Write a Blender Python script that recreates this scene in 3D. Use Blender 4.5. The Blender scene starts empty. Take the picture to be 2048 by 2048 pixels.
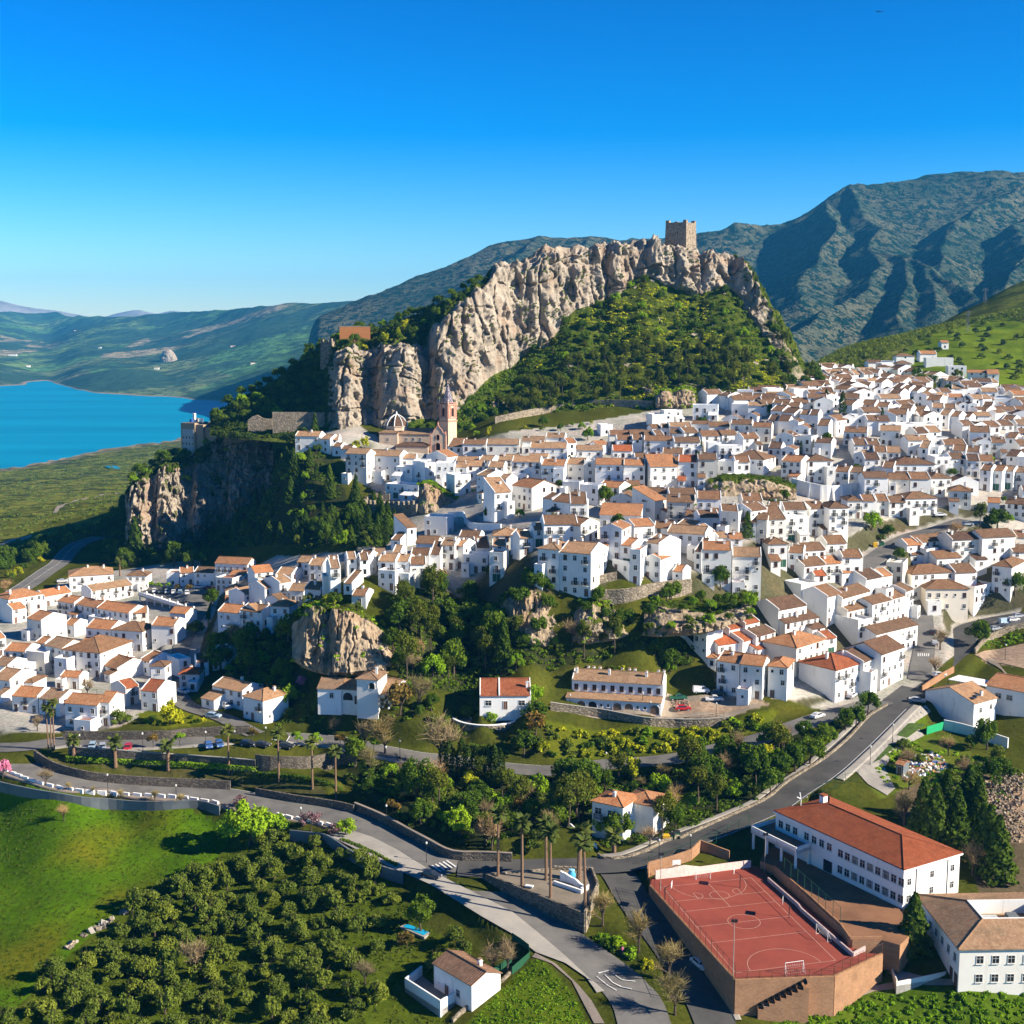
import bpy, bmesh, math, random
import numpy as np
from mathutils import Vector, Matrix
R = math.radians
random.seed(7)
rng = np.random.default_rng(11)
scene = bpy.context.scene
COL = scene.collection

# ------------------------------------------------------------------ camera
F, PITCH, CAMZ = 2670.0, R(8.2), 111.0
CP, SP = math.cos(PITCH), math.sin(PITCH)
cam_d = bpy.data.cameras.new('camera')
cam_d.sensor_width = 36.0
cam_d.lens = F / 2048.0 * 36.0
cam_d.clip_start = 1.0
cam_d.clip_end = 120000.0
cam = bpy.data.objects.new('camera', cam_d)
COL.objects.link(cam)
cam.location = (0, 0, CAMZ)
cam.rotation_euler = (R(90) - PITCH, 0, 0)
scene.camera = cam

# ------------------------------------------------------------------ sky, sun, exposure
SUN_EL, SUN_OFF = R(29.5), R(18)
sun_dir = Vector((math.cos(SUN_EL) * math.cos(SUN_OFF), -math.cos(SUN_EL) * math.sin(SUN_OFF), math.sin(SUN_EL)))
world = bpy.data.worlds.new('World')
scene.world = world
world.use_nodes = True
wn = world.node_tree
for n in list(wn.nodes): wn.nodes.remove(n)
w_out = wn.nodes.new('ShaderNodeOutputWorld')
w_bg = wn.nodes.new('ShaderNodeBackground')
w_sky = wn.nodes.new('ShaderNodeTexSky')
w_sky.sky_type = 'NISHITA'
w_sky.sun_disc = False
w_sky.sun_elevation = SUN_EL
w_sky.sun_rotation = math.atan2(sun_dir.x, sun_dir.y)
w_sky.altitude = 300
w_sky.air_density = 1.0
w_sky.dust_density = 0.0
w_sky.ozone_density = 2.0
w_hs = wn.nodes.new('ShaderNodeHueSaturation')
w_hs.inputs['Saturation'].default_value = 1.2
w_hs.inputs['Hue'].default_value = 0.495
w_hs.inputs['Value'].default_value = 1.0
w_pre = wn.nodes.new('ShaderNodeMixRGB'); w_pre.blend_type = 'MULTIPLY'; w_pre.inputs[0].default_value = 1.0
w_pre.inputs[2].default_value = (.11, .11, .11, 1)
w_gam = wn.nodes.new('ShaderNodeGamma'); w_gam.inputs[1].default_value = 1.7
w_post = wn.nodes.new('ShaderNodeMixRGB'); w_post.blend_type = 'MULTIPLY'; w_post.inputs[0].default_value = 1.0
w_post.inputs[2].default_value = (3.7, 4.8, 7.2, 1)
wn.links.new(w_sky.outputs[0], w_pre.inputs[1]); wn.links.new(w_pre.outputs[0], w_gam.inputs[0]); wn.links.new(w_gam.outputs[0], w_post.inputs[1])
wn.links.new(w_post.outputs[0], w_hs.inputs['Color'])
wn.links.new(w_hs.outputs[0], w_bg.inputs['Color'])
w_bg.inputs['Strength'].default_value = 0.13
wn.links.new(w_bg.outputs[0], w_out.inputs['Surface'])
sun_d = bpy.data.lights.new('sun', 'SUN')
sun_d.energy = 5.0
sun_d.angle = R(0.5)
sun_d.color = (1.0, 0.90, 0.74)
sun = bpy.data.objects.new('sun', sun_d)
COL.objects.link(sun)
sun.rotation_euler = (-sun_dir).to_track_quat('-Z', 'Y').to_euler()
scene.view_settings.view_transform = 'Standard'
scene.view_settings.look = 'None'
scene.view_settings.gamma = 1.0
scene.view_settings.exposure = 1.2
scene.render.engine = 'CYCLES'
scene.cycles.max_bounces = 5
scene.cycles.diffuse_bounces = 3
scene.cycles.volume_bounces = 0
scene.cycles.transparent_max_bounces = 6
scene.cycles.use_adaptive_sampling = True
scene.cycles.adaptive_threshold = 0.02

# ------------------------------------------------------------------ picture ray <-> place helpers (2048 px frame)
def ray(px, py):
    x, y = (px - 1024) / F, (1024 - py) / F
    k = CP + y * SP
    return x / k, (-SP + y * CP) / k            # dX/dY, dZ/dY
def pd(px, py, d):
    a, b = ray(px, py)
    return Vector((a * d, d, CAMZ + b * d))
def pz(px, py, z):
    a, b = ray(px, py)
    d = (z - CAMZ) / b
    return Vector((a * d, d, z))
def proj(p):
    x, y, z = p[0], p[1], p[2] - CAMZ
    dep = y * CP - z * SP
    up = y * SP + z * CP
    return 1024 + F * x / dep, 1024 - F * up / dep
SC = 2048 * 1.0 / 1932 / 4                    # enlarged-crop pixel -> frame pixel
CROPS = {'A': (0, 1024), 'B': (512, 800), 'C': (1024, 768), 'D': (1536, 680), 'E': (1536, 1080), 'G': (1024, 1180),
         'H': (512, 1180), 'I': (0, 1480), 'J': (512, 1536), 'K': (1024, 1536), 'L': (1536, 1536), 'M': (0, 512),
         'N': (512, 512), 'O': (1024, 400), 'P': (1536, 300), 'X': (0, 0)}
def cx(c, x, y):
    if c == 'X': return x, y
    a, b = CROPS[c]
    return a + x * SC, b + y * SC

# ------------------------------------------------------------------ noise (vectorised)
def _hash(i, j, k, s):
    h = (i.astype(np.int64) * 374761393 + j.astype(np.int64) * 668265263 + k.astype(np.int64) * 2147483647 + s * 974711) & 0xffffffff
    h = ((h ^ (h >> 13)) * 1274126177) & 0xffffffff
    h = ((h ^ (h >> 16)) * 2246822519) & 0xffffffff
    return ((h ^ (h >> 15)) & 0xffffff) / float(0xffffff)
def vnoise(p, seed=0):
    p = np.asarray(p, float)
    f = np.floor(p); t = p - f; t = t * t * (3 - 2 * t)
    i, j, k = f[..., 0], f[..., 1], f[..., 2]
    r = 0
    for a in (0, 1):
        wa = t[..., 0] if a else 1 - t[..., 0]
        for b in (0, 1):
            wb = t[..., 1] if b else 1 - t[..., 1]
            for c in (0, 1):
                wc = t[..., 2] if c else 1 - t[..., 2]
                r = r + wa * wb * wc * _hash(i + a, j + b, k + c, seed)
    return r * 2 - 1
def fbm(p, o=4, seed=0, gain=.5, ridged=False):
    p = np.asarray(p, float); a, s, n = 1.0, 0, 0
    for q in range(o):
        v = vnoise(p, seed + q * 17)
        if ridged: v = 1 - 2 * np.abs(v)
        s = s + a * v; n += a
        a *= gain; p = p * 2.03 + 13.7
    return s / n
def smooth(a, b, x):
    t = np.clip((x - a) / (b - a), 0, 1)
    return t * t * (3 - 2 * t)

# ------------------------------------------------------------------ object helpers
def tag(o, label=None, cat=None, group=None, kind=None):
    if label: o['label'] = label
    if cat: o['category'] = cat
    if group: o['group'] = group
    if kind: o['kind'] = kind
    return o
def link(o, parent=None):
    COL.objects.link(o)
    if parent is not None: o.parent = parent
    return o
def empty(name, loc=(0, 0, 0), rz=0, scale=1):
    o = bpy.data.objects.new(name, None)
    o.location = loc; o.rotation_euler = (0, 0, rz)
    o.scale = (scale,) * 3 if not hasattr(scale, '__len__') else scale
    o.empty_display_size = .3
    return link(o)
def mesh_np(name, V, Fq, mats=(), smooth_=False, midx=None):
    """mesh from vertex array and (n,k) face array(s)"""
    me = bpy.data.meshes.new(name)
    V = np.asarray(V, np.float32)
    Fq = np.asarray(Fq, np.int32)
    n, k = Fq.shape
    me.vertices.add(len(V)); me.vertices.foreach_set('co', V.ravel())
    me.loops.add(n * k); me.loops.foreach_set('vertex_index', Fq.ravel())
    me.polygons.add(n)
    me.polygons.foreach_set('loop_start', np.arange(0, n * k, k, dtype=np.int32))
    if smooth_: me.polygons.foreach_set('use_smooth', np.ones(n, bool))
    for m in mats: me.materials.append(m)
    if midx is not None: me.polygons.foreach_set('material_index', np.asarray(midx, np.int32))
    me.update(calc_edges=True)
    return me
def add_attr(me, name, data, typ='FLOAT'):
    a = me.attributes.new(name, typ, 'POINT')
    if typ == 'FLOAT': a.data.foreach_set('value', np.asarray(data, np.float32).ravel())
    else:
        d = np.ones((len(data), 4), np.float32); d[:, :3] = data
        a.data.foreach_set('color', d.ravel())
class MB:
    """collects boxes, prisms and tubes and links them as ONE mesh object"""
    def __init__(s): s.v = []; s.f = []; s.m = []; s.uv = {}
    def face(s, pts, m=0):
        b = len(s.v); s.v += [tuple(p) for p in pts]; s.f.append(tuple(range(b, b + len(pts)))); s.m.append(m)
    def hexa(s, p, m=0, skip=()):
        """p: 4 bottom then 4 top corners"""
        b = len(s.v); s.v += [tuple(q) for q in p]
        for i, q in enumerate(((3, 2, 1, 0), (4, 5, 6, 7), (0, 1, 5, 4), (1, 2, 6, 5), (2, 3, 7, 6), (3, 0, 4, 7))):
            if i in skip: continue
            s.f.append(tuple(b + k for k in q)); s.m.append(m)
    def box(s, x0, x1, y0, y1, z0, z1, m=0, skip=()):
        s.hexa([(x0, y0, z0), (x1, y0, z0), (x1, y1, z0), (x0, y1, z0), (x0, y0, z1), (x1, y0, z1), (x1, y1, z1), (x0, y1, z1)], m, skip)
    def prism(s, poly, z0, z1, m=0, mtop=None, cap0=False):
        n = len(poly); b = len(s.v)
        a = sum(poly[i][0] * poly[(i + 1) % n][1] - poly[(i + 1) % n][0] * poly[i][1] for i in range(n))
        if a < 0: poly = poly[::-1]
        f0 = (lambda i: z0[i]) if hasattr(z0, '__len__') else (lambda i: z0)
        s.v += [(p[0], p[1], z0) for p in poly] + [(p[0], p[1], z1) for p in poly]
        for i in range(n):
            j = (i + 1) % n
            s.f.append((b + i, b + j, b + n + j, b + n + i)); s.m.append(m)
        s.f.append(tuple(b + n + i for i in range(n))); s.m.append(m if mtop is None else mtop)
        if cap0: s.f.append(tuple(b + n - 1 - i for i in range(n))); s.m.append(m)
    def tube(s, p0, p1, r0, r1=None, n=7, m=0, cap=True):
        r1 = r0 if r1 is None else r1
        p0, p1 = Vector(p0), Vector(p1); d = (p1 - p0)
        if d.length < 1e-6: return
        d.normalize()
        u = d.orthogonal().normalized(); w = d.cross(u)
        b = len(s.v)
        for p, r in ((p0, r0), (p1, r1)):
            for i in range(n):
                a = 2 * math.pi * i / n
                s.v.append(tuple(p + (u * math.cos(a) + w * math.sin(a)) * r))
        for i in range(n):
            j = (i + 1) % n
            s.f.append((b + i, b + j, b + n + j, b + n + i)); s.m.append(m)
        if cap:
            s.f.append(tuple(b + n + i for i in range(n))); s.m.append(m)
            s.f.append(tuple(b + n - 1 - i for i in range(n))); s.m.append(m)
    def lathe(s, prof, n=12, m=0, c=(0, 0)):
        b = len(s.v)
        for r, z in prof:
            for i in range(n):
                a = 2 * math.pi * i / n
                s.v.append((c[0] + r * math.cos(a), c[1] + r * math.sin(a), z))
        for q in range(len(prof) - 1):
            for i in range(n):
                j = (i + 1) % n
                s.f.append((b + q * n + i, b + q * n + j, b + (q + 1) * n + j, b + (q + 1) * n + i)); s.m.append(m)
        s.f.append(tuple(b + (len(prof) - 1) * n + i for i in range(n))); s.m.append(m)
    def mesh(s, name, mats, smooth_=False, uv=False):
        me = bpy.data.meshes.new(name)
        me.from_pydata(s.v, [], s.f)
        for m in mats: me.materials.append(m)
        if len(mats) > 1: me.polygons.foreach_set('material_index', s.m)
        if smooth_: me.polygons.foreach_set('use_smooth', [True] * len(s.f))
        if uv: slope_uv(me)
        me.update()
        return me
    def build(s, name, mats, parent=None, smooth_=False, uv=False):
        if not hasattr(mats, '__len__'): mats = [mats]
        return link(bpy.data.objects.new(name, s.mesh(name, mats, smooth_, uv)), parent)
def slope_uv(me):
    """u runs along the eave, v up the slope, in metres"""
    uvl = me.uv_layers.new(name='UVMap')
    for p in me.polygons:
        n = p.normal
        u = Vector((-n.y, n.x, 0))
        if u.length < 1e-3: u = Vector((1, 0, 0))
        u.normalize(); w = n.cross(u)
        for li in p.loop_indices:
            c = me.vertices[me.loops[li].vertex_index].co
            uvl.data[li].uv = (c.dot(u), c.dot(w))

# ------------------------------------------------------------------ materials
def nodes(name):
    m = bpy.data.materials.new(name); m.use_nodes = True
    nt = m.node_tree
    for n in list(nt.nodes): nt.nodes.remove(n)
    out = nt.nodes.new('ShaderNodeOutputMaterial')
    return m, nt, out
class NB:
    def __init__(s, name): s.m, s.nt, s.out = nodes(name)
    def n(s, t, **k):
        x = s.nt.nodes.new('ShaderNode' + t)
        for a, b in k.items():
            if a.startswith('i_'):
                key = a[2:]; key = int(key) if key.isdigit() else key
                x.inputs[key].default_value = b
            else: setattr(x, a, b)
        return x
    def l(s, a, b): s.nt.links.new(a, b); return b
    def noise(s, vec, scale, detail=4, rough=.6):
        x = s.n('TexNoise', i_Scale=scale, i_Detail=detail, i_Roughness=rough)
        if vec is not None: s.l(vec, x.inputs['Vector'])
        return x.outputs['Fac']
    def ramp(s, fac, stops):
        x = s.n('ValToRGB'); e = x.color_ramp.elements
        while len(e) < len(stops): e.new(.5)
        for q, (p, c) in zip(e, stops):
            q.position = p; q.color = c if len(c) == 4 else (*c, 1)
        s.l(fac, x.inputs[0]); return x.outputs[0]
    def mix(s, fac, a, b, typ='MIX'):
        x = s.n('MixRGB', blend_type=typ)
        for v, i in ((fac, 0), (a, 1), (b, 2)):
            if hasattr(v, 'links'): s.l(v, x.inputs[i])
            elif isinstance(v, (int, float)): x.inputs[i].default_value = v
            else: x.inputs[i].default_value = (*v, 1)
        return x.outputs[0]
    def math(s, op, a, b=0.0, clamp=False):
        x = s.n('Math', operation=op, use_clamp=clamp)
        for v, i in ((a, 0), (b, 1)):
            if hasattr(v, 'links'): s.l(v, x.inputs[i])
            else: x.inputs[i].default_value = v
        return x.outputs[0]
    def bsdf(s, col, rough=.9, bump=None, dist=.1, strength=.5, spec=.2, metal=0):
        p = s.n('BsdfPrincipled')
        p.inputs['Roughness'].default_value = rough
        p.inputs['Specular IOR Level'].default_value = spec
        p.inputs['Metallic'].default_value = metal
        if hasattr(col, 'links'): s.l(col, p.inputs['Base Color'])
        else: p.inputs['Base Color'].default_value = (*col, 1)
        if bump is not None:
            b = s.n('Bump', i_Strength=strength, i_Distance=dist)
            s.l(bump, b.inputs['Height']); s.l(b.outputs[0], p.inputs['Normal'])
        s.l(p.outputs[0], s.out.inputs[0])
        return p
    def pos(s): return s.n('NewGeometry').outputs['Position']
    def obj(s): return s.n('TexCoord').outputs['Object']
    def uv(s): return s.n('TexCoord').outputs['UV']
    def rand(s): return s.n('ObjectInfo').outputs['Random']
MAT = {}
def plain(name, col, rough=.7, spec=.2, metal=0, var=.12, scale=1.5):
    b = NB(name)
    f = b.noise(b.pos(), scale, 3)
    lo = tuple(max(0, c * (1 - var)) for c in col); hi = tuple(min(1, c * (1 + var)) for c in col)
    b.bsdf(b.ramp(f, [(.3, lo), (.7, hi)]), rough, spec=spec, metal=metal)
    MAT[name] = b.m; return b.m
# ------------------------------------------------------------------ terrain: height from surveyed points, thin-plate spline in (X/Y, ln Y)
CTRL = []
def tz(*a):
    for px, py, z in a:
        p = pz(px, py, z); CTRL.append((p.x, p.y, z))
def td(*a):
    for px, py, d in a:
        p = pd(px, py, d); CTRL.append(tuple(p))
def tw(*a):
    for px, d, z in a: CTRL.append(((px - 1024) / F * d, d, z))
tz((0,2048,-12),(400,2048,-12),(800,2048,-10),(1000,2048,-8),(0,1600,-4),(250,1625,-4),(450,1650,-4),(100,1800,-9),(350,1800,-8),(600,1750,-5),(600,1900,-8),(800,1850,-6),(900,1950,-8),
   (1024,1798,-2),(890,1728,-1),(740,1652,0),(540,1607,0),(345,1582,0),(159,1562,1),(21,1520,3),(53,1485,4),(-150,1480,4),(-150,1700,-8),(-150,1250,4),
   (265,1485,5),(512,1470,6),(750,1495,5),(909,1524,3),(1024,1540,2.5),(1209,1532,3),(1448,1498,6),(1655,1432,10),(1761,1393,11),
   (1156,1902,-4),(1289,2040,-6),(1130,1732,-.5),(1236,1735,-.5),(1329,1880,-3.5),(1422,2026,-6),
   (1368,1684,1),(1536,1620,4),(1695,1499,8),(1828,1377,12),(1894,1319,13),(1934,1266,15),(2048,1228,20.5),(1850,1332,13),(1846,1252,17),
   (1466,1955,-5),(1700,1990,-6),(1900,2040,-7),(2048,2048,-7),(2200,2000,-5),(1500,1730,0),(1805,1806,0),(1920,1975,-4),(2000,1750,1),(2048,1650,3),(1850,1650,3),(1700,1600,5),
   (1750,1560,6),(1900,1560,5),(2000,1560,5),(2200,1500,6),(1950,1480,6.5),(1987,1462,6.5),(1900,1450,7),(1990,1400,9.5),(2060,1400,11),(1990,1330,13),(2200,1300,16),
   (800,1600,0),(950,1650,-1),(1100,1650,0),(1250,1600,1),(1400,1600,3),
   (1000,1430,8),(1130,1430,10),(960,1413,12.3),(1050,1413,12.3),(900,1402,12.3),(1010,1445,8),(940,1445,7.5),(1300,1430,10),(1400,1400,12),(1500,1390,13),
   (660,1400,11),(560,1400,8),(440,1380,8),(600,1330,17),(500,1300,14),(1000,1352,17),(1100,1340,18),(1200,1330,19),(1330,1320,19),(1450,1330,17),
   (200,1453,5),(0,1440,5),(0,1300,5),(200,1350,5),(350,1370,6),(100,1200,4),(300,1200,5),(200,1130,4),(0,1150,3),(400,1200,8),(480,1240,14),(450,1130,12),(350,1110,8),
   (560,1150,24),(640,1190,25),(700,1200,34),(780,1170,36),(860,1140,37),(600,1120,24),(540,1090,22),(690,1345,17),(660,1230,30),
   (900,1280,22),(950,1250,26),(860,1200,32),(1000,1190,34),(1060,1185,36.5),(1160,1180,37),(1250,1170,38),(1400,1175,35.5),(1500,1180,33),(1320,1250,28),(1200,1270,26),(1090,1290,24),
   (1560,1265,22.5),(1600,1380,13),(1700,1330,14),(1650,1180,30),(1750,1200,26),(1800,1130,32),(1750,1080,40),(1900,1210,25),(2000,1130,32),(2000,1200,23.5),(1900,1100,36),(2200,1150,30),
   (820,1090,37),(900,1060,38.5),(800,1035,38),(1000,1100,40),(1000,1030,45),(1200,1050,45),(1300,975,51),(1100,975,51),(950,980,47),(850,1000,43),(750,960,46),(700,920,53.5),(620,930,52),(590,915,53),
   (800,905,55),(900,894,56.5),(1000,890,59),(1150,880,61),(1250,870,63),(1400,870,64),(1500,960,53),(1400,1000,50),(1500,1080,44),(1350,1080,43),(1600,1000,48),(1700,1020,45),
   (1000,855,65),(1100,838,67.5),(1200,825,70),(1300,815,72),(1400,810,73),(1500,800,74),(1600,830,71),(1700,800,75),(1800,800,74),(1960,850,66),(2040,960,52),(1900,950,54),(1800,900,61),(1650,900,61),
   (1600,760,79),(1700,740,82),(1780,745,82),(2200,900,60),
   (270,1095,6),(350,1095,7),(420,1060,12),(500,1000,24),(560,950,38),(640,938,50),(550,1050,27),(620,1050,31),(700,1060,34),(700,1000,40),(480,1090,16),(430,1090,10),
   (60,1172,3),(119,1125,3),(191,1076,3),(0,1120,0),(0,1080,-10),(100,1040,-25),(0,1000,-55),(150,1000,-50),(250,1000,-40),(100,960,-80),(200,920,-92),(300,900,-93),
   (0,938,-100),(60,930,-100),(120,917,-100),(180,905,-100),(240,893,-100),(300,886,-100),(345,882,-100),(-200,945,-100),(-200,1000,-60),(-200,1100,-10),
   (0,900,-112),(150,870,-112),(300,840,-112),(0,850,-113),(200,800,-113),(450,880,-90),(500,840,-96),(-200,900,-112))
td((2000,700,800),(2048,640,880),(2048,565,1000),(1900,650,900),(1850,690,820),(1700,700,850),(1620,735,800),(2200,700,800),(2200,540,1000))
tw((1700,1250,30),(2048,1500,90),(1850,1350,45),(2200,1500,120),(1200,720,70),(1000,700,65),(1400,740,70),(1200,1050,0),(900,950,0),(1500,1000,10),(650,720,60),(650,950,-30),
   (0,6000,-113),(1000,6000,-113),(2000,6000,-80),(1000,1500,-60),(1500,1600,-60),(600,1200,-60),(2048,3000,-30),(1500,3000,-60),(700,2500,-113),(450,720,35))
CTRL = np.array(CTRL)
def _k(r2): return r2 * np.log(r2 + 1e-12)
def tps_fit(P, z, lam):
    n = len(P)
    d2 = ((P[:, None] - P[None]) ** 2).sum(-1)
    A = np.zeros((n + 3, n + 3))
    A[:n, :n] = _k(d2) + lam * np.eye(n)
    A[:n, n] = 1; A[:n, n + 1:] = P; A[n, :n] = 1; A[n + 1:, :n] = P.T
    return np.linalg.solve(A, np.concatenate([z, np.zeros(3)]))
UV_ = np.stack([CTRL[:, 0] / CTRL[:, 1] * 2.2, np.log(CTRL[:, 1])], 1)
W_ = tps_fit(UV_, CTRL[:, 2], 2e-4)
gu = np.concatenate([np.linspace(-.62, -.41, 24)[:-1], np.linspace(-.41, .41, 620), np.linspace(.41, .62, 24)[1:]])
gv = np.concatenate([np.arange(math.log(165), math.log(760), .0036), np.linspace(math.log(761), math.log(13800), 150)])
NU, NV = len(gu), len(gv)
GU, GVV = np.meshgrid(gu, gv)
q = np.stack([GU.ravel() * 2.2, np.minimum(GVV.ravel(), math.log(6500))], 1)
Z = np.zeros(len(q))
for s in range(0, len(q), 20000):
    e = q[s:s + 20000]
    d2 = ((e[:, None] - UV_[None]) ** 2).sum(-1)
    Z[s:s + 20000] = _k(d2) @ W_[:-3] + W_[-3] + e @ W_[-2:]
Z = np.clip(Z.reshape(NV, NU), -118, 170)
GY = np.exp(GVV); GX = GU * GY
Z += fbm(np.stack([GX / 14, GY / 14, 0 * GX], -1), 4, 3) * np.clip((GY - 150) / 400, .25, 2.2) * .8 * smooth(6000, 3000, GY)
def zg(x, y):
    """ground height at plan points"""
    x = np.asarray(x, float); y = np.asarray(y, float)
    i = np.interp(x / y, gu, np.arange(NU)); j = np.interp(np.log(y), gv, np.arange(NV))
    i0 = np.clip(i.astype(int), 0, NU - 2); j0 = np.clip(j.astype(int), 0, NV - 2)
    a, b = i - i0, j - j0
    return (Z[j0, i0] * (1 - a) + Z[j0, i0 + 1] * a) * (1 - b) + (Z[j0 + 1, i0] * (1 - a) + Z[j0 + 1, i0 + 1] * a) * b
_Y = np.exp(np.arange(math.log(170), math.log(7000), .002))
def hit(px, py, h=0.0):
    """first plan point whose ground + h meets the sight line"""
    a, b = ray(px, py)
    f = (CAMZ + b * _Y) - (zg(a * _Y, _Y) + h)
    k = np.where(f <= 0)[0]
    if not len(k): return pd(px, py, 900)
    k = k[0]
    if k == 0: y = _Y[0]
    else:
        t = f[k - 1] / (f[k - 1] - f[k]); y = _Y[k - 1] + t * (_Y[k] - _Y[k - 1])
    return Vector((a * y, y, CAMZ + b * y))
def inpoly(poly, x, y):
    r = np.zeros(np.shape(x), bool)
    n = len(poly)
    for i in range(n):
        x0, y0 = poly[i][0], poly[i][1]; x1, y1 = poly[(i + 1) % n][0], poly[(i + 1) % n][1]
        c = ((y0 > y) != (y1 > y))
        with np.errstate(divide='ignore', invalid='ignore'):
            r ^= c & (x < (x1 - x0) * (y - y0) / (y1 - y0 + 1e-12) + x0)
    return r
def segdist(pts, x, y):
    """distance to a polyline and height (third coordinate) at the nearest point"""
    best = np.full(np.shape(x), 1e9); zz = np.zeros(np.shape(x))
    for p, q_ in zip(pts[:-1], pts[1:]):
        dx, dy = q_[0] - p[0], q_[1] - p[1]
        t = np.clip(((x - p[0]) * dx + (y - p[1]) * dy) / (dx * dx + dy * dy + 1e-9), 0, 1)
        d = np.hypot(x - p[0] - t * dx, y - p[1] - t * dy)
        m = d < best
        best = np.where(m, d, best); zz = np.where(m, p[2] + t * (q_[2] - p[2]), zz)
    return best, zz
def resample(pts, step):
    """Catmull-Rom through pts, then even steps"""
    P = [np.array(p, float) for p in pts]
    P = [2 * P[0] - P[1]] + P + [2 * P[-1] - P[-2]]
    out = []
    for i in range(1, len(P) - 2):
        for t in np.linspace(0, 1, 14, endpoint=False):
            a, b, c, d = P[i - 1], P[i], P[i + 1], P[i + 2]
            out.append(.5 * ((2 * b) + (-a + c) * t + (2 * a - 5 * b + 4 * c - d) * t * t + (-a + 3 * b - 3 * c + d) * t ** 3))
    out.append(P[-2]); out = np.array(out)
    L = np.concatenate([[0], np.cumsum(np.linalg.norm(np.diff(out[:, :2], axis=0), axis=1))])
    s = np.linspace(0, L[-1], max(2, int(L[-1] / step) + 1))
    return np.stack([np.interp(s, L, out[:, k]) for k in range(out.shape[1])], 1)
def pts_on(pl, h=0):
    return [tuple(hit(x, y, h)) for x, y in pl]

# roads: (frame pixels of the centre line, width)
ROADS = {
 'main': ([(1300,2075),(1289,2048),(1276,2008),(1249,1971),(1209,1939),(1156,1902),(1103,1865),(1064,1835),(1015,1797),(963,1763),(890,1723),(830,1692),(740,1652),(671,1631),(590,1617),(540,1607),(450,1594),(345,1582),(238,1571),(159,1562),(93,1545),(50,1530),(10,1514),(-60,1500)], 9),
 'upper': ([(-60,1496),(40,1491),(106,1485),(159,1482),(265,1485),(397,1481),(512,1469),(591,1479),(671,1485),(750,1495),(830,1511),(909,1524),(1024,1540),(1110,1540),(1209,1532),(1289,1524),(1368,1516),(1448,1498),(1536,1470),(1589,1450),(1655,1432),(1721,1416),(1765,1400)], 7.5),
 'link': ([(915,1738),(960,1738),(1024,1735),(1130,1732),(1236,1731),(1289,1720),(1368,1684),(1448,1655),(1536,1615),(1576,1588),(1642,1544),(1695,1499),(1748,1451),(1788,1411),(1828,1377),(1867,1346),(1894,1319),(1920,1289),(1934,1266),(1986,1241),(2060,1228)], 8),
 'street': ([(1225,1738),(1240,1752),(1262,1788),(1289,1828),(1329,1880),(1368,1934),(1403,1987),(1422,2026),(1435,2060)], 7),
 'up': ([(1838,1360),(1843,1332),(1849,1292),(1846,1252),(1838,1213),(1826,1180)], 6),
 'top': ([(1722,1140),(1740,1122),(1775,1099),(1816,1077),(1880,1055),(1930,1040)], 7),
 'valley': ([(30,1185),(58,1168),(93,1143),(119,1125),(138,1103),(159,1088),(200,1074)], 9),
 'lane': ([(411,1180),(398,1223),(376,1262),(358,1315),(352,1369),(371,1408),(450,1437),(490,1459),(512,1469)], 5.5),
}
ROADL = {}
for k, (pl, w) in ROADS.items():
    P = resample([tuple(hit(x, y)) for x, y in pl], 2.0)
    z = P[:, 2].copy()
    for _ in range(60): z[1:-1] = .25 * z[:-2] + .5 * z[1:-1] + .25 * z[2:]
    P[:, 2] = z; ROADL[k] = (P, w)
def flatten_line(P, half, fade, drop=.12):
    m = (GX > P[:, 0].min() - 20) & (GX < P[:, 0].max() + 20) & (GY > P[:, 1].min() - 20) & (GY < P[:, 1].max() + 20)
    d, zz = segdist(P, GX[m], GY[m])
    t = smooth(half + fade, half + .6, d)
    Z[m] = Z[m] * (1 - t) + (zz - drop) * t
for k, (P, w) in ROADL.items(): flatten_line(P, w / 2 + 1.5, 5)
def raise_poly(pl, z, fade=0, add=False):
    """level (or lift) the ground inside a plan polygon"""
    m = inpoly(pl, GX, GY)
    if add: Z[m] += z * smooth(0, 3.5, segdist(list(map(lambda p: (p[0], p[1], 0), pl + [pl[0]])), GX[m], GY[m])[0])
    else: Z[m] = z
# ------------------------------------------------------------------ level pads for court, school and plaza; garden terraces
def plan(pl, z=None):
    return [tuple(pz(x, y, z))[:2] for x, y in pl] if z is not None else [tuple(hit(x, y))[:2] for x, y in pl]
def grow(poly, d):
    c = np.mean(np.array(poly), 0)
    return [tuple(c + (np.array(p) - c) * (1 + d / np.linalg.norm(np.array(p) - c))) for p in poly]
COURT = plan([(1470,1960),(1300,1772),(1304,1757),(1492,1731),(1514,1731),(1720,1905),(1764,1908),(1668,1953)], 0)
YARD = plan([(1520,1722),(1547,1732),(1682,1854),(1705,1880),(1764,1880),(1800,1890),(1830,1860),(1810,1806),(1668,1733),(1600,1690),(1540,1680)], 1.5)
SCHOOLPAD = plan([(1530,1650),(1640,1625),(1925,1770),(1930,1790),(1812,1815),(1620,1705)], 1.4)
PLAZA = plan([(972,1752),(1108,1741),(1184,1744),(1196,1775),(1170,1832)], -.2)
raise_poly(grow(SCHOOLPAD, 3), 1.3); raise_poly(grow(YARD, -1.5), -1.0); raise_poly(grow(COURT, -1.2), -6.0)
raise_poly(grow(PLAZA, -1), -3.0)
def level_to_road(pl, P, dz=-.12):
    m = inpoly(grow(plan(pl), 1.5), GX, GY); Z[m] = segdist([tuple(p_) for p_ in P[::3]], GX[m], GY[m])[1] + dz
def J(*a): return [cx('J', x, y) for x, y in a]
def K(*a): return [cx('K', x, y) for x, y in a]
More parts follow.
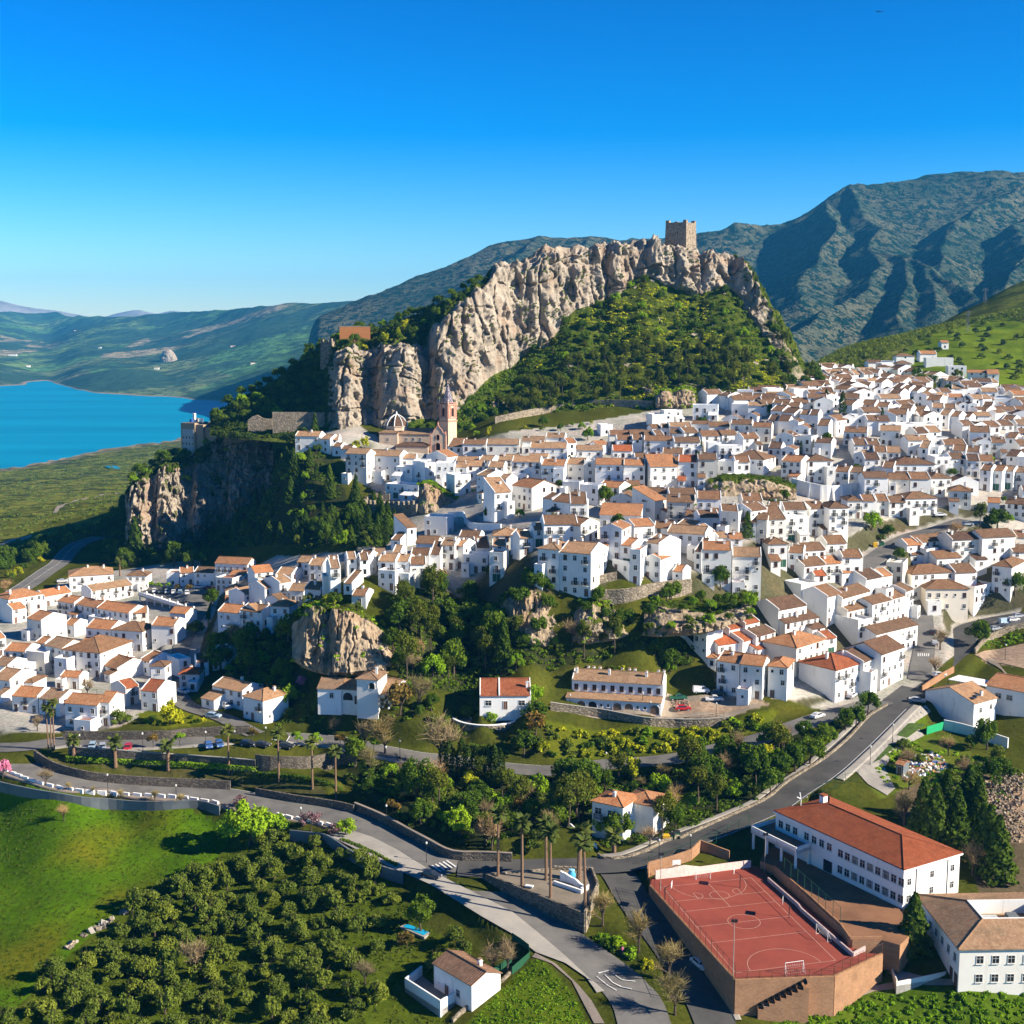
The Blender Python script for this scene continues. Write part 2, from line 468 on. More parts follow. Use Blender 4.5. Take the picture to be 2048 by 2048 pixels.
PAVE1 = J((700, 470), (880, 530), (1080, 632), (1300, 770), (1500, 872), (1932, 1092)) + K((190, 1245), (400, 1425), (560, 1575), (700, 1690), (640, 1705), (560, 1590), (400, 1480), (180, 1400)) + J((1932, 1260), (1700, 1130), (1300, 890), (1000, 800), (540, 548))
level_to_road(PAVE1, ROADL['main'][0])
def terrace(pl, z, name=None):
    P = plan(pl); raise_poly(P, z, add=True); return P
GARDEN_LOW = plan([(95,1520),(150,1528),(260,1548),(400,1568),(455,1568),(520,1573),(650,1602),(680,1600),(700,1560),(640,1535),(420,1545),(240,1525),(130,1510)])
raise_poly(GARDEN_LOW, 2.0, add=True)
WOODPARK = plan([(700,1600),(770,1640),(900,1690),(1000,1712),(1180,1716),(1215,1705),(1180,1660),(900,1600),(720,1540)])
raise_poly(WOODPARK, 2.0, add=True)

# ------------------------------------------------------------------ colours of the ground by place
G3 = np.stack([GX, GY, Z], -1)
C = np.empty((NV, NU, 3)); C[:] = (0.039, 0.044, 0.011)
far = smooth(600, 900, GY)[..., None]
n1 = fbm(np.stack([GX / 180, GY / 180, 0 * GX], -1), 5, 21)[..., None]
C = C * (1 - far) + far * (np.array((0.068, 0.078, 0.023)) * (1 + .5 * n1))
def zone(pl, col, soft=0.0):
    P = plan(pl); m = inpoly(P, GX, GY); C[m] = col; return P
Z_TOWN = zone([(560,1110),(700,1105),(800,1040),(760,985),(690,930),(560,880),(740,868),(1000,868),(1300,822),(1500,795),(1620,745),(1800,742),(2048,790),(2085,800),(2085,1230),(2048,1215),(1920,1300),(1820,1390),
      (1700,1420),(1450,1400),(1420,1330),(1500,1230),(1400,1190),(1050,1195),(850,1150),(640,1215),(540,1290),(420,1290),(420,1170)], (.36, .335, .29))
Z_LEFT = zone([(-200,1200),(60,1195),(140,1152),(220,1142),(400,1120),(420,1290),(350,1400),(250,1450),(-200,1470)], (.34, .32, .28))
zone([(1540,780),(1640,722),(1850,636),(1950,596),(2060,550),(2300,500),(2300,640),(1960,648),(1860,674),(1800,702),(1740,742),(1640,770)], (.10, .11, .05)); FIELD = zone([(-300,1590),(0,1585),(200,1612),(400,1625),(470,1650),(430,1720),(280,1790),(150,1900),(60,1990),(0,2048),(-300,2200)], (0.043, 0.086, 0.005))
fn_ = (smooth(-.1, .5, fbm(np.stack([GX / 16, GY / 22, 0 * GX], -1), 4, 15)) * inpoly(FIELD, GX, GY))[..., None]; C = C * (1 - .75 * fn_) + .75 * fn_ * np.array((.078, .070, .010))
GROVE = zone([(0,2080),(60,1990),(150,1900),(280,1790),(430,1720),(480,1650),(640,1660),(790,1770),(830,1840),(900,1880),(870,1980),(900,2080)], (0.044, 0.062, 0.009))
zone([(905,2070),(1060,1920),(1085,1915),(1150,1990),(1190,2070)], (0.052, 0.078, 0.009))
zone([(1540,2060),(1560,1990),(1700,1960),(1920,1975),(2200,1960),(2200,2100)], (0.044, 0.073, 0.010))
zone([(1780,1530),(1900,1490),(2048,1560),(2100,1760),(1980,1850),(1930,1700),(1800,1650)], (0.104, 0.078, 0.047))
zone([(1970,1590),(2080,1560),(2100,1680),(1990,1690),(1930,1640)], (0.277, 0.198, 0.125))
zone([(1730,1560),(1800,1470),(1900,1470),(1960,1520),(1850,1560),(1760,1600)], (0.057, 0.073, 0.016))
zone([(1955,1310),(2100,1270),(2100,1340),(1990,1330)], (0.264, 0.198, 0.145))
zone([(1790,1440),(1850,1430),(1870,1470),(1810,1500)], (0.052, 0.078, 0.010))
zone([(1690,780),(1860,660),(1960,640),(2300,620),(2300,780),(1960,780),(1850,760)], (0.068, 0.099, 0.011))
zone([(1340,1400),(1500,1390),(1540,1410),(1440,1440),(1330,1440)], (0.277, 0.218, 0.158))
zone([(440,1545),(240,1525),(110,1512),(95,1520),(260,1548),(450,1570),(660,1602),(640,1570)], (0.088, 0.083, 0.026))
zone([(1090,1440),(1450,1445),(1560,1420),(1530,1460),(1300,1510),(1100,1520)], (0.062, 0.073, 0.010))
zone([(270,1430),(400,1385),(440,1400),(450,1440),(330,1460)], (0.068, 0.078, 0.010))
zone([(-200,1000),(60,960),(260,960),(250,1030),(100,1070),(-200,1110)], (0.081, 0.088, 0.023))
gz_u = np.gradient(Z, axis=1) / np.gradient(GX, axis=1); gz_v = np.gradient(Z, axis=0) / np.gradient(GY, axis=0)
SLOPE = np.hypot(gz_u, gz_v)
town_m = (inpoly(Z_TOWN, GX, GY) | inpoly(Z_LEFT, GX, GY))
st_ = (smooth(.38, .62, SLOPE + .12 * fbm(np.stack([GX / 8, GY / 8, 0 * GX], -1), 3, 77)) * town_m)[..., None]
C = C * (1 - st_) + st_ * np.array((0.078, 0.073, 0.039))
n2 = fbm(np.stack([GX / 9, GY / 9, 0 * GX], -1), 4, 5)[..., None]
C = C * (1 + .28 * n2); C[..., 2] *= np.where(C[..., 1] > C[..., 0] * 1.05, .55, 1); C *= np.where(C[..., 1:2] > C[..., 0:1] * 1.02, 1.5, 1)
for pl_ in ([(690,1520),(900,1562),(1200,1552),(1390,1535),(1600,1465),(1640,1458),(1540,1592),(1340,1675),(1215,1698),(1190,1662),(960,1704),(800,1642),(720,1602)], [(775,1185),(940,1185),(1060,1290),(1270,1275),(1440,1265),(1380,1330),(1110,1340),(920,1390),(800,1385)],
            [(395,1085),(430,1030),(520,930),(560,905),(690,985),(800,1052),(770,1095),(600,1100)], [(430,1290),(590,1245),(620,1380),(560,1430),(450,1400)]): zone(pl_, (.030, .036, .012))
shore = (smooth(-96.5, -100, Z) * smooth(1500, 1800, GY))[..., None]
C = C * (1 - shore) + shore * np.array((0.277, 0.224, 0.165))
idx = np.arange(NV * NU).reshape(NV, NU)
quads = np.stack([idx[:-1, :-1], idx[:-1, 1:], idx[1:, 1:], idx[1:, :-1]], -1).reshape(-1, 4)

b = NB('ground_surface')
att = b.n('Attribute', attribute_name='Col')
p = b.pos()
fa = b.noise(p, .9, 6, .7); fb_ = b.noise(p, .07, 5, .65); fc = b.noise(p, .012, 6, .7)
c1 = b.mix(.75, att.outputs['Color'], b.ramp(fa, [(.25, (.45, .45, .45)), (.5, (1, 1, 1)), (.75, (1.5, 1.5, 1.4))]), 'MULTIPLY')
c2 = b.mix(.8, c1, b.ramp(fb_, [(.3, (.62, .70, .6)), (.5, (1, 1, 1)), (.72, (1.38, 1.15, 1.1))]), 'MULTIPLY')
sep = b.n('SeparateXYZ'); b.l(p, sep.inputs[0])
farf = b.ramp(b.math('MULTIPLY', sep.outputs[1], 1 / 2000.0), [(.35, (0, 0, 0)), (.5, (1, 1, 1))])
scrub = b.ramp(b.noise(p, .03, 8, .75), [(.44, (.30, .36, .30)), (.56, (1.25, 1.2, 1.15))])
c3 = b.mix(farf, c2, b.mix(1, c2, scrub, 'MULTIPLY'))
b.bsdf(c3, 1, fa, .35, .6, 0)
M_GROUND = b.m
me = mesh_np('ground', G3.reshape(-1, 3), quads, [M_GROUND], True)
add_attr(me, 'Col', np.clip(C.reshape(-1, 3), 0, 1), 'FLOAT_COLOR')
tag(link(bpy.data.objects.new('ground', me)), kind='structure')

# ------------------------------------------------------------------ lake
b = NB('lake_water')
nz = b.noise(b.pos(), .012, 3)
sep = b.n('SeparateXYZ'); b.l(b.pos(), sep.inputs[0])
strm = b.n('Mapping'); strm.inputs['Scale'].default_value = (.0012, .006, 1); b.l(b.pos(), strm.inputs[0])
cw = b.ramp(b.noise(strm.outputs[0], 1.0, 4), [(.33, (.001, .165, .285)), (.67, (.004, .24, .375))])
pb = b.bsdf(cw, .5, b.noise(b.pos(), .25, 3), .2, .12, .06)
lk = MB(); lk.face([(-9000, 1500, -100), (2500, 1500, -100), (2500, 9000, -100), (-9000, 9000, -100)])
tag(lk.build('lake', [b.m]), kind='structure')
lk = MB(); lk.face([(p_.x, p_.y, p_.z + .6) for p_ in (hit(208, 933), hit(222, 938), hit(238, 939), hit(243, 936), hit(228, 932))])
tag(lk.build('pond', [b.m]), kind='structure')

# ------------------------------------------------------------------ rock materials
def rock_mat(name, tint=(1, 1, 1), vegcol=((.022, .038, .006), (.095, .118, .014))):
    b = NB(name)
    p = b.pos()
    mp = b.n('Mapping'); mp.inputs['Scale'].default_value = (.16, .16, .035); b.l(p, mp.inputs[0])
    streak = b.noise(mp.outputs[0], 1.0, 6, .7)
    patch = b.noise(p, .06, 5, .65); fine = b.noise(p, .7, 6, .75)
    t = lambda c: tuple(c[i] * tint[i] for i in range(3))
    c = b.ramp(streak, [(.28, t((.12, .10, .078))), (.42, t((.29, .245, .19))), (.58, t((.40, .34, .265))), (.75, t((.49, .435, .36)))])
    c = b.mix(b.ramp(patch, [(.5, (0, 0, 0)), (.68, (.6, .6, .6))]), c, t((0.328, 0.208, 0.130)))
    c = b.mix(.7, c, b.ramp(fine, [(.3, (.5, .5, .5)), (.52, (1, 1, 1)), (.8, (1.35, 1.35, 1.3))]), 'MULTIPLY')
    veg = b.n('Attribute', attribute_name='veg').outputs['Fac']
    vn = b.noise(p, .22, 6, .75)
    vf = b.ramp(b.math('ADD', b.math('MULTIPLY', veg, 1.3), b.math('SUBTRACT', vn, .62)), [(.40, (0, 0, 0)), (.56, (1, 1, 1))])
    vc = b.ramp(b.noise(p, .11, 6, .8), [(.36, vegcol[0]), (.5, tuple((x + y) / 2 for x, y in zip(*vegcol))), (.64, vegcol[1]), (.75, (.10, .095, .018))])
    c = b.mix(vf, c, vc)
    h = b.math('ADD', b.math('MULTIPLY', fine, .6), b.math('MULTIPLY', streak, 1.2))
    b.bsdf(c, .95, h, 1.6, .9, 0)
    return b.m
M_ROCK = rock_mat('limestone_rock')
M_CRAG = rock_mat('crag_rock', (1.05, .97, .85))

def sheet(name, cols, ncol, nrow, mat, disp=None, kind='structure', veg=None, knots=None):
    """surface through surveyed columns; each column lists (py, distance) from its foot to behind its crest"""
    pxs = np.array([c[0] for c in cols], float)
    K = len(cols[0][1])
    py = np.array([[k[0] for k in c[1]] for c in cols], float); dd = np.array([[k[1] for k in c[1]] for c in cols], float)
    u = np.linspace(pxs[0], pxs[-1], ncol)
    t = np.linspace(0, K - 1, nrow) if knots is None else np.interp(np.linspace(0, 1, nrow), np.linspace(0, 1, len(knots)), knots)
    PY = np.stack([np.interp(u, pxs, py[:, k]) for k in range(K)], 0); DD = np.stack([np.interp(u, pxs, dd[:, k]) for k in range(K)], 0)
    ker = np.array([1, 2, 3, 2, 1]) / 9.0
    w = max(1, int(ncol / len(cols) / 5))
    for A in (PY, DD):
        for k in range(K):
            for _ in range(2): A[k] = np.convolve(np.pad(A[k], w * 2, mode='edge'), np.interp(np.linspace(0, 4, 4 * w + 1), range(5), [1, 2, 3, 2, 1]) / np.interp(np.linspace(0, 4, 4 * w + 1), range(5), [1, 2, 3, 2, 1]).sum(), 'valid')
    rows = []
    X = np.empty((nrow, ncol)); Y = np.empty((nrow, ncol)); Zz = np.empty((nrow, ncol))
    ctrl = np.empty((K, ncol, 3))
    for k in range(K):
        xx, yy = (u - 1024) / F, (1024 - PY[k]) / F
        kk = CP + yy * SP
        ctrl[k] = np.stack([xx / kk * DD[k], DD[k], CAMZ + (-SP + yy * CP) / kk * DD[k]], -1)
    P = np.empty((nrow, ncol, 3))
    for r in range(nrow):
        i = min(int(t[r]), K - 2); f = t[r] - i
        P[r] = ctrl[i] * (1 - f) + ctrl[i + 1] * f
    T = np.repeat(t[:, None], ncol, 1)
    U = np.repeat(u[None], nrow, 0)
    if disp is not None: P = disp(P, T, U)
    idx = np.arange(nrow * ncol).reshape(nrow, ncol)
    fq = np.stack([idx[:-1, :-1], idx[:-1, 1:], idx[1:, 1:], idx[1:, :-1]], -1).reshape(-1, 4)
    me = mesh_np(name, P.reshape(-1, 3), fq, [mat], False)
    if veg is not None: add_attr(me, 'veg', np.clip(veg(P, T, U), 0, 1))
    o = link(bpy.data.objects.new(name, me))
    if kind: tag(o, kind=kind)
    return o, P, T, U

# ------------------------------------------------------------------ the rock hill under the castle: foot, cliff foot, cliff head, crest
HILL = [
 (420,[(872,610),(858,622),(842,634),(826,645)]),(480,[(878,598),(852,618),(815,640),(790,655)]),(530,[(882,592),(850,612),(800,640),(768,660)]),
 (580,[(886,590),(850,610),(770,642),(735,664)]),(625,[(887,589),(850,606),(745,645),(700,668)]),(655,[(887,588),(868,596),(735,634),(692,662)]),
 (668,[(887,588),(868,592),(715,610),(682,658)]),(700,[(887,588),(868,592),(706,609),(672,655)]),(728,[(889,588),(872,598),(715,622),(664,656)]),(745,[(889,588),(876,602),(720,628),(660,656)]),
 (765,[(890,588),(872,592),(705,612),(655,656)]),(800,[(890,588),(852,592),(698,610),(640,652)]),(835,[(890,588),(845,593),(715,612),(628,650)]),(852,[(890,588),(846,602),(722,632),(620,650)]),
 (862,[(890,588),(846,600),(660,622),(612,648)]),(885,[(888,588),(838,594),(648,617),(604,642)]),(905,[(884,588),(832,594),(622,624),(598,640)]),(950,[(880,590),(778,611),(592,636),(574,650)]),
 (985,[(876,591),(755,626),(568,650),(556,662)]),(1000,[(872,592),(742,640),(562,656),(548,668)]),(1025,[(865,593),(735,645),(556,664),(542,674)]),(1040,[(860,594),(716,652),(556,672),(540,680)]),
 (1062,[(855,595),(700,650),(545,663),(530,680)]),(1095,[(848,597),(698,650),(530,668),(520,684)]),(1140,[(841,598),(628,668),(523,681),(514,692)]),(1180,[(835,599),(612,676),(516,687),(511,696)]),
 (1212,[(831,600),(592,688),(528,696),(512,702)]),(1222,[(830,600),(590,680),(518,690),(508,698)]),(1240,[(828,602),(592,680),(510,690),(506,698)]),(1262,[(826,602),(560,694),(520,704),(506,710)]),
 (1290,[(822,604),(550,694),(505,700),(497,706)]),(1310,[(820,604),(560,690),(500,698),(494,704)]),(1340,[(816,606),(570,690),(498,698),(494,704)]),(1385,[(812,606),(584,688),(502,698),(497,704)]),
 (1398,[(812,607),(586,690),(512,702),(506,706)]),(1410,[(810,607),(588,687),(516,697),(510,703)]),(1440,[(808,608),(577,690),(520,697),(515,703)]),(1455,[(806,609),(570,694),(535,702),(527,707)]),
 (1480,[(803,610),(602,686),(540,695),(532,702)]),(1510,[(798,612),(650,676),(592,688),(560,697)]),(1545,[(792,614),(705,662),(640,680),(612,690)]),(1565,[(788,616),(735,648),(668,672),(632,686)]),
 (1580,[(784,618),(758,638),(705,664),(672,682)]),(1605,[(778,620),(768,638),(752,658),(738,676)]),(1640,[(770,630),(765,645),(758,662),(752,680)])]
HILL = [(c[0], c[1] + [(c[1][3][0] + 26, c[1][3][1] + 55)]) for c in HILL]
def hill_disp(P, T, U):
    x, y, z = P[..., 0], P[..., 1], P[..., 2]
    cliff = smooth(.9, 1.15, T) * smooth(2.75, 2.0, T) * smooth(640, 668, U) * smooth(1600, 1560, U)
    pil = fbm(np.stack([x / 13, y / 40, z / 60], -1), 4, 31, .55, True)
    blk = fbm(np.stack([x / 7, y / 7, z / 14], -1), 4, 37, .6, True)
    soft = fbm(np.stack([x / 16, y / 16, z / 16], -1), 4, 41)
    fine = fbm(np.stack([x / 2.6, y / 2.6, z / 3.6], -1), 3, 43, .6)
    edge = smooth(0, .35, T) * smooth(4, 3.2, T)
    crack = np.minimum(np.abs(fbm(np.stack([x / 9, y / 16, z / 38], -1), 3, 53)), np.abs(fbm(np.stack([x / 30, y / 30, z / 11], -1), 3, 59)) * 1.4)
    off = cliff * (pil * 5.5 + blk * 3.6 + fine * 2.0 - 3.2 * smooth(.10, .0, crack)) + (1 - cliff) * edge * (soft * 3.0 + fine * .8)
    Q = P.copy()
    Q[..., 1] -= off
    Q[..., 0] += cliff * (blk * 1.6) + fine * .4
    Q[..., 2] += (1 - cliff) * soft * 1.5 * edge + smooth(1.8, 2.2, T) * smooth(3.6, 3.0, T) * smooth(650, 668, U) * (blk * 3.2 + fine * 1.2)
    jag = (fbm(np.stack([x / 17, y / 60, 0 * x], -1), 3, 55, .6, True) * 5.5 + fbm(np.stack([x / 5, y / 14, 0 * x], -1), 3, 57, .6, True) * 2.2) * smooth(1.55, 2.1, T) * smooth(4, 3.1, T) * smooth(900, 990, U)
    jag = np.where((U > 1318) & (U < 1405), jag * .3 - 1, jag)
    Q[..., 2] += jag - 1.0 * smooth(1.6, 2, T) * smooth(4, 3, T)
    return Q
def hill_veg(P, T, U):
    x, y, z = P[..., 0], P[..., 1], P[..., 2]
    n = fbm(np.stack([x / 22, y / 22, z / 22], -1), 4, 47)
    n3 = fbm(np.stack([x / 9, y / 9, z / 9], -1), 4, 49)
    cliff = smooth(.93, 1.06, T + .10 * n) * smooth(2.5, 2.05, T + .25 * n - 1.4 * smooth(975, 1000, U) * smooth(1480, 1440, U)) * smooth(640, 668, U)
    v = 1 - cliff + .22 * n3 * cliff + .12 * cliff
    v -= smooth(.26, .45, n3) * .8 * (T < 1) * (U > 900)
    v += smooth(1480, 1540, U) * .35 * cliff
    return v
hill_obj, HP, HT, HU = sheet('rock_hill', HILL, 620, 330, M_ROCK, hill_disp, veg=hill_veg, knots=[0, .5, 1, 1.25, 1.5, 1.75, 2, 2.5, 3, 4])

# ------------------------------------------------------------------ smaller outcrops
def out_disp(seed, amp):
    def f(P, T, U):
        x, y, z = P[..., 0], P[..., 1], P[..., 2]
        K = T.max()
        pil = fbm(np.stack([x / 6.5, y / 20, z / 22], -1), 4, seed, .55, True)
        blk = fbm(np.stack([x / 3.4, y / 4, z / 4.5], -1), 4, seed + 5, .6, True)
        fine = fbm(np.stack([x / 1.2, y / 1.2, z / 1.6], -1), 3, seed + 9, .6)
        Q = P.copy()
        edge = smooth(0, .3, T) * smooth(K, K - .6, T)
        crack = np.abs(fbm(np.stack([x / 4.5, y / 8, z / 14], -1), 3, seed + 11))
        Q[..., 1] -= edge * amp * (pil * 2.4 + blk * 1.7 + fine * .8 - 1.5 * smooth(.09, 0, crack))
        Q[..., 0] += edge * amp * (blk * .6 + fine * .3)
        Q[..., 2] += smooth(1.2, 2, T) * edge * blk * .8 * amp
        return Q
    return f
def out_veg(seed, base):
    def f(P, T, U):
        n = fbm(P / 6.0, 4, seed)
        top = smooth(1.75, 2.25, T + .3 * n)
        return base + .45 * n + .75 * top
    return f
def outcrop(name, cols, seed, amp=1.0, base=.18, nc=200, nr=110, mat=None, label=None):
    o, P, T, U = sheet(name, cols, nc, nr, mat or M_CRAG, out_disp(seed, amp), 'structure', out_veg(seed + 3, base))
    return P, T, U
OUT = []
OUT.append(outcrop('rock_outcrop', [(254,[(1085,600),(1060,600),(1000,604),(985,630)]),(262,[(1098,588),(1085,582),(975,592),(962,640)]),(300,[(1105,594),(1085,586),(948,600),(930,642)]),(318,[(1105,600),(1085,594),(948,606),(926,648)]),(322,[(1105,590),(1080,582),(935,598),(922,648)]),(350,[(1104,600),(1078,592),(930,612),(912,660)]),
   (385,[(1090,612),(1050,606),(925,624),(905,665)]),(390,[(1088,604),(1045,596),(908,622),(895,666)]),(430,[(1070,616),(1020,610),(884,636),(872,668)]),(455,[(1058,622),(995,618),(878,640),(866,668)]),(460,[(1054,612),(990,606),(872,636),(860,668)]),(510,[(1020,618),(960,618),(866,642),(852,664)]),(545,[(980,618),(940,622),(888,640),(868,656)])], 61, 2.2, .30, 300, 190, M_ROCK))
OUT.append(outcrop('rock_outcrop', [(585,[(1320,352),(1310,352),(1240,362),(1225,372)]),(606,[(1335,349),(1320,348),(1225,360),(1208,372)]),(615,[(1340,348),(1325,347),(1212,357),(1203,372)]),(650,[(1350,346),(1338,345),(1213,355),(1201,372)]),(655,[(1350,346),(1338,349),(1220,360),(1202,373)]),
   (662,[(1352,345),(1338,343),(1215,353),(1203,372)]),(700,[(1352,345),(1340,342),(1222,352),(1208,372)]),(740,[(1350,345),(1335,343),(1236,354),(1222,370)]),(770,[(1345,346),(1325,346),(1270,354),(1250,366)]),(785,[(1335,348),(1320,349),(1295,355),(1282,364)])], 71, .9, .02, 240, 150))
OUT.append(outcrop('rock_outcrop', [(1000,[(1275,360),(1262,360),(1200,366),(1188,374)]),(1020,[(1290,356),(1275,355),(1182,364),(1170,376)]),(1050,[(1300,354),(1280,352),(1178,362),(1166,376)]),(1085,[(1300,354),(1280,352),(1190,362),(1176,376)]),(1112,[(1300,354),(1280,353),(1200,363),(1185,376)]),(1125,[(1290,356),(1275,357),(1225,365),(1210,374)])], 81, .9, .35, 160, 120))
OUT.append(outcrop('rock_outcrop', [(1145,[(1285,354),(1265,354),(1215,362),(1200,373)]),(1160,[(1290,352),(1265,350),(1195,360),(1183,374)]),(1200,[(1285,352),(1260,350),(1200,360),(1190,374)]),(1235,[(1280,352),(1255,353),(1215,362),(1203,373)]),(1255,[(1270,354),(1250,358),(1225,365),(1215,372)])], 91, .8, .35, 150, 110))
OUT.append(outcrop('rock_outcrop', [(1285,[(1270,352),(1255,354),(1220,362),(1205,372)]),(1310,[(1275,350),(1255,349),(1205,360),(1190,372)]),(1350,[(1272,350),(1250,348),(1215,358),(1195,372)]),(1400,[(1270,350),(1245,349),(1225,358),(1195,372)]),(1432,[(1262,352),(1245,353),(1232,360),(1205,370)]),(1500,[(1235,358),(1225,360),(1200,366),(1185,374)])], 101, .8, .2, 180, 110))
OUT.append(outcrop('rock_outcrop', [(836,[(1030,492),(1022,491),(975,497),(968,502)]),(846,[(1034,489),(1025,487),(968,494),(960,503)]),(870,[(1034,489),(1025,488),(972,495),(962,503)]),(895,[(1034,490),(1025,490),(990,496),(980,503)]),(925,[(1030,491),(1022,491),(1005,496),(995,502)])], 111, .7, .05, 90, 80))
OUT.append(outcrop('rock_outcrop', [(1415,[(1000,462),(995,462),(968,468),(955,475)]),(1440,[(1002,460),(995,458),(958,466),(948,476)]),(1500,[(1002,460),(992,458),(958,466),(948,476)]),(1560,[(1000,460),(992,459),(965,467),(955,476)]),(1590,[(1000,462),(990,464),(980,469),(970,475)])], 121, .7, .25, 130, 70))
OUT.append(outcrop('rock_outcrop', [(1310,[(816,596),(812,595),(790,600),(784,608)]),(1330,[(818,594),(810,593),(780,599),(772,610)]),(1345,[(818,594),(810,595),(788,600),(780,610)]),(1365,[(818,594),(810,592),(778,599),(770,612)]),(1390,[(816,595),(808,595),(785,601),(775,612)])], 131, .7, .1, 90, 60))
# ------------------------------------------------------------------ mountains
def ridge_land(name, px0, px1, d0, d1, nu, nd, ridges, base, mat, seed, amp):
    u = np.linspace((px0 - 1024) / F, (px1 - 1024) / F, nu); d = np.linspace(d0, d1, nd)
    U, D = np.meshgrid(u, d); X, Y = U * D, D
    wob = np.stack([X / 420, Y / 420, 0 * X], -1)
    X2 = X + 90 * fbm(wob, 3, seed); Y2 = Y + 90 * fbm(wob, 3, seed + 3)
    z = np.full(X.shape, -400.0)
    for slope, pts in ridges:
        P = [tuple(pd(*p)) for p in pts]
        for a, bq in zip(P[:-1], P[1:]):
            dx, dy = bq[0] - a[0], bq[1] - a[1]
            t = np.clip(((X2 - a[0]) * dx + (Y2 - a[1]) * dy) / (dx * dx + dy * dy), 0, 1)
            dist = np.hypot(X2 - a[0] - t * dx, Y2 - a[1] - t * dy)
            z = np.maximum(z, a[2] + t * (bq[2] - a[2]) - slope * dist * (1 - .00012 * np.minimum(dist, 1500)))
    n = fbm(np.stack([X / 160, Y / 160, 0 * X], -1), 5, seed + 7, .5, True)
    n2 = fbm(np.stack([X / 34, Y / 34, 0 * X], -1), 4, seed + 9, .55)
    z = z + amp * n + amp * .28 * n2
    z = np.maximum(z, base + 6 * n)
    z = z - 600 * smooth((px0 - 1024) / F + .035, (px0 - 1024) / F, U) ** 2
    P = np.stack([X, Y, z], -1)
    idx = np.arange(nu * nd).reshape(nd, nu)
    fq = np.stack([idx[:-1, :-1], idx[:-1, 1:], idx[1:, 1:], idx[1:, :-1]], -1).reshape(-1, 4)
    return tag(link(bpy.data.objects.new(name, mesh_np(name, P.reshape(-1, 3), fq, [mat], True))), kind='structure')
def scrub_mat(name, lo, mid, hi, s, rocky=.0):
    b = NB(name); p = b.pos()
    big = b.noise(p, s * .12, 6, .7); dots = b.noise(p, s, 5, .8); fine = b.noise(p, s * 4, 4, .7)
    c = b.ramp(big, [(.35, mid), (.6, hi)])
    c = b.mix(b.ramp(dots, [(.47, (1, 1, 1)), (.54, (0, 0, 0))]), c, lo)
    c = b.mix(.5, c, b.ramp(fine, [(.35, (.6, .6, .6)), (.65, (1.3, 1.3, 1.3))]), 'MULTIPLY')
    if rocky: c = b.mix(b.ramp(b.noise(p, s * .8, 6, .8), [(.62, (0, 0, 0)), (.7, (rocky,) * 3)]), c, (.45, .42, .37))
    b.bsdf(c, .95, b.math('ADD', dots, fine), 6.0, .7, 0)
    return b.m
M_MTN = scrub_mat('mountain_scrub', (.006, .024, .020), (.034, .058, .042), (.115, .115, .072), .05, .45)
def PP(*a): return [(*cx('P', x, y), d) for x, y, d in a]
ridge_land('mountain', 1180, 2500, 1350, 4300, 420, 360, [
  (.50, [(1150,560,3300),(1300,500,3300),(1395,472,3300),(1421,465,3300),(1461,452,3320),(1527,445,3350)] + PP((100,540,3350),(250,480,3350),(400,400,3350),(520,340,3380),(600,305,3400),(850,285,3450),(1090,225,3500),(1400,190,3500),(1600,168,3500),(1932,190,3500),(2400,250,3500))),
  (.62, PP((600,305,3400),(700,440,3200),(850,530,3050),(950,610,2900),(880,700,2780),(840,760,2720),(950,830,2620),(1100,910,2500),(1250,980,2400),(1400,1040,2320),(1500,1100,2250))),
  (.66, PP((1780,250,3400),(1600,500,3050),(1430,690,2800),(1300,790,2650),(1220,890,2500))),
  (.66, PP((2300,330,3400),(1990,560,2950),(1880,720,2700),(1800,940,2450))),
  (.64, PP((420,420,3250),(520,570,3000),(430,780,2750),(320,920,2550),(200,1060,2400),(120,1130,2300))),
  (.62, PP((840,760,2720),(700,960,2480),(560,1130,2300),(350,1260,2120),(160,1420,1980))),
  (.62, PP((950,830,2620),(930,1060,2330),(900,1200,2180),(940,1340,2000))),
  (.62, PP((1100,910,2500),(1150,1060,2300),(1200,1220,2120))),
  (.62, PP((1932,860,2450),(1850,1000,2300),(1700,1050,2200)))], -40, M_MTN, 201, 15)
def NP_(*a): return [(*cx('N', x, y), d) for x, y, d in a]
ridge_land('mountain', 560, 1460, 2050, 4900, 300, 240, [
  (.42, [(1460,470,3400),(1331,474,3400),(1276,482,3400),(1210,480,3400),(1130,481,3400),(1085,476,3400),(1024,479,3400),(985,490,3400)] + NP_((1640,0,3400),(1400,160,3400),(1250,262,3400),(1100,348,3400),(900,445,3332),(700,535,3236),(480,640,3128))),
  (.5, [(1085,476,3400),(1040,520,3060),(960,580,2788),(880,640,2584)]),
  (.5, [(1210,480,3400),(1180,520,2992),(1120,560,2652)])], -100, M_MTN, 231, 14)
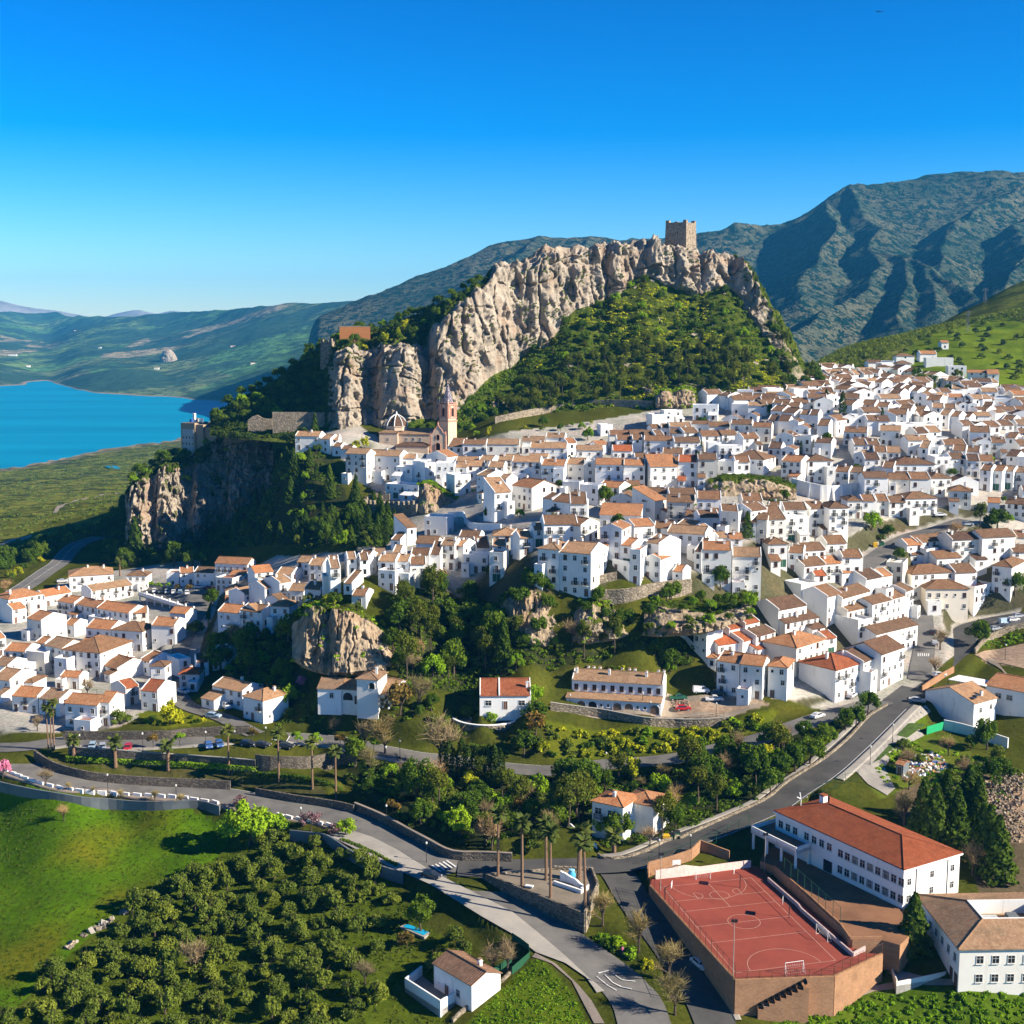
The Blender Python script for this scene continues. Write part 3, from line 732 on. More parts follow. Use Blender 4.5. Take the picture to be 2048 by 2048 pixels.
# hills round the lake
SH = [(-150,790),(0,784),(50,777),(80,772),(104,769),(110,778),(160,796),(200,802),(265,806),(345,807),(375,813),(435,819),(520,830),(600,838),(700,845),(850,850)]
CR = [(-150,630),(0,630),(100,632),(200,632),(330,631),(400,622),(510,615),(600,613),(700,609),(790,603),(850,601)]
hc = []
for px, py in SH:
    d0 = pz(px, py, -101).y; cr = float(np.interp(px, [a for a, _ in CR], [c_ for _, c_ in CR]))
    k = smooth(100, 700, px)
    hc.append((px, [(py + 1.5, d0), (py - 8, d0 * 1.08), (py - (py - cr) * .32, d0 * (1.3 - .05 * k)), (py - (py - cr) * .62, d0 * (1.65 - .2 * k)), (py - (py - cr) * .84, d0 * (1.98 - .25 * k)), (cr, d0 * (2.3 - .4 * k)), (cr + 12, d0 * (2.7 - .4 * k))]))
def hills_disp(P, T, U):
    x, y = P[..., 0], P[..., 1]
    n = fbm(np.stack([x / 750, y / 1100, 0 * x], -1), 5, 251, .5, True)
    n2 = fbm(np.stack([x / 160, y / 200, 0 * x], -1), 4, 257)
    Q = P.copy(); Q[..., 2] += smooth(.3, 2, T) * smooth(5.6, 4.6, T) * (n * 30 * (y / 6000) + n2 * 11) + smooth(0, .5, T) * n2 * 3
    return Q
b = NB('hills_fields')
p = b.pos()
vor = b.n('TexVoronoi', i_Scale=.0022); wmap = b.n('Mapping'); wmap.inputs['Scale'].default_value = (1, .45, 1); b.l(p, wmap.inputs[0]); b.l(wmap.outputs[0], vor.inputs['Vector'])
fld = b.n('SeparateColor'); b.l(vor.outputs['Color'], fld.inputs[0])
c = b.ramp(fld.outputs[0], [(.0, (.10, .22, .07)), (.3, (.15, .20, .08)), (.5, (.25, .24, .13)), (.68, (.15, .24, .07)), (.85, (.36, .30, .18)), (1, (.13, .19, .08))])
c.node.color_ramp.interpolation = 'CONSTANT'
c = b.mix(b.ramp(b.noise(p, .0016, 7, .7), [(.44, (0, 0, 0)), (.5, (1, 1, 1))]), c, (.035, .075, .045))
c = b.mix(b.ramp(b.noise(p, .022, 7, .85), [(.45, (.9, .9, .9)), (.53, (0, 0, 0))]), c, (.025, .048, .028))
sep = b.n('SeparateXYZ'); b.l(p, sep.inputs[0])
c = b.mix(b.ramp(b.math('MULTIPLY', b.math('ADD', sep.outputs[2], 104.0), .05), [(.22, (1, 1, 1)), (.34, (0, 0, 0))]), c, (.26, .2, .14))
b.bsdf(c, 1, b.noise(p, .03, 5, .7), 8.0, .6, 0)
FARP = sheet('hills', hc, 420, 260, b.m, hills_disp)[1]
b = NB('far_mountain_slopes'); b.bsdf(b.ramp(b.noise(b.pos(), .0012, 6, .7), [(.35, (.16, .15, .13)), (.65, (.40, .38, .36))]), .95, b.noise(b.pos(), .002, 6), 90, .8, .05)
DM = [(-150,600),(-60,597),(0,601),(40,613),(80,618),(119,621),(170,632),(200,638),(217,631),(254,623),(281,618),(307,630),(321,629),(342,619),(382,629),(420,636),(512,615),(565,609),(600,608),(630,611),(660,606),(684,603),(719,601),(750,605),(800,612)]
sheet('far_mountains', [(px, [(668, 11300), (py * .5 + 334, 11900), (py, 12500), (py + 12, 13300)]) for px, py in DM], 260, 24, b.m,
      lambda P, T, U: P + np.stack([0 * T, 0 * T, smooth(.2, 1, T) * 14 * fbm(P / 600, 5, 271, .6, True)], -1))
# peninsula in the lake
pn = sheet('peninsula', [(-60,[(800,3600),(797,3650),(792,3800),(790,4000)]),(10,[(800.5,3600),(797,3640),(790,3800),(789,3950)]),(40,[(801,3580),(799,3620),(795,3750),(795,3850)]),(46,[(801,3580),(800.5,3600),(800,3650),(800,3700)])], 50, 16, b.m)
# ------------------------------------------------------------------ air between here and the far hills
hz = MB(); hz.box(-8800, 8800, -120, 13900, -119.5, 560)
b = NB('haze_air')
pv = b.n('VolumePrincipled')
pv.inputs['Color'].default_value = (.07, .50, 1.0, 1)
pv.inputs['Density'].default_value = 5.6e-5
pv.inputs['Anisotropy'].default_value = .1
b.nt.links.new(pv.outputs[0], b.out.inputs['Volume'])
HAZE = tag(hz.build('haze', [b.m]), kind='stuff')
# ------------------------------------------------------------------ building materials
def plaster(name, col, stain=.10):
    b = NB(name); p = b.pos()
    mp = b.n('Mapping'); mp.inputs['Scale'].default_value = (.9, .9, .14); b.l(p, mp.inputs[0])
    f = b.noise(mp.outputs[0], 1.0, 6, .7); g = b.noise(p, .35, 5, .6)
    lo = tuple(c * (1 - stain * 2.4) * k for c, k in zip(col, (1, .98, .93)))
    c = b.ramp(f, [(.28, lo), (.42, col), (.8, tuple(min(.86, c * 1.03) for c in col))])
    c = b.mix(.35, c, b.ramp(g, [(.3, (.86, .85, .82)), (.6, (1, 1, 1))]), 'MULTIPLY')
    tint = b.ramp(b.rand(), [(0, (1, .985, .96)), (.3, (1, 1, 1)), (.6, (.95, .96, .97)), (.8, (1, .97, .91)), (.95, (.90, .90, .88))])
    c = b.mix(1, c, tint, 'MULTIPLY')
    b.bsdf(c, .85, g, .05, .3, .15); return b.m
M_WHITE = plaster('white_plaster', (.80, .79, .76), .13)
M_CREAMW = plaster('ivory_plaster', (.76, .70, .60)); M_GREYP = plaster('weathered_plaster', (.66, .66, .64), .18); M_CREAM = plaster('cream_plaster', (.62, .52, .38))
M_GREYW = plaster('grey_render', (.50, .48, .44), .16)
M_PINK = plaster('salmon_plaster', (.72, .42, .29))
def tiles(name, a, bcol, lichen=.35, period=.30):
    b = NB(name); uv = b.uv(); p = b.pos()
    wv = b.n('TexWave', wave_type='BANDS', bands_direction='X', i_Scale=1 / period / 1.0 * .5, i_Distortion=.3)
    wv.inputs['Detail'].default_value = 1
    b.l(uv, wv.inputs['Vector'])
    mp = b.n('Mapping'); mp.inputs['Scale'].default_value = (3.2, 2.2, 1); b.l(uv, mp.inputs[0])
    cell = b.n('TexVoronoi', i_Scale=1.0); b.l(mp.outputs[0], cell.inputs['Vector'])
    cs = b.n('SeparateColor'); b.l(cell.outputs['Color'], cs.inputs[0])
    c = b.ramp(cs.outputs[0], [(0, a), (.5, tuple((x + y) / 2 for x, y in zip(a, bcol))), (1, bcol)])
    c = b.mix(.5, c, b.ramp(b.noise(p, .5, 6, .7), [(.3, (.5, .5, .5)), (.5, (1, 1, 1)), (.75, (1.35, 1.3, 1.2))]), 'MULTIPLY')
    c = b.mix(b.ramp(b.noise(p, .22, 5, .7), [(.5, (0, 0, 0)), (.7, (lichen,) * 3)]), c, (.17, .13, .08))
    c = b.mix(.45, c, b.ramp(wv.outputs['Fac'], [(.1, (.55, .55, .55)), (.5, (1.1, 1.1, 1.1))]), 'MULTIPLY')
    c = b.mix(1, c, b.ramp(b.rand(), [(0, (.78, .80, .84)), (.5, (1, 1, 1)), (1, (1.15, 1.06, .98))]), 'MULTIPLY')
    b.bsdf(c, .9, wv.outputs['Fac'], .08, .8, .1); return b.m
RM = {'o': tiles('orange_roof_tiles', (0.370, 0.148, 0.063), (0.444, 0.244, 0.126)), 't': tiles('tan_roof_tiles', (0.311, 0.174, 0.096), (0.414, 0.274, 0.163), .45),
      'b': tiles('brown_roof_tiles', (0.174, 0.092, 0.052), (0.266, 0.159, 0.092), .5), 'd': tiles('dark_roof_tiles', (0.111, 0.063, 0.041), (0.185, 0.107, 0.067), .5),
      'r': tiles('red_roof_tiles', (0.296, 0.081, 0.033), (0.414, 0.141, 0.063), .25)}
M_TERR = plain('terracotta_floor', (.30, .14, .085), .8)
M_FLATW = plain('white_roof_coat', (.70, .69, .66), .8)
M_GLASS = plain('window_pane', (.018, .024, .032), .18, .5, 0, .4, 3)
M_FRAME = plain('window_frame', (.62, .60, .56), .6)
M_WOOD = plain('dark_wood', (.10, .055, .035), .6)
M_IRON = plain('black_iron', (.02, .02, .022), .5)
M_SHUT = plain('brown_shutter', (.15, .07, .04), .6)
ROOFNAME = {'o': 'orange', 't': 'tan', 'b': 'brown', 'd': 'dark brown', 'r': 'red'}

# window, door, balcony and chimney meshes shared by every copy (face towards local -y, origin at the foot centre)
def win_mesh(name, w, h, frame, shut=False, bars=True):
    m = MB(); t = .09
    m.box(-w / 2, w / 2, -.03, .05, 0, h, 1)
    for x0, x1, z0, z1 in ((-w / 2 - t, -w / 2, -t, h + t), (w / 2, w / 2 + t, -t, h + t), (-w / 2, w / 2, h, h + t), (-w / 2, w / 2, -t, 0)): m.box(x0, x1, -.075, .05, z0, z1, 0)
    if bars:
        m.box(-.03, .03, -.06, -.032, 0, h, 0); m.box(-w / 2, w / 2, -.055, -.032, h * .62, h * .62 + .05, 0)
    m.box(-w / 2 - .18, w / 2 + .18, -.20, .02, -t - .08, -t - .003, 0)
    if shut:
        for s_ in (-1, 1): m.box(s_ * (w / 2 + t + .02) - (w * .45 if s_ < 0 else 0), s_ * (w / 2 + t + .02) + (w * .45 if s_ > 0 else 0), -.12, -.004, -.03, h + .03, 2)
    return m.mesh(name, [frame, M_GLASS, M_SHUT])
WIN = {'n': win_mesh('window', .95, 1.25, M_FRAME), 't': win_mesh('window', .95, 2.0, M_FRAME), 's': win_mesh('window', .6, .7, M_FRAME, bars=False), 'b': win_mesh('window', .9, 1.3, M_SHUT), 'w': win_mesh('window', 1.5, 1.3, M_FRAME)}
def door_mesh(w, h, mat):
    m = MB(); m.box(-w / 2, w / 2, -.04, .05, 0, h, 0); m.box(-w / 2 - .12, -w / 2, -.09, .05, 0, h + .12, 1); m.box(w / 2, w / 2 + .12, -.09, .05, 0, h + .12, 1); m.box(-w / 2, w / 2, -.09, .05, h, h + .12, 1)
    m.box(-.02, .02, -.06, -.042, 0, h, 1)
    return m.mesh('door', [mat, M_FRAME])
DOOR = [door_mesh(1.1, 2.15, M_WOOD), door_mesh(1.0, 2.1, M_SHUT), door_mesh(2.3, 2.3, plain('green_door_paint', (.03, .10, .06), .5))]
def balcony_mesh():
    m = MB(); m.box(-.9, .9, -.85, 0, -.12, 0, 0)
    for x in np.linspace(-.88, .88, 13): m.box(x - .018, x + .018, -.83, -.795, 0, .95, 1)
    for y in np.linspace(-.75, -.05, 5):
        for s_ in (-1, 1): m.box(s_ * .88 - .018, s_ * .88 + .018, y - .018, y + .018, 0, .95, 1)
    m.box(-.9, .9, -.84, -.785, .95, 1.02, 1)
    for s_ in (-1, 1): m.box(s_ * .88 - .025, s_ * .88 + .025, -.78, 0, .95, 1.02, 1)
    return m.mesh('balcony', [M_FRAME, M_IRON])
BALC = balcony_mesh()
def chim_mesh(h):
    m = MB(); m.box(-.3, .3, -.3, .3, -1.0, h, 0); m.box(-.4, .4, -.4, .4, h, h + .12, 0); m.box(-.22, .22, -.22, .22, h + .12, h + .4, 0); m.box(-.38, .38, -.38, .38, h + .4, h + .5, 1)
    return m.mesh('chimney', [M_WHITE, RM['t']])
CHIM = [chim_mesh(.7), chim_mesh(1.1)]

def shell(w, dep, h, base, typ, pitch=.40, verge=True):
    """walls and roof of one house in its own frame: x along the front, y away from it"""
    W, Rf = MB(), MB(); ov = .32; t = .16
    if typ == 'f':
        W.box(0, w, 0, dep, base, h, 0)
        for x0, x1, y0, y1 in ((0, w, 0, .22), (0, w, dep - .22, dep), (0, .22, .22, dep - .22), (w - .22, w, .22, dep - .22)): W.box(x0, x1, y0, y1, h, h + .75, 0, (0,))
        Rf.box(.225, w - .225, .225, dep - .225, h + .003, h + .08, 0)
        return W, Rf, h
    if typ in 'gs':
        k = .5 if typ == 'g' else 1.0
        yr = dep * k; zr = h + yr * pitch
        prof = [(0, base), (dep, base), (dep, h if typ == 'g' else zr)] + ([(yr, zr)] if typ == 'g' else []) + [(0, h)]
        n = len(prof); b0 = len(W.v)
        W.v += [(0, y, z) for y, z in prof] + [(w, y, z) for y, z in prof]
        W.f.append(tuple(range(n - 1, -1, -1))); W.f.append(tuple(range(n, 2 * n))); W.m += [0, 0]
        for i in range(n):
            j = (i + 1) % n; W.f.append((i, j, n + j, n + i)); W.m.append(0)
        x0, x1 = (.24, w - .24) if verge else (-.2, w + .2)
        def slab(ya, za, yb, zb):
            Rf.hexa([(x0, ya, za + .02), (x1, ya, za + .02), (x1, yb, zb + .02), (x0, yb, zb + .02), (x0, ya, za + .02 + t), (x1, ya, za + .02 + t), (x1, yb, zb + .02 + t), (x0, yb, zb + .02 + t)])
        slab(-ov, h - ov * pitch, yr, zr)
        if typ == 'g': slab(dep + ov, h - ov * pitch, yr + .002, zr)
        Rf.box(x0, x1, yr - .16, yr + .16, zr + .1, zr + .30)
        if verge:
            for xa, xb in ((0, .23), (w - .23, w)):
                W.hexa([(xa, -.02, h - .05), (xb, -.02, h - .05), (xb, yr, zr - .05), (xa, yr, zr - .05), (xa, -.02, h + .36), (xb, -.02, h + .36), (xb, yr, zr + .36), (xa, yr, zr + .36)])
                if typ == 'g': W.hexa([(xa, yr + .003, zr - .05), (xb, yr + .003, zr - .05), (xb, dep + .02, h - .05), (xa, dep + .02, h - .05), (xa, yr + .003, zr + .36), (xb, yr + .003, zr + .36), (xb, dep + .02, h + .36), (xa, dep + .02, h + .36)])
        return W, Rf, zr
    if typ == 'p':
        xr = w / 2; zr = h + xr * pitch
        prof = [(0, base), (w, base), (w, h), (xr, zr), (0, h)]; n = 5
        W.v += [(x, 0, z) for x, z in prof] + [(x, dep, z) for x, z in prof]
        W.f.append(tuple(range(n))); W.f.append(tuple(range(2 * n - 1, n - 1, -1))); W.m += [0, 0]
        for i in range(n):
            j = (i + 1) % n; W.f.append((j, i, n + i, n + j)); W.m.append(0)
        y0, y1 = .2, dep - .2
        for xa, s_ in ((-ov, 1), (w + ov, -1)):
            za = h - ov * pitch
            q_ = [(xa, y0, za + .02), (xr, y0, zr + .02), (xr, y1, zr + .02), (xa, y1, za + .02)]
            Rf.hexa(q_ + [(x, y, z + t) for x, y, z in q_])
        for xa in (0, 1):
            for ya, yb in ((-.02, .19), (dep - .19, dep + .02)):
                a_, b_ = ((0, h), (xr, zr)) if xa == 0 else ((xr + .003, zr), (w, h))
                W.hexa([(a_[0], ya, a_[1] - .05), (b_[0], ya, b_[1] - .05), (b_[0], yb, b_[1] - .05), (a_[0], yb, a_[1] - .05), (a_[0], ya, a_[1] + .33), (b_[0], ya, b_[1] + .33), (b_[0], yb, b_[1] + .33), (a_[0], yb, a_[1] + .33)])
        Rf.box(xr - .16, xr + .16, y0, y1, zr + .1, zr + .3)
        return W, Rf, zr
    # hip
    W.box(0, w, 0, dep, base, h, 0)
    a = min(w, dep) / 2; zr = h + (a + ov) * pitch; e = -ov; ze = h - .02
    if w >= dep: r0, r1 = (a, dep / 2, zr), (w - a + 1e-3, dep / 2, zr)
    else: r0, r1 = (w / 2, a, zr), (w / 2, dep - a + 1e-3, zr)
    c = [(e, e, ze), (w - e, e, ze), (w - e, dep - e, ze), (e, dep - e, ze)]
    if w >= dep: fs = [(c[0], c[1], r1, r0), (c[1], c[2], r1), (c[2], c[3], r0, r1), (c[3], c[0], r0)]
    else: fs = [(c[0], c[1], r0), (c[1], c[2], r1, r0), (c[2], c[3], r1), (c[3], c[0], r0, r1)]
    for f_ in fs: Rf.face([(x, y, z + t) for x, y, z in f_])
    for i in range(4):
        p0, p1 = c[i], c[(i + 1) % 4]
        Rf.face([p0, p1, (p1[0], p1[1], p1[2] + t), (p0[0], p0[1], p0[2] + t)])
    Rf.face([c[3], c[2], c[1], c[0]])
    for p0, p1 in ((c[0], r0), (c[3], r0), (c[1], r1), (c[2], r1), (r0, r1)):
        if w < dep: p1 = {0: r0, 1: r0, 2: r1, 3: r1}[c.index(p0)] if p0 in c else r1
        Rf.tube((p0[0], p0[1], p0[2] + t), (p1[0], p1[1], p1[2] + t), .14, n=5, cap=False)
    return W, Rf, zr

HOUSES = []            # records used for labels and for keeping fillers clear
STUFFW, STUFFR = [], []
def place(c, xl, yl, xr, yr, h, maxang=50, damp=1.0):
    a, b_ = cx(c, xl, yl), cx(c, xr, yr)
    mx, my = (a[0] + b_[0]) / 2, (a[1] + b_[1]) / 2
    P = hit(mx, my, h)
    de = math.atan2(CAMZ - P.z, P.y)
    if de > .03:
        L, Rr = pz(a[0], a[1], P.z), pz(b_[0], b_[1], P.z)
        ang = math.atan2(Rr.y - L.y, Rr.x - L.x)
    else: ang = 0
    if de < .11: damp *= .55
    ang = max(-R(maxang), min(R(maxang), ang * damp))
    dX = (b_[0] - a[0]) / F * P.y
    va = math.atan2(P.x, P.y)
    w = dX / max(.4, math.cos(ang) + math.sin(ang) * math.tan(va) * -1)
    return P, ang, w
HSPEC = []
def house(c, xl, yl, xr, yr, h, dep=8, typ='g', col='b', wall=None, region='', **k):
    a, b_ = cx(c, xl, yl), cx(c, xr, yr)
    P = hit((a[0] + b_[0]) / 2, (a[1] + b_[1]) / 2, h)
    area = (b_[0] - a[0]) * (h + 2) * F / P.y
    if a[1] > 2048 or b_[0] < 0 or a[0] > 2048: area *= .3
    HSPEC.append((area, P, (b_[0] - a[0]) / F * P.y, dep, (c, xl, yl, xr, yr, h, dep, typ, col, wall, region), k))
def house_build(c, xl, yl, xr, yr, h, dep=8, typ='g', col='b', wall=None, region='', name='house', wins=True, big=False, stuff=False, damp=1.0, desc=None, side=True):
    P, ang, w = place(c, xl, yl, xr, yr, h, damp=damp)
    ux, uy = math.cos(ang), math.sin(ang)
    ox, oy = P.x - ux * w / 2, P.y - uy * w / 2
    corner = [(ox + ux * s_ * w - uy * t_ * dep, oy + uy * s_ * w + ux * t_ * dep) for s_, t_ in ((0, 0), (1, 0), (1, 1), (0, 1), (.5, .5))]
    gz = [float(zg(x, y)) for x, y in corner]
    z0 = P.z - h
    base = min(min(gz) - z0, 0) - 1.2
    W, Rf, ztop = shell(w, dep, h, base, typ, pitch=.34 + .1 * random.random(), verge=(random.random() < .75))
    wm = {'c': M_CREAM, 'g': M_GREYW, 'p': M_PINK}.get(wall) or random.choices((M_WHITE, M_CREAMW, M_GREYP), (20, 2, 2))[0]
    rm = RM[col] if typ != 'f' else (M_TERR if col in 'or' else M_FLATW)
    Mx = Matrix.Translation((ox, oy, z0)) @ Matrix.Rotation(ang, 4, 'Z')
    if stuff:
        for f_ in range(max(1, int(round(h / 2.9)))):
            for i in range(max(1, int(w / 3.4))):
                if random.random() < .75:
                    x = (i + .5) * w / max(1, int(w / 3.4)); W.box(x - .45, x + .45, -.05, .05, f_ * 2.9 + .9, min(f_ * 2.9 + 2.3, h - .2), 1)
        STUFFW.append((W, Mx)); STUFFR.append((Rf, Mx, rm)); return None
    o = empty(name, (ox, oy, z0), ang)
    storeys = max(1, int(round(h / 2.9)))
    roofd = {'g': 'gabled', 's': 'lean-to', 'p': 'gable-fronted', 'h': 'hipped', 'f': 'flat'}[typ]
    size = 'narrow ' if w < 5.2 else ('long ' if w > 13 else '')
    st = ['', 'one-storey', 'two-storey', 'three-storey', 'four-storey', 'five-storey'][min(5, storeys)]
    wc = {'c': 'cream', 'g': 'grey', 'p': 'salmon'}.get(wall, 'white')
    rc = (ROOFNAME[col] + ' ' if typ != 'f' else '') + ('%s roof' % roofd)
    o['_d'] = desc or ('%s%s %s house, %s' % (size, st, wc, rc))
    o['_r'] = region
    tag(o, None, 'house', 'white houses of the hillside town')
    W.build('wall', wm, o)
    rf = Rf.build('roof', rm, o, uv=True)
    if typ != 'f' and P.y < 640 and random.random() < .5:
        A = MB(); A.tube((0, 0, -.8), (0, 0, 2.0), .03, n=4); A.tube((-.5, 0, 1.7), (.5, 0, 1.9), .02, n=3); A.tube((-.3, 0, 1.4), (.3, 0, 1.5), .02, n=3)
        k = A.build('antenna', [M_IRON], rf); k.location = (w * random.uniform(.2, .8), dep * .5, ztop - .4)
    if w > 5.5 and P.y < 600 and random.random() < .5:
        aw = random.uniform(.3, .55) * w; ad = random.uniform(2.2, 4.2); ah = random.choice((2.6, 2.9, 3.3, 5.4)) if h > 6.5 else random.uniform(2.2, 2.8); ax = random.choice((0, w - aw))
        at = random.choice('ffs'); A, Ar, _ = shell(aw, ad, ah, base - 1.5, at, .3, False)
        k = A.build('annex_wall', [M_WHITE], o); k.location = (ax, -ad + .01, 0); k = Ar.build('annex_roof', [rm if at == 's' else random.choice((M_TERR, M_FLATW))], o, uv=True); k.location = (ax, -ad + .01, 0)
        if aw > 2: k = link(bpy.data.objects.new('window', WIN[random.choice('nsb')]), o); k.location = (ax + aw / 2, -ad + .01, .9 if ah < 5 else 3.6)
    ch = 0
    if typ != 'f' and random.random() < .7 and P.y < 640:
        for q_ in range(1 if w < 9 else random.choice((1, 2))):
            x = random.uniform(.15, .85) * w; y = dep * random.uniform(.3, .7)
            zz = ztop - .5 if typ != 'p' else ztop - .6 - abs(x - w / 2) * .3
            if typ == 's': zz = h + y * .38
            k = link(bpy.data.objects.new('chimney', random.choice(CHIM)), rf); k.location = (x, y, zz)
    if wins and P.y < 700:
        fh = h / storeys
        n = max(1, int(round(w / 2.9)))
        if P.y > 520: n = max(1, int(round(w / 3.6)))
        for f_ in range(storeys):
            dpos = random.randrange(n) if f_ == 0 else -1
            for i in range(n):
                x = (i + .5) * w / n + random.uniform(-.25, .25)
                if x < .9 or x > w - .9: x = min(max(x, .8), w - .8)
                if i == dpos:
                    d_ = link(bpy.data.objects.new('door', DOOR[2] if (w / n > 3 and random.random() < .2) else random.choice(DOOR[:2])), o)
                    d_.location = (x, 0, 0.05); continue
                if random.random() < .16: continue
                kind = random.choices('ntsb', (5, 3 if f_ else .5, 1.2, 1.5))[0]
                zz = f_ * fh + (.95 if kind != 't' else .15) + (.35 if kind == 's' else 0)
                if zz + (2.2 if kind == 't' else 1.5) > h: zz = h - (2.3 if kind == 't' else 1.6)
                wn_ = link(bpy.data.objects.new('window', WIN[kind]), o); wn_.location = (x, 0, zz)
                if kind == 't' and f_ > 0 and P.y < 560:
                    bl = link(bpy.data.objects.new('balcony', BALC), o); bl.location = (x, 0, zz)
        if side and P.y < 560:
            m = max(1, int(dep / 3.6))
            for f_ in range(storeys):
                for i in range(m):
                    if random.random() < .55: continue
                    wn_ = link(bpy.data.objects.new('window', WIN[random.choice('nsb')]), o)
                    wn_.location = (w, (i + .5) * dep / m, f_ * fh + 1.0 if f_ * fh + 2.4 < h else h - 1.6); wn_.rotation_euler = (0, 0, R(90))
                    if ang < -.12 or P.x < -40:
                        pass
    return o
def row(c, x0, y0, x1, y1, n, h=6, dep=8, typ='g', col='b', region='', **k):
    for i in range(n):
        a, e = i / n, (i + 1) / n
        cc = random.choice(col); tt = random.choice(typ)
        dy = random.uniform(-4, 4) if n > 1 else 0
        house(c, x0 + (x1 - x0) * a, y0 + (y1 - y0) * a + dy, x0 + (x1 - x0) * e - 1, y0 + (y1 - y0) * e + dy, h + random.uniform(-.4, .4), dep * random.uniform(.92, 1.08), tt, cc, region=region, **k)
def L(region, c, txt):
    for ln in txt.strip().split(';'):
        v = ln.split()
        if not v: continue
        x = [float(q_) for q_ in v[:6]]
        typ = v[6]; col = v[7]; wall = v[8] if len(v) > 8 else None
        house(c, *x[:4], x[4], x[5], typ, col, wall, region)
# ------------------------------------------------------------------ the town, read from the picture: eave line left/right, height, depth, roof form, roof colour
L('atop the lower left quarter', 'A', '''520 488 860 468 6 13 h t; 955 482 1110 482 5.5 7 h b; 685 597 1008 548 5 8 g t; 62 675 325 605 8 9 h o; 330 640 545 600 4 8 g o; 430 670 560 690 5.5 8 g o; 560 692 720 722 5.5 8 g o;
 725 725 975 765 5.5 9 g o; 980 765 1115 758 5 8 g o; 90 740 200 718 5 7 g o''')
L('amid the lower left quarter', 'A', '''200 800 310 823 7 10 g o; 480 848 560 856 4 7 g o; 645 872 840 890 6.5 9 g o; 842 890 1075 905 6.5 9 h b; 1140 855 1320 862 6.5 9 g o; 1280 760 1400 770 4 7 g o; -40 960 45 945 6 10 g o;
 25 1045 195 1055 5.5 8 g o; 195 1065 335 1080 6 7 f w; 340 1005 465 1030 8 9 g t; 468 1040 755 1068 7.5 16 h b; 770 1150 885 1188 3.5 11 g b; 1060 1110 1130 1135 4.5 9 g o; 1135 1165 1245 1168 6 5 h b; 265 985 340 995 5 7 g o''')
L('by the curved left road', 'A', '''945 1335 1050 1308 5 7 g r; 1060 1345 1190 1358 5.5 9 g r; 745 1432 825 1437 6.5 8 g o; 485 1440 735 1460 6.5 8 g o; 290 1405 450 1425 4.5 9 g t; 85 1385 285 1400 4.5 8 g o; 165 1285 250 1290 4 7 h b;
 -60 1255 75 1275 5.5 10 g t; -60 1150 60 1165 4 8 g t; 450 1240 600 1250 3.5 5 g o''')
L('beside the shaded left lane', 'A', '''1255 470 1350 470 5 7 f o; 1355 460 1465 455 5 7 g o; 1462 455 1620 460 5.5 8 g b; 1620 385 1870 395 7 8 g o; 1625 505 1755 515 4.5 7 f o; 1700 605 1850 600 5 8 p o; 1700 690 1840 715 4 7 g o; 1640 750 1810 765 6.5 8 g o; 1812 740 1975 760 7.5 8 g b;
 1350 1225 1505 1225 4.5 6 h r; 1480 1135 1575 1128 5 7 g b; 1350 1130 1440 1112 5 7 f w; 1600 1060 1700 1070 5 7 g b; 1598 1310 1830 1360 5 8 g t; 1832 1390 1985 1428 6 9 h t''')
L('beside the church', 'B', '''295 270 480 275 6 8 g t; 485 292 560 300 6 8 g t; 562 300 625 300 5 8 g t; 575 350 640 355 4 6 g b; 640 370 720 375 4 6 g b; 675 400 832 412 11 9 g t; 835 412 1085 430 10 9 g t; 1088 440 1210 440 7 7 g t; 1182 470 1275 475 9 8 f w; 1276 490 1355 482 8 8 f w; 1357 490 1500 490 9 8 f w; 1285 410 1440 440 7 8 p o; 1052 515 1180 520 8 7 f w; 975 642 1225 662 5 8 f w''')
L('right of the church tower', 'B', '''1445 350 1555 355 6 8 s b; 1560 332 1738 335 7 8 g b; 1740 333 1990 335 7 8 g t; 1505 460 1678 465 5 8 g t; 1682 452 1785 460 5 8 g t; 1825 452 1990 455 5 8 g t; 1585 500 1730 497 5 8 g t; 1508 505 1590 510 6 8 g t; 1750 505 1870 510 5 8 g t; 1665 565 1745 577 9 10 g t; 1820 600 1890 605 6 8 g t; 1500 580 1620 572 7 7 f w; 1800 700 1930 692 9 9 s t''')
L('below the crenellated wall', 'B', '''1140 965 1210 957 6 8 s b; 1270 892 1440 900 6 7 f w; 1205 1080 1365 1085 4 8 g b; 1390 1095 1500 1100 7.5 8 g t; 1502 1100 1565 1105 7 8 g t; 1570 1100 1650 1102 5 7 g t; 1530 1030 1690 1035 4 7 g b; 1790 1025 1990 1025 5 9 h t; 1782 1100 1890 1100 5 7 g t; 1660 1115 1770 1112 4 6 s b; 1565 1180 1750 1190 5 6 f w; 1760 1165 1870 1170 8 6 f o; 1018 1055 1090 1060 3 5 s b''')
L('above the rocky knoll', 'B', '''690 1200 760 1197 5 7 g t; 765 1190 850 1195 5 7 g b; 865 1175 960 1175 5 7 g t; 1030 1148 1095 1150 5 7 g t; 785 1208 855 1205 5 7 g b; 920 1215 1055 1220 6 7 g t; 1058 1215 1155 1218 6.5 7 g t; 1160 1240 1285 1238 7 7 g b; 1165 1168 1310 1170 4 7 g d; 1312 1165 1390 1167 5 7 s d; 310 1222 400 1228 5 7 g t; 395 1245 505 1250 5 8 g t; 555 1235 630 1232 6 7 g b; 560 1270 640 1266 8 9 g t; 505 1350 620 1346 4 6 f w; 660 1385 725 1390 3 7 s b; 720 1475 830 1480 3 7 g b; 920 1300 1050 1310 5 5 f w; 1040 1322 1155 1330 5 5 f w''')
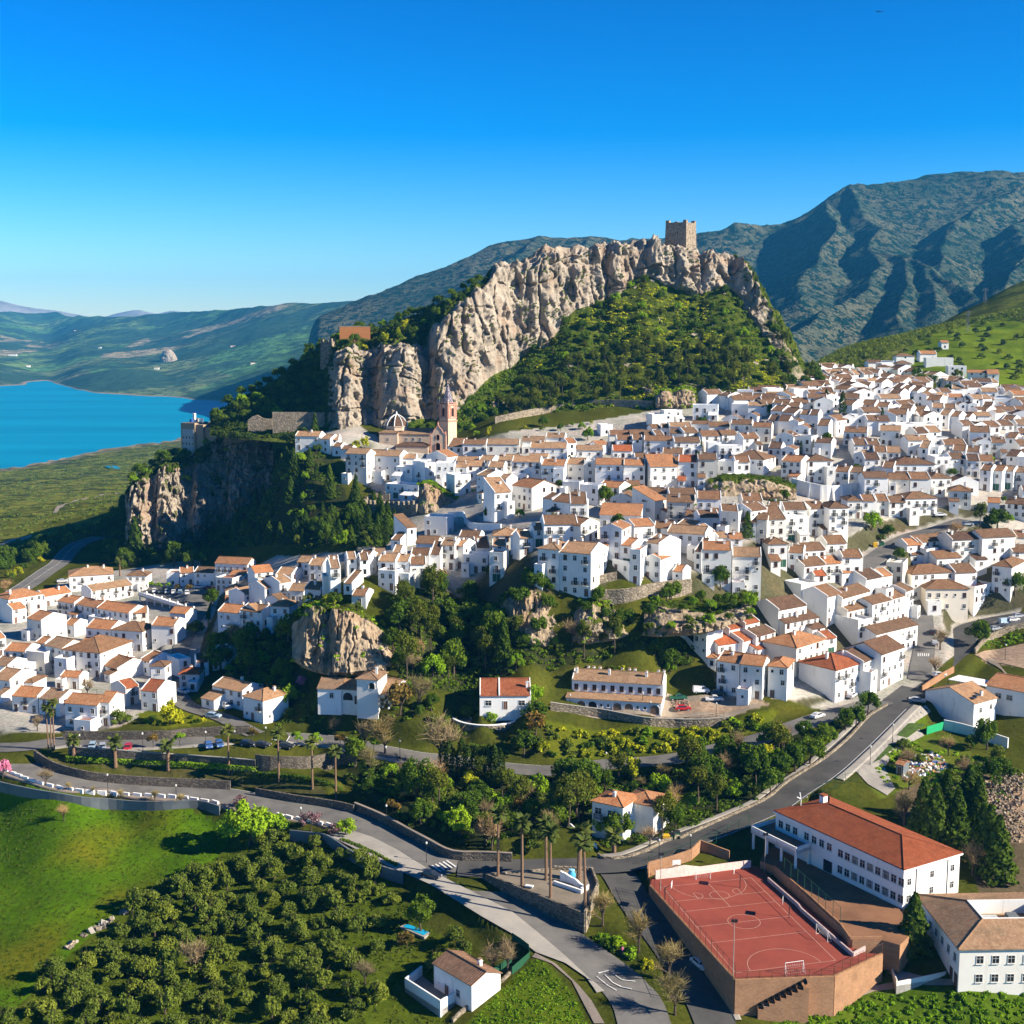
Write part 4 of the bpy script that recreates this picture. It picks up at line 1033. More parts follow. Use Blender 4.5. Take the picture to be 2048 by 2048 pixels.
L('left of the rocky knoll', 'B', '''150 1315 270 1322 5 8 g t; 65 1432 175 1392 6 8 g t; 178 1390 272 1356 6 8 g t; -10 1305 130 1292 5 8 g o; 250 1437 360 1442 4 7 g t; 365 1422 490 1432 4 7 g t; 170 1510 235 1492 4 6 g b; 105 1555 250 1562 6 7 h t; 0 1590 90 1572 6 7 g t; -90 1470 60 1440 6 8 g t''')
L('under the stone terrace wall', 'C', '''80 430 240 432 5 7 g t; 255 402 400 405 5 7 g t; 135 480 415 485 5.5 8 g t; 415 445 490 440 6 7 g o; 490 500 685 500 6 8 g t; 640 460 720 452 4 6 g o; 760 505 915 505 6.5 8 g r; 735 385 893 385 5 8 g b; 895 385 995 385 5 8 g b; 1000 387 1080 388 5 8 g b; 1082 388 1150 385 5 8 g b; 790 420 903 420 5 8 g b; 910 420 985 420 5 8 g b; 995 425 1215 430 5 8 g b; 1190 372 1295 375 5 8 g b; 1300 370 1410 364 5 8 g b; 1225 440 1425 440 5 8 g b; 670 320 760 317 4 6 f w; 1060 335 1120 332 4 6 g b; 1125 330 1190 330 4 6 g b; 1365 168 1555 172 6 7 f w; 1150 212 1285 207 5 5 f w; 1360 300 1475 304 4 6 g b; 1490 320 1640 320 4 7 g b; 1585 265 1740 270 5 8 p b; 1760 240 1850 245 5 8 p b; 1650 302 1810 308 6 8 g b; 1812 322 1960 328 6 8 g b; 1435 393 1580 391 5 8 g b; 1585 385 1700 381 5 8 g b; 1745 413 1870 407 5 8 g b; 1480 455 1580 455 5 6 f w; 1560 480 1740 480 5 6 f w; 925 555 1020 555 5 7 g b; 1025 555 1130 556 5 7 g d; 1135 520 1290 525 5 8 g b''')
L('in the tall middle row', 'C', '''0 585 215 590 8 9 g t; 220 610 400 618 7 9 g o; 405 600 545 610 7 9 g t; 546 590 628 590 8 8 f w; 630 605 840 612 9 9 g o; 842 612 1005 615 9 9 g o; 1045 625 1250 620 8.5 9 s o; 1255 586 1400 590 9 9 g r; 1402 570 1550 572 9.5 9 g b g; 1552 592 1680 604 7 8 f w; 1685 590 1800 590 7 8 g b; 1640 548 1900 582 5 12 h b''')
L('below the tall middle row', 'C', '''0 760 150 788 8 11 g o; 300 880 440 898 6 9 g b; 230 860 300 870 6 8 g b; 440 905 570 905 7 7 s b; 650 772 810 785 5 8 g o; 845 770 965 770 4 7 g b; 380 750 508 755 4 6 f w; 510 770 650 780 6 6 f w; 745 860 910 868 6 9 p b; 985 885 1075 887 7 9 g o; 1078 890 1165 862 7 9 s o; 1170 890 1370 894 8 9 g b g; 1005 825 1180 830 5 8 g b; 1185 830 1393 830 5 8 g b; 1397 867 1580 870 7 9 g b; 1310 1002 1410 1005 4 8 g b; 1415 1008 1570 1005 4 8 g d; 1580 965 1710 966 7 8 g b; 1740 885 1895 885 5 9 g b; 1745 958 1932 950 6 8 g b; 1575 976 1710 985 7 7 f w; 1720 1040 1845 1044 5 8 g b; 1848 1022 1925 1025 8 8 g b''')
L('over the ravine', 'C', '''665 1088 830 1098 9 9 p o; 920 1075 1080 1066 6 8 g o; 1070 1085 1220 1090 5 7 g b; 1165 1118 1460 1138 6 8 g t; 1240 1062 1380 1082 4 7 g t; 1480 1120 1532 1112 6 8 g t; 1555 1160 1640 1156 4 6 g t; 1645 1170 1740 1170 5 6 g o; 660 985 970 994 4 7 s o; 240 1060 500 1056 6 9 g b; 520 1072 660 1048 5 8 p b; -10 1142 55 1148 5 7 g t; 57 1165 160 1160 5 7 g t; 162 1102 240 1100 5 7 g t; 195 1242 355 1255 10 10 h t; 358 1266 598 1285 12 12 g t; 820 1215 905 1225 6 8 g o; 890 1265 970 1270 9 8 f o; 990 1312 1120 1325 6 10 p o; 1010 1188 1110 1212 8 9 g t; 1110 1235 1215 1240 7 11 g t; 1210 1411 1290 1419 5.5 6 g o; 1375 1260 1432 1265 6 7 s d; 1435 1250 1660 1255 10 9 g o; 1662 1300 1885 1305 10.5 9 g t; 755 1332 885 1362 3 4 f w''')
Dn = 'in the upper right'
L('on the upper right hillside', 'D', '''667 230 760 229 5 7 h o; 815 211 870 214 5 7 g b; 872 217 960 220 5 7 g b; 970 123 1105 121 5 7 h b; 975 180 1080 180 7 7 h b; 1150 105 1275 105 4 7 g o; 1195 145 1400 142 4 5 f w; 1310 20 1365 20 4 6 g o; 1360 205 1500 206 5 7 f w; 1505 245 1640 248 5 7 g o; 1660 255 1745 256 6 9 g o''')
for a in ('360 290 460 274 2', '450 312 700 326 3', '580 268 800 255 3', '700 302 860 322 3', '840 274 1020 320 3', '940 352 1130 384 3', '410 390 500 390 1', '500 362 690 394 2', '800 372 960 374 2', '1000 372 1200 396 3', '1100 412 1300 428 2', '910 400 1000 408 1',
          '560 440 690 440 1', '540 482 640 496 1', '700 492 910 506 2', '920 510 1100 502 2', '1190 450 1300 458 1', '980 522 1180 536 2', '1240 510 1420 515 2', '1440 490 1580 492 2', '1620 492 1770 500 2', '1290 562 1520 584 3', '1510 522 1720 552 3'):
    v = [float(q_) for q_ in a.split()]
    row('D', *v[:4], int(v[4]), 5.5, 9, 'gggp', 'bbbdt', 'far in the upper right')
for a in ('20 532 200 556 2', '240 562 380 570 2', '390 592 520 614 1', '560 582 740 582 2', '0 602 230 618 3', '750 610 920 610 2', '960 646 1280 642 2', '1120 700 1310 692 2', '190 660 310 668 1', '370 642 460 648 1', '570 692 750 700 1', '850 682 1000 688 1', '1060 755 1360 750 2',
          '1470 650 1650 644 2', '1650 650 1860 644 2', '1520 692 1680 698 1', '1570 772 1800 778 2', '1800 732 1932 746 2', '1140 812 1290 826 2', '1330 792 1500 792 1', '650 792 850 792 2', '800 842 1000 848 2', '650 860 740 868 1', '0 812 200 826 2', '1390 832 1600 846 2', '1260 898 1500 896 2', '1500 912 1700 918 2', '730 902 850 902 1', '860 960 950 968 1', '1800 872 1950 896 2', '1850 560 1990 562 1', '1880 640 2000 640 1', '1760 600 1850 610 1', '60 720 330 745 2', '350 770 480 780 1', '1300 395 1480 392 2', '1480 388 1740 390 2'):
    v = [float(q_) for q_ in a.split()]
    row('D', *v[:4], int(v[4]), 5.8, 9, 'gggpf', 'bbbtd', 'amid the upper right quarter')
L('around the white buttressed wall', 'D', '''100 905 250 928 8 9 g o; 300 915 490 912 8 9 h b; 950 940 1260 940 6 11 h d; 500 990 610 996 6 8 g b; 612 996 720 1000 6 8 g b; 730 1040 910 1040 9 9 g b; 912 1050 1070 1054 7 9 g b; 1075 1050 1230 1050 7 9 g b; 1232 1045 1385 1042 6 9 h b; 1370 1140 1535 1145 6 8 h b; 600 1215 710 1215 6 9 h b; 712 1215 818 1215 6 8 g b; 820 1215 912 1215 5 8 g b; 917 1228 1045 1226 5 8 g b; 1040 1200 1280 1194 6 9 h b; 1660 1226 1750 1230 4 6 g o; 1790 1232 1960 1246 5 8 g b; 1360 430 1475 432 5 7 g o; 1850 414 1965 412 6 8 g o; 1725 430 1850 430 4 5 f w''')
row('D', 1600, 978, 1940, 1000, 4, 7, 8, 'g', 'bbt', 'above the shaded right road')
L('left of the small park', 'D', '''0 1272 90 1275 8 8 g b; 120 1280 300 1280 8 9 g b; 320 1275 450 1268 9 9 g b; 465 1270 610 1266 11 9 h b; 0 1353 140 1350 8 8 s b; 300 1330 392 1326 5 7 g b; -130 1290 -5 1275 9 8 g b; 140 1340 290 1335 8 7 f w''')
L('left of the right street', 'D', '''0 1543 150 1541 7 8 h b; 150 1602 270 1608 6 8 g b; 262 1590 440 1582 6 8 g b; 442 1538 600 1532 6 8 g b; 272 1708 440 1692 6 8 g b; 430 1690 560 1682 6 8 g o; 562 1642 720 1640 8 8 g b; 250 1860 380 1840 5 7 f w; 350 1780 450 1775 5 6 s r; 560 1760 640 1752 4 6 s o''')
L('near the right edge', 'D', '''1130 1530 1375 1503 5 7 g b; 1390 1510 1615 1500 9 9 g d; 1618 1492 1870 1480 9 9 g b; 1875 1490 2000 1490 7 9 g b; 1050 1550 1170 1543 5 7 g o; 1075 1620 1240 1618 6 9 g b; 1275 1650 1460 1640 6 8 g b; 890 1690 1020 1700 6 9 f w; 1085 1770 1410 1752 8 10 h b; 1412 1758 1580 1750 7 9 g b; 1692 1702 1842 1718 9 14 h b; 1845 1602 1990 1600 5 8 g b; 1190 1880 1520 1880 7 10 h b; 1560 1880 1700 1850 5 6 f o''')
L('at the right road bend', 'E', '''80 530 295 490 7 10 g d; 130 630 385 582 5 5 s d; 216 816 440 746 8 11 h o; 512 986 715 928 8.5 12 h r; 722 925 852 868 8.5 11 g d; 858 866 1030 806 9.5 11 g d; 820 714 1135 637 7 8 g b; 450 430 555 402 8.5 10 g b; 560 443 775 382 7 8 g b; 740 300 865 276 6 9 g d; 866 275 940 264 5 7 g o; 790 485 930 450 8 7 g b; 935 445 1038 416 8 8 g b; 1040 396 1100 362 9 8 g b; 600 540 770 500 6 8 g b; 682 624 790 606 8 11 f w; 440 748 520 735 5 7 g r''')
L('above the red car', 'G', '''1545 530 1720 556 9 8 g o; 1722 558 1895 576 9 8 g o; 1556 416 1740 391 6 9 g r; 1742 390 1840 362 5 9 g r; 1640 300 1750 276 6 8 g r; 1762 260 1870 236 6 8 g r; 1842 355 1990 312 5 7 g d; 1370 322 1470 344 6 7 f w; 1475 512 1540 516 3 4 h o; 1932 575 2080 590 8.5 9 h o''')
for a_, P_, w_, d_, _, _ in HSPEC: HOUSES.append(dict(x=P_.x, y=P_.y + d_ / 2 * .6, w=w_, dep=d_))
# stuff: the remaining far roofs between the upper rows
def clear(x, y, r):
    return all((q_['x'] - x) ** 2 + (q_['y'] - y) ** 2 > (r + .5 * min(q_['w'], q_['dep']) + .25 * abs(q_['w'] - q_['dep'])) ** 2 for q_ in HOUSES)
FILLP = [(1330,815),(1500,798),(1620,748),(1760,742),(1870,775),(2100,800),(2100,1010),(1960,1010),(1800,960),(1640,930),(1480,930),(1300,880)]
PF = plan(FILLP); xs = [p[0] for p in PF]; ys = [p[1] for p in PF]
nf = 0
for _ in range(6000):
    x, y = random.uniform(min(xs), max(xs)), random.uniform(min(ys), max(ys))
    if not inpoly(PF, np.array(x), np.array(y)) or not clear(x, y, 4.6): continue
    if min(segdist(ROADL['top'][0], np.array([x]), np.array([y]))[0]) < 9: continue
    z = float(zg(x, y)); h = random.uniform(4.2, 6); w = random.uniform(7, 10)
    ex, ey = proj((x, y, z + h)); s_ = F / y
    house('X', ex - w / 2 * s_, ey, ex + w / 2 * s_, ey + random.uniform(-2, 2), h, random.uniform(7, 9), random.choice('gggpf'), random.choice('bbbtd'), None, '', stuff=True)
    nf += 1
    if nf > 170: break
order = sorted(range(len(HSPEC)), key=lambda i: -HSPEC[i][0])
keep = set([i for i in order if not HSPEC[i][5].get('stuff')][:292])
for i, (a_, P_, w_, d_, args, k_) in enumerate(HSPEC):
    k2 = dict(k_); k2['stuff'] = i not in keep
    house_build(*args[:10], region=args[10], **k2)
SW, SRr = MB(), {}
for W, Mx in STUFFW:
    b0 = len(SW.v); SW.v += [tuple(Mx @ Vector(v)) for v in W.v]; SW.f += [tuple(i + b0 for i in f_) for f_ in W.f]; SW.m += [8 if m_ else 0 for m_ in W.m]
mats = [M_WHITE, RM['b'], RM['t'], RM['d'], M_FLATW, M_TERR, RM['o'], RM['r'], M_GLASS]
for W, Mx, m in STUFFR:
    b0 = len(SW.v); SW.v += [tuple(Mx @ Vector(v)) for v in W.v]; SW.f += [tuple(i + b0 for i in f_) for f_ in W.f]; SW.m += [mats.index(m)] * len(W.f)
if SW.v:
    o = SW.build('distant_houses', mats, uv=True)
    tag(o, 'white houses packed between the rows of the upper right quarter', 'houses', kind='stuff')
print('HOUSES', len(HOUSES), 'stuff', nf)
# ------------------------------------------------------------------ roads, pavements, markings
def asphalt(name, col, v=.65):
    b = NB(name); p = b.pos()
    f = b.noise(p, 6, 5, .7); g = b.noise(p, .16, 6, .65)
    c = b.mix(v, col, b.ramp(g, [(.32, (.55, .55, .56)), (.5, (1, 1, 1)), (.7, (1.35, 1.33, 1.28))]), 'MULTIPLY')
    c = b.mix(.4, c, b.ramp(f, [(.3, (.75, .75, .75)), (.7, (1.2, 1.2, 1.2))]), 'MULTIPLY')
    b.bsdf(c, .9, f, .03, .4, .15); return b.m
M_ASPH = asphalt('worn_asphalt', (.145, .137, .125)); M_ASPHD = asphalt('dark_asphalt', (.078, .075, .070)); M_CONC = asphalt('pale_concrete', (.31, .285, .245), .5)
M_PAVE = asphalt('pavement_slabs', (.25, .205, .165), .5); M_PATH = asphalt('sandy_path', (.27, .22, .165), .6)
M_PAINT = plain('road_paint', (.62, .61, .58), .7, var=.25, scale=3)
def stone_mat(name, a, c2, sc=1.6):
    b = NB(name); p = b.pos()
    mp = b.n('Mapping'); mp.inputs['Scale'].default_value = (sc, sc, sc * 1.8); b.l(p, mp.inputs[0])
    v = b.n('TexVoronoi', i_Scale=1.0); b.l(mp.outputs[0], v.inputs['Vector'])
    e = b.n('TexVoronoi', feature='DISTANCE_TO_EDGE', i_Scale=1.0); b.l(mp.outputs[0], e.inputs['Vector'])
    s_ = b.n('SeparateColor'); b.l(v.outputs['Color'], s_.inputs[0])
    c = b.ramp(s_.outputs[0], [(0, a), (1, c2)])
    c = b.mix(b.ramp(e.outputs['Distance'], [(.02, (1, 1, 1)), (.09, (0, 0, 0))]), c, tuple(x * .45 for x in a))
    c = b.mix(.6, c, b.ramp(b.noise(p, .35, 6, .7), [(.3, (.55, .55, .55)), (.55, (1, 1, 1)), (.75, (1.25, 1.2, 1.1))]), 'MULTIPLY')
    b.bsdf(c, .95, e.outputs['Distance'], .25, .8, .1); return b.m
M_STONE = stone_mat('rubble_masonry', (.10, .085, .068), (.22, .185, .145))
M_STONEL = stone_mat('pale_masonry', (.22, .18, .13), (.36, .30, .22), .9)
def brick_mat(name, a, c2):
    b = NB(name); p = b.pos()
    bt = b.n('TexBrick', i_Scale=1.0); bt.inputs['Brick Width'].default_value = .5; bt.inputs['Row Height'].default_value = .22; bt.inputs['Mortar Size'].default_value = .02
    for k, c in (('Color1', a), ('Color2', c2), ('Mortar', (.27, .21, .165))): bt.inputs[k].default_value = (*c, 1)
    sx = b.n('SeparateXYZ'); b.l(p, sx.inputs[0]); cb = b.n('CombineXYZ')
    b.l(b.math('ADD', sx.outputs[0], sx.outputs[1]), cb.inputs[0]); b.l(sx.outputs[2], cb.inputs[1]); b.l(cb.outputs[0], bt.inputs['Vector'])
    c = b.mix(.6, bt.outputs['Color'], b.ramp(b.noise(p, .3, 6, .7), [(.3, (.6, .6, .6)), (.55, (1, 1, 1)), (.75, (1.25, 1.2, 1.15))]), 'MULTIPLY')
    b.bsdf(c, .9, bt.outputs['Fac'], .02, .4, .1); return b.m
M_BRICK = brick_mat('terracotta_brick', (.32, .155, .070), (.42, .215, .10))
def strip(name, P, w, mat, dz=.06, off=0.0, thick=0.0, a=0, e=None, kind='structure', col=None):
    P = np.asarray(P)[a:e]
    d = np.gradient(P[:, :2], axis=0); d /= np.linalg.norm(d, axis=1)[:, None] + 1e-9
    n = np.stack([d[:, 1], -d[:, 0]], 1)
    w = np.broadcast_to(np.asarray(w, float), (len(P),))
    ks = np.linspace(-.5, .5, 5); rows = []
    for k in ks: rows.append(np.concatenate([P[:, :2] + n * (off + k * w)[:, None], (P[:, 2] + dz)[:, None]], 1))
    V = np.stack(rows, 1); nr = len(P)
    if thick:
        V = np.concatenate([V[:, :1] - [0, 0, thick], V, V[:, -1:] - [0, 0, thick]], 1)
    m = V.shape[1]; idx = np.arange(nr * m).reshape(nr, m)
    fq = np.stack([idx[:-1, :-1], idx[:-1, 1:], idx[1:, 1:], idx[1:, :-1]], -1).reshape(-1, 4)
    return tag(link(bpy.data.objects.new(name, mesh_np(name, V.reshape(-1, 3), fq, [mat]))), kind=kind)
def iat(P, px):
    return int(np.argmin([abs(proj(q_)[0] - px) for q_ in P]))
for i_, (k, (P, w)) in enumerate(ROADL.items()):
    strip('road', P, w, M_ASPHD if k in ('link', 'street') else M_ASPH, .04 + .012 * i_)
PM, PL_, PU, PS, PV = (ROADL[k][0] for k in ('main', 'link', 'upper', 'street', 'valley'))
# kerbed pavements (positive offset = right hand side when walking the centre line)
j0, j1 = iat(PM, 700), iat(PM, 30)
strip('pavement', PM, 2.6, M_PAVE, .17, -5.8 + 11.6 * 0, .5, j0, j1)
strip('pavement', PL_, 1.5, M_CONC, .16, -4.8, .5, iat(PL_, 1215), iat(PL_, 1800))
strip('pavement', PL_, 2.4, M_CONC, .16, 5.2, .5, iat(PL_, 1640), iat(PL_, 1800))
strip('pavement', PU, 1.8, M_CONC, .16, 4.7, .5, iat(PU, 110), iat(PU, 900))
strip('pavement', PS, 1.2, M_CONC, .14, -4.1, .5, iat(PS, 1270), -1)
def drape(name, pl, mat, dz, kind='structure', step=1.6, z=None, follow=None):
    """a thin sheet laid over the ground inside a polygon given in the picture"""
    P = plan(pl, z); xs = [p[0] for p in P]; ys = [p[1] for p in P]
    bm = bmesh.new(); vs = [bm.verts.new((x, y, 0)) for x, y in P]; bm.faces.new(vs)
    nx = int((max(xs) - min(xs)) / step); ny = int((max(ys) - min(ys)) / step)
    for n_, ax, lo, num in ((nx, (1, 0, 0), min(xs), nx), (ny, (0, 1, 0), min(ys), ny)):
        for i in range(1, num):
            co = (lo + i * step, 0, 0) if ax[0] else (0, lo + i * step, 0)
            bmesh.ops.bisect_plane(bm, geom=bm.verts[:] + bm.edges[:] + bm.faces[:], plane_co=co, plane_no=ax)
    X = np.array([v.co.x for v in bm.verts]); Y = np.array([v.co.y for v in bm.verts]); H = zg(X, Y) if z is None else np.full(len(X), z)
    if follow is not None: H = segdist([tuple(p_) for p_ in follow[::2]], X, Y)[1]
    for v, h in zip(bm.verts, H): v.co.z = h + dz
    me = bpy.data.meshes.new(name); bm.to_mesh(me); bm.free(); me.materials.append(mat)
    if me.polygons[0].normal.z < 0: me.flip_normals()
    return tag(link(bpy.data.objects.new(name, me)), kind=kind)
def J(*a): return [cx('J', x, y) for x, y in a]
def K(*a): return [cx('K', x, y) for x, y in a]
def E(*a): return [cx('E', x, y) for x, y in a]
def Lc(*a): return [cx('L', x, y) for x, y in a]
drape('pavement', PAVE1, M_CONC, .16, follow=PM)
drape('path', K((175, 1400), (330, 1480), (500, 1640), (600, 1760), (700, 1932), (620, 1932), (545, 1790), (450, 1610), (300, 1480), (150, 1430)), M_PAVE, .14)
drape('path', Lc((-60, 1862), (300, 1800), (600, 1760), (800, 1690), (1150, 1640), (1440, 1640), (1440, 1600), (1150, 1580), (830, 1640), (590, 1700), (290, 1760), (-80, 1810)), M_PATH, .12)
drape('pavement', E((650, 1740), (960, 1420), (1060, 1330), (1190, 1250), (1230, 1300), (1110, 1380), (1180, 1480), (1020, 1560), (960, 1600), (880, 1720), (960, 1880), (900, 1932), (760, 1850)), M_CONC, .18)
drape('grass_verge', E((970, 1480), (1060, 1390), (1200, 1400), (1050, 1500)), plain('verge_grass', (.04, .07, .01), .95, var=.5), .26, 'structure')
drape('grass_verge', E((790, 1690), (930, 1540), (975, 1555), (850, 1660)), bpy.data.materials['verge_grass'], .26, 'structure')
drape('forecourt', [cx('G', x, y) for x, y in ((1170, 780), (1400, 800), (1600, 800), (1860, 880), (1640, 970), (1300, 985), (900, 945), (280, 885), (330, 850), (430, 870), (800, 905), (1125, 935))], M_PATH, .15)
drape('forecourt', [cx('G', x, y) for x, y in ((1180, 850), (1400, 840), (1800, 885), (1560, 935), (1250, 945))], plain('earth_yard', (.30, .21, .14), .95, var=.3, scale=.8), .20)
drape('car_park', [cx('A', x, y) for x, y in ((1080, 570), (1250, 570), (1480, 600), (1600, 620), (1560, 690), (1450, 690), (1050, 630))], M_ASPH, .35)
drape('car_park', E((1680, 690), (1700, 620), (1932, 560), (2050, 600), (1932, 640), (1800, 690)), M_ASPH, .22)
drape('dirt_yard', E((1560, 870), (1700, 830), (1960, 780), (1960, 980), (1740, 930)), bpy.data.materials['earth_yard'], .15)
drape('dirt_track', E((1640, 900), (1760, 980), (1850, 1080), (1960, 1160), (1960, 1110), (1800, 1010), (1700, 900)), M_PATH, .18)
drape('track', [cx('M', x, y) for x, y in ((400, 1940), (430, 1890), (560, 1845), (760, 1800), (980, 1775), (980, 1784), (760, 1810), (570, 1855), (450, 1905), (430, 1940))], M_PATH, .3)
drape('track', [cx('A', x, y) for x, y in ((-20, 260), (60, 215), (240, 175), (240, 190), (80, 230), (-20, 285))], M_PATH, .3)
def quad_marks(name, quads_, dz, mat=M_PAINT):
    m = MB()
    for q_ in quads_:
        p = [hit(*a) for a in q_]; m.face([(v.x, v.y, v.z + dz) for v in p])
    o = m.build(name, [mat]); o.data.update()
    if o.data.polygons and o.data.polygons[0].normal.z < 0: o.data.flip_normals()
    return tag(o, kind='structure')
zeb = [[cx('J', 1310 + 28 * i - 6, 735 + 8.2 * i), cx('J', 1310 + 28 * i + 10, 735 + 8.2 * i - 3), cx('J', 1408 + 28 * i - 30 + 10, 790 + 8.0 * i - 32), cx('J', 1400 + 28 * i - 30 - 6, 794 + 8.0 * i - 30)] for i in range(0)]
def zebra(c, ax, ay, bx, by, wx, wy, n, duty=.5):
    """n bars between a and b, each reaching along (wx, wy)"""
    out = []
    for i in range(n):
        t0, t1 = i / n, (i + duty) / n
        p0 = (ax + (bx - ax) * t0, ay + (by - ay) * t0); p1 = (ax + (bx - ax) * t1, ay + (by - ay) * t1)
        out.append([cx(c, *p0), cx(c, *p1), cx(c, p1[0] + wx, p1[1] + wy), cx(c, p0[0] + wx, p0[1] + wy)])
    return out
quad_marks('road_markings', zebra('J', 1320, 745, 1460, 700, 70, 48, 5, .45), .30)
quad_marks('road_markings', zebra('E', 1130, 860, 1225, 862, -2, 22, 6, .5), .25)
Ic = lambda *a: [cx("I", x, y) for x, y in a]
def lines_on(pl, w):
    out = []
    for a, b_ in zip(pl[:-1], pl[1:]):
        dx, dy = b_[0] - a[0], b_[1] - a[1]; l_ = math.hypot(dx, dy)
        nx, ny = -dy / l_ * w / 2, dx / l_ * w / 2
        out.append([(a[0] + nx, a[1] + ny), (b_[0] + nx, b_[1] + ny), (b_[0] - nx, b_[1] - ny), (a[0] - nx, a[1] - ny)])
    return out
quad_marks('road_markings', lines_on(K((800, 800), (880, 780), (960, 758)), 1.6) + lines_on(K((650, 1560), (730, 1540)), 1.8) + lines_on(K((700, 1570), (760, 1630), (830, 1665), (905, 1680)), 1.5) + lines_on(K((640, 1585), (720, 1650), (790, 1690)), 1.2) + lines_on(K((760, 1560), (830, 1610), (930, 1622)), 1.2), .32)
quad_marks('road_markings', lines_on([cx('H', x, y) for x, y in ((255, 1110), (230, 1150))], 1.4) + lines_on([cx('H', x, y) for x, y in ((430, 1110), (400, 1142))], 1.4) + lines_on([cx('H', x, y) for x, y in ((120, 1135), (300, 1163), (480, 1172))], .9), .3)
quad_marks('road_patch', lines_on(J((150, 250), (330, 300)), 5) + lines_on(J((1150, 560), (1260, 640)), 6) + lines_on(J((1620, 790), (1760, 860)), 5) + lines_on(K((330, 1190), (420, 1260)), 7) + lines_on(K((880, 1560), (960, 1680)), 7) + lines_on(Ic((600, 320), (900, 352)), 4) + lines_on(Ic((1250, 392), (1420, 400)), 5) + lines_on([cx('A', x, y) for x, y in ((650, 1745), (1000, 1748))], 3), .135, asphalt('patched_asphalt', (.085, .08, .075)))
quad_marks('road_patch', lines_on(E((420, 1690), (640, 1500)), 6) + lines_on(E((900, 1290), (1010, 1190)), 7) + lines_on(K((1250, 570), (1500, 480)), 5) + lines_on(K((500, 752), (700, 750)), 5), .15, asphalt('old_asphalt', (.095, .09, .085)))
def lane_line(P, off, dash, a, e, w=.14):
    m = MB(); P = np.asarray(P)
    d = np.gradient(P[:, :2], axis=0); d /= np.linalg.norm(d, axis=1)[:, None]
    n = np.stack([d[:, 1], -d[:, 0]], 1)
    for i in range(a, e - 1):
        if dash and i % 3: continue
        q_ = []
        for k, s_ in ((i, -1), (i + 1, -1), (i + 1, 1), (i, 1)):
            c = P[k, :2] + n[k] * (off + s_ * w / 2); q_.append((c[0], c[1], P[k, 2] + .115))
        m.face(q_)
    o = m.build('road_markings', [M_PAINT])
    if o.data.polygons[0].normal.z < 0: o.data.flip_normals()
    return tag(o, kind='structure')
lane_line(PV, 0, False, 0, len(PV)); lane_line(PV, -4, False, 0, len(PV))
lane_line(PM, 4.2, False, iat(PM, 1020), iat(PM, 60)); lane_line(PU, -3.5, False, iat(PU, 100), iat(PU, 1100)); lane_line(PL_, 3.7, False, iat(PL_, 1260), iat(PL_, 1790))

# ------------------------------------------------------------------ walls that follow the ground
def wall(name, pl, h, label, mat=None, thick=.5, cat='wall', coping=None, step=2.0, level=False, below=1.5, merlon=0, frame=True, parts=None, hh=None):
    P = resample(pts_on(pl) if frame else pl, step) if len(pl) > 2 else resample(list(pts_on(pl) if frame else pl), step)
    z = P[:, 2].copy()
    for _ in range(8): z[1:-1] = .25 * z[:-2] + .5 * z[1:-1] + .25 * z[2:]
    d = np.gradient(P[:, :2], axis=0); d /= np.linalg.norm(d, axis=1)[:, None] + 1e-9
    n = np.stack([d[:, 1], -d[:, 0]], 1)
    m = MB(); cp = MB()
    H = np.full(len(P), h) if hh is None else np.interp(np.linspace(0, 1, len(P)), np.linspace(0, 1, len(hh)), hh)
    A, B = P[:, :2] + n * thick / 2, P[:, :2] - n * thick / 2
    def sect(mb, A, B, lo, hi):
        b0 = len(mb.v)
        for i in range(len(A)): mb.v += [(*A[i], lo[i]), (*B[i], lo[i]), (*B[i], hi[i]), (*A[i], hi[i])]
        for i in range(len(A) - 1):
            for k in range(4): mb.f.append((b0 + 4 * i + k, b0 + 4 * i + (k + 1) % 4, b0 + 4 * i + 4 + (k + 1) % 4, b0 + 4 * i + 4 + k)); mb.m.append(0)
        mb.f.append((b0, b0 + 3, b0 + 2, b0 + 1)); e = b0 + 4 * (len(A) - 1); mb.f.append((e, e + 1, e + 2, e + 3)); mb.m += [0, 0]
    sect(m, A, B, z - below, z + H)
    if merlon:
        i = 0
        while i < len(P) - 1:
            p, q_ = P[i], P[i + 1]; w_ = .42
            for_ = [(p[0] * (1 - t) + q_[0] * t, p[1] * (1 - t) + q_[1] * t) for t in (0, w_)]
            nn = n[i] * thick / 2
            c = [(for_[0][0] + nn[0], for_[0][1] + nn[1]), (for_[1][0] + nn[0], for_[1][1] + nn[1]), (for_[1][0] - nn[0], for_[1][1] - nn[1]), (for_[0][0] - nn[0], for_[0][1] - nn[1])]
            m.prism(c, z[i] + H[i] - .1, z[i] + H[i] + merlon); i += 1
    o = m.build(name, [mat or M_STONE]); tag(o, label, cat, kind='thing')
    if coping:
        sect(cp, P[:, :2] + n * (thick / 2 + .07), P[:, :2] - n * (thick / 2 + .07), z + H + .003, z + H + .14)
        cp.build('coping', [coping], o)
    return o, P, z + H

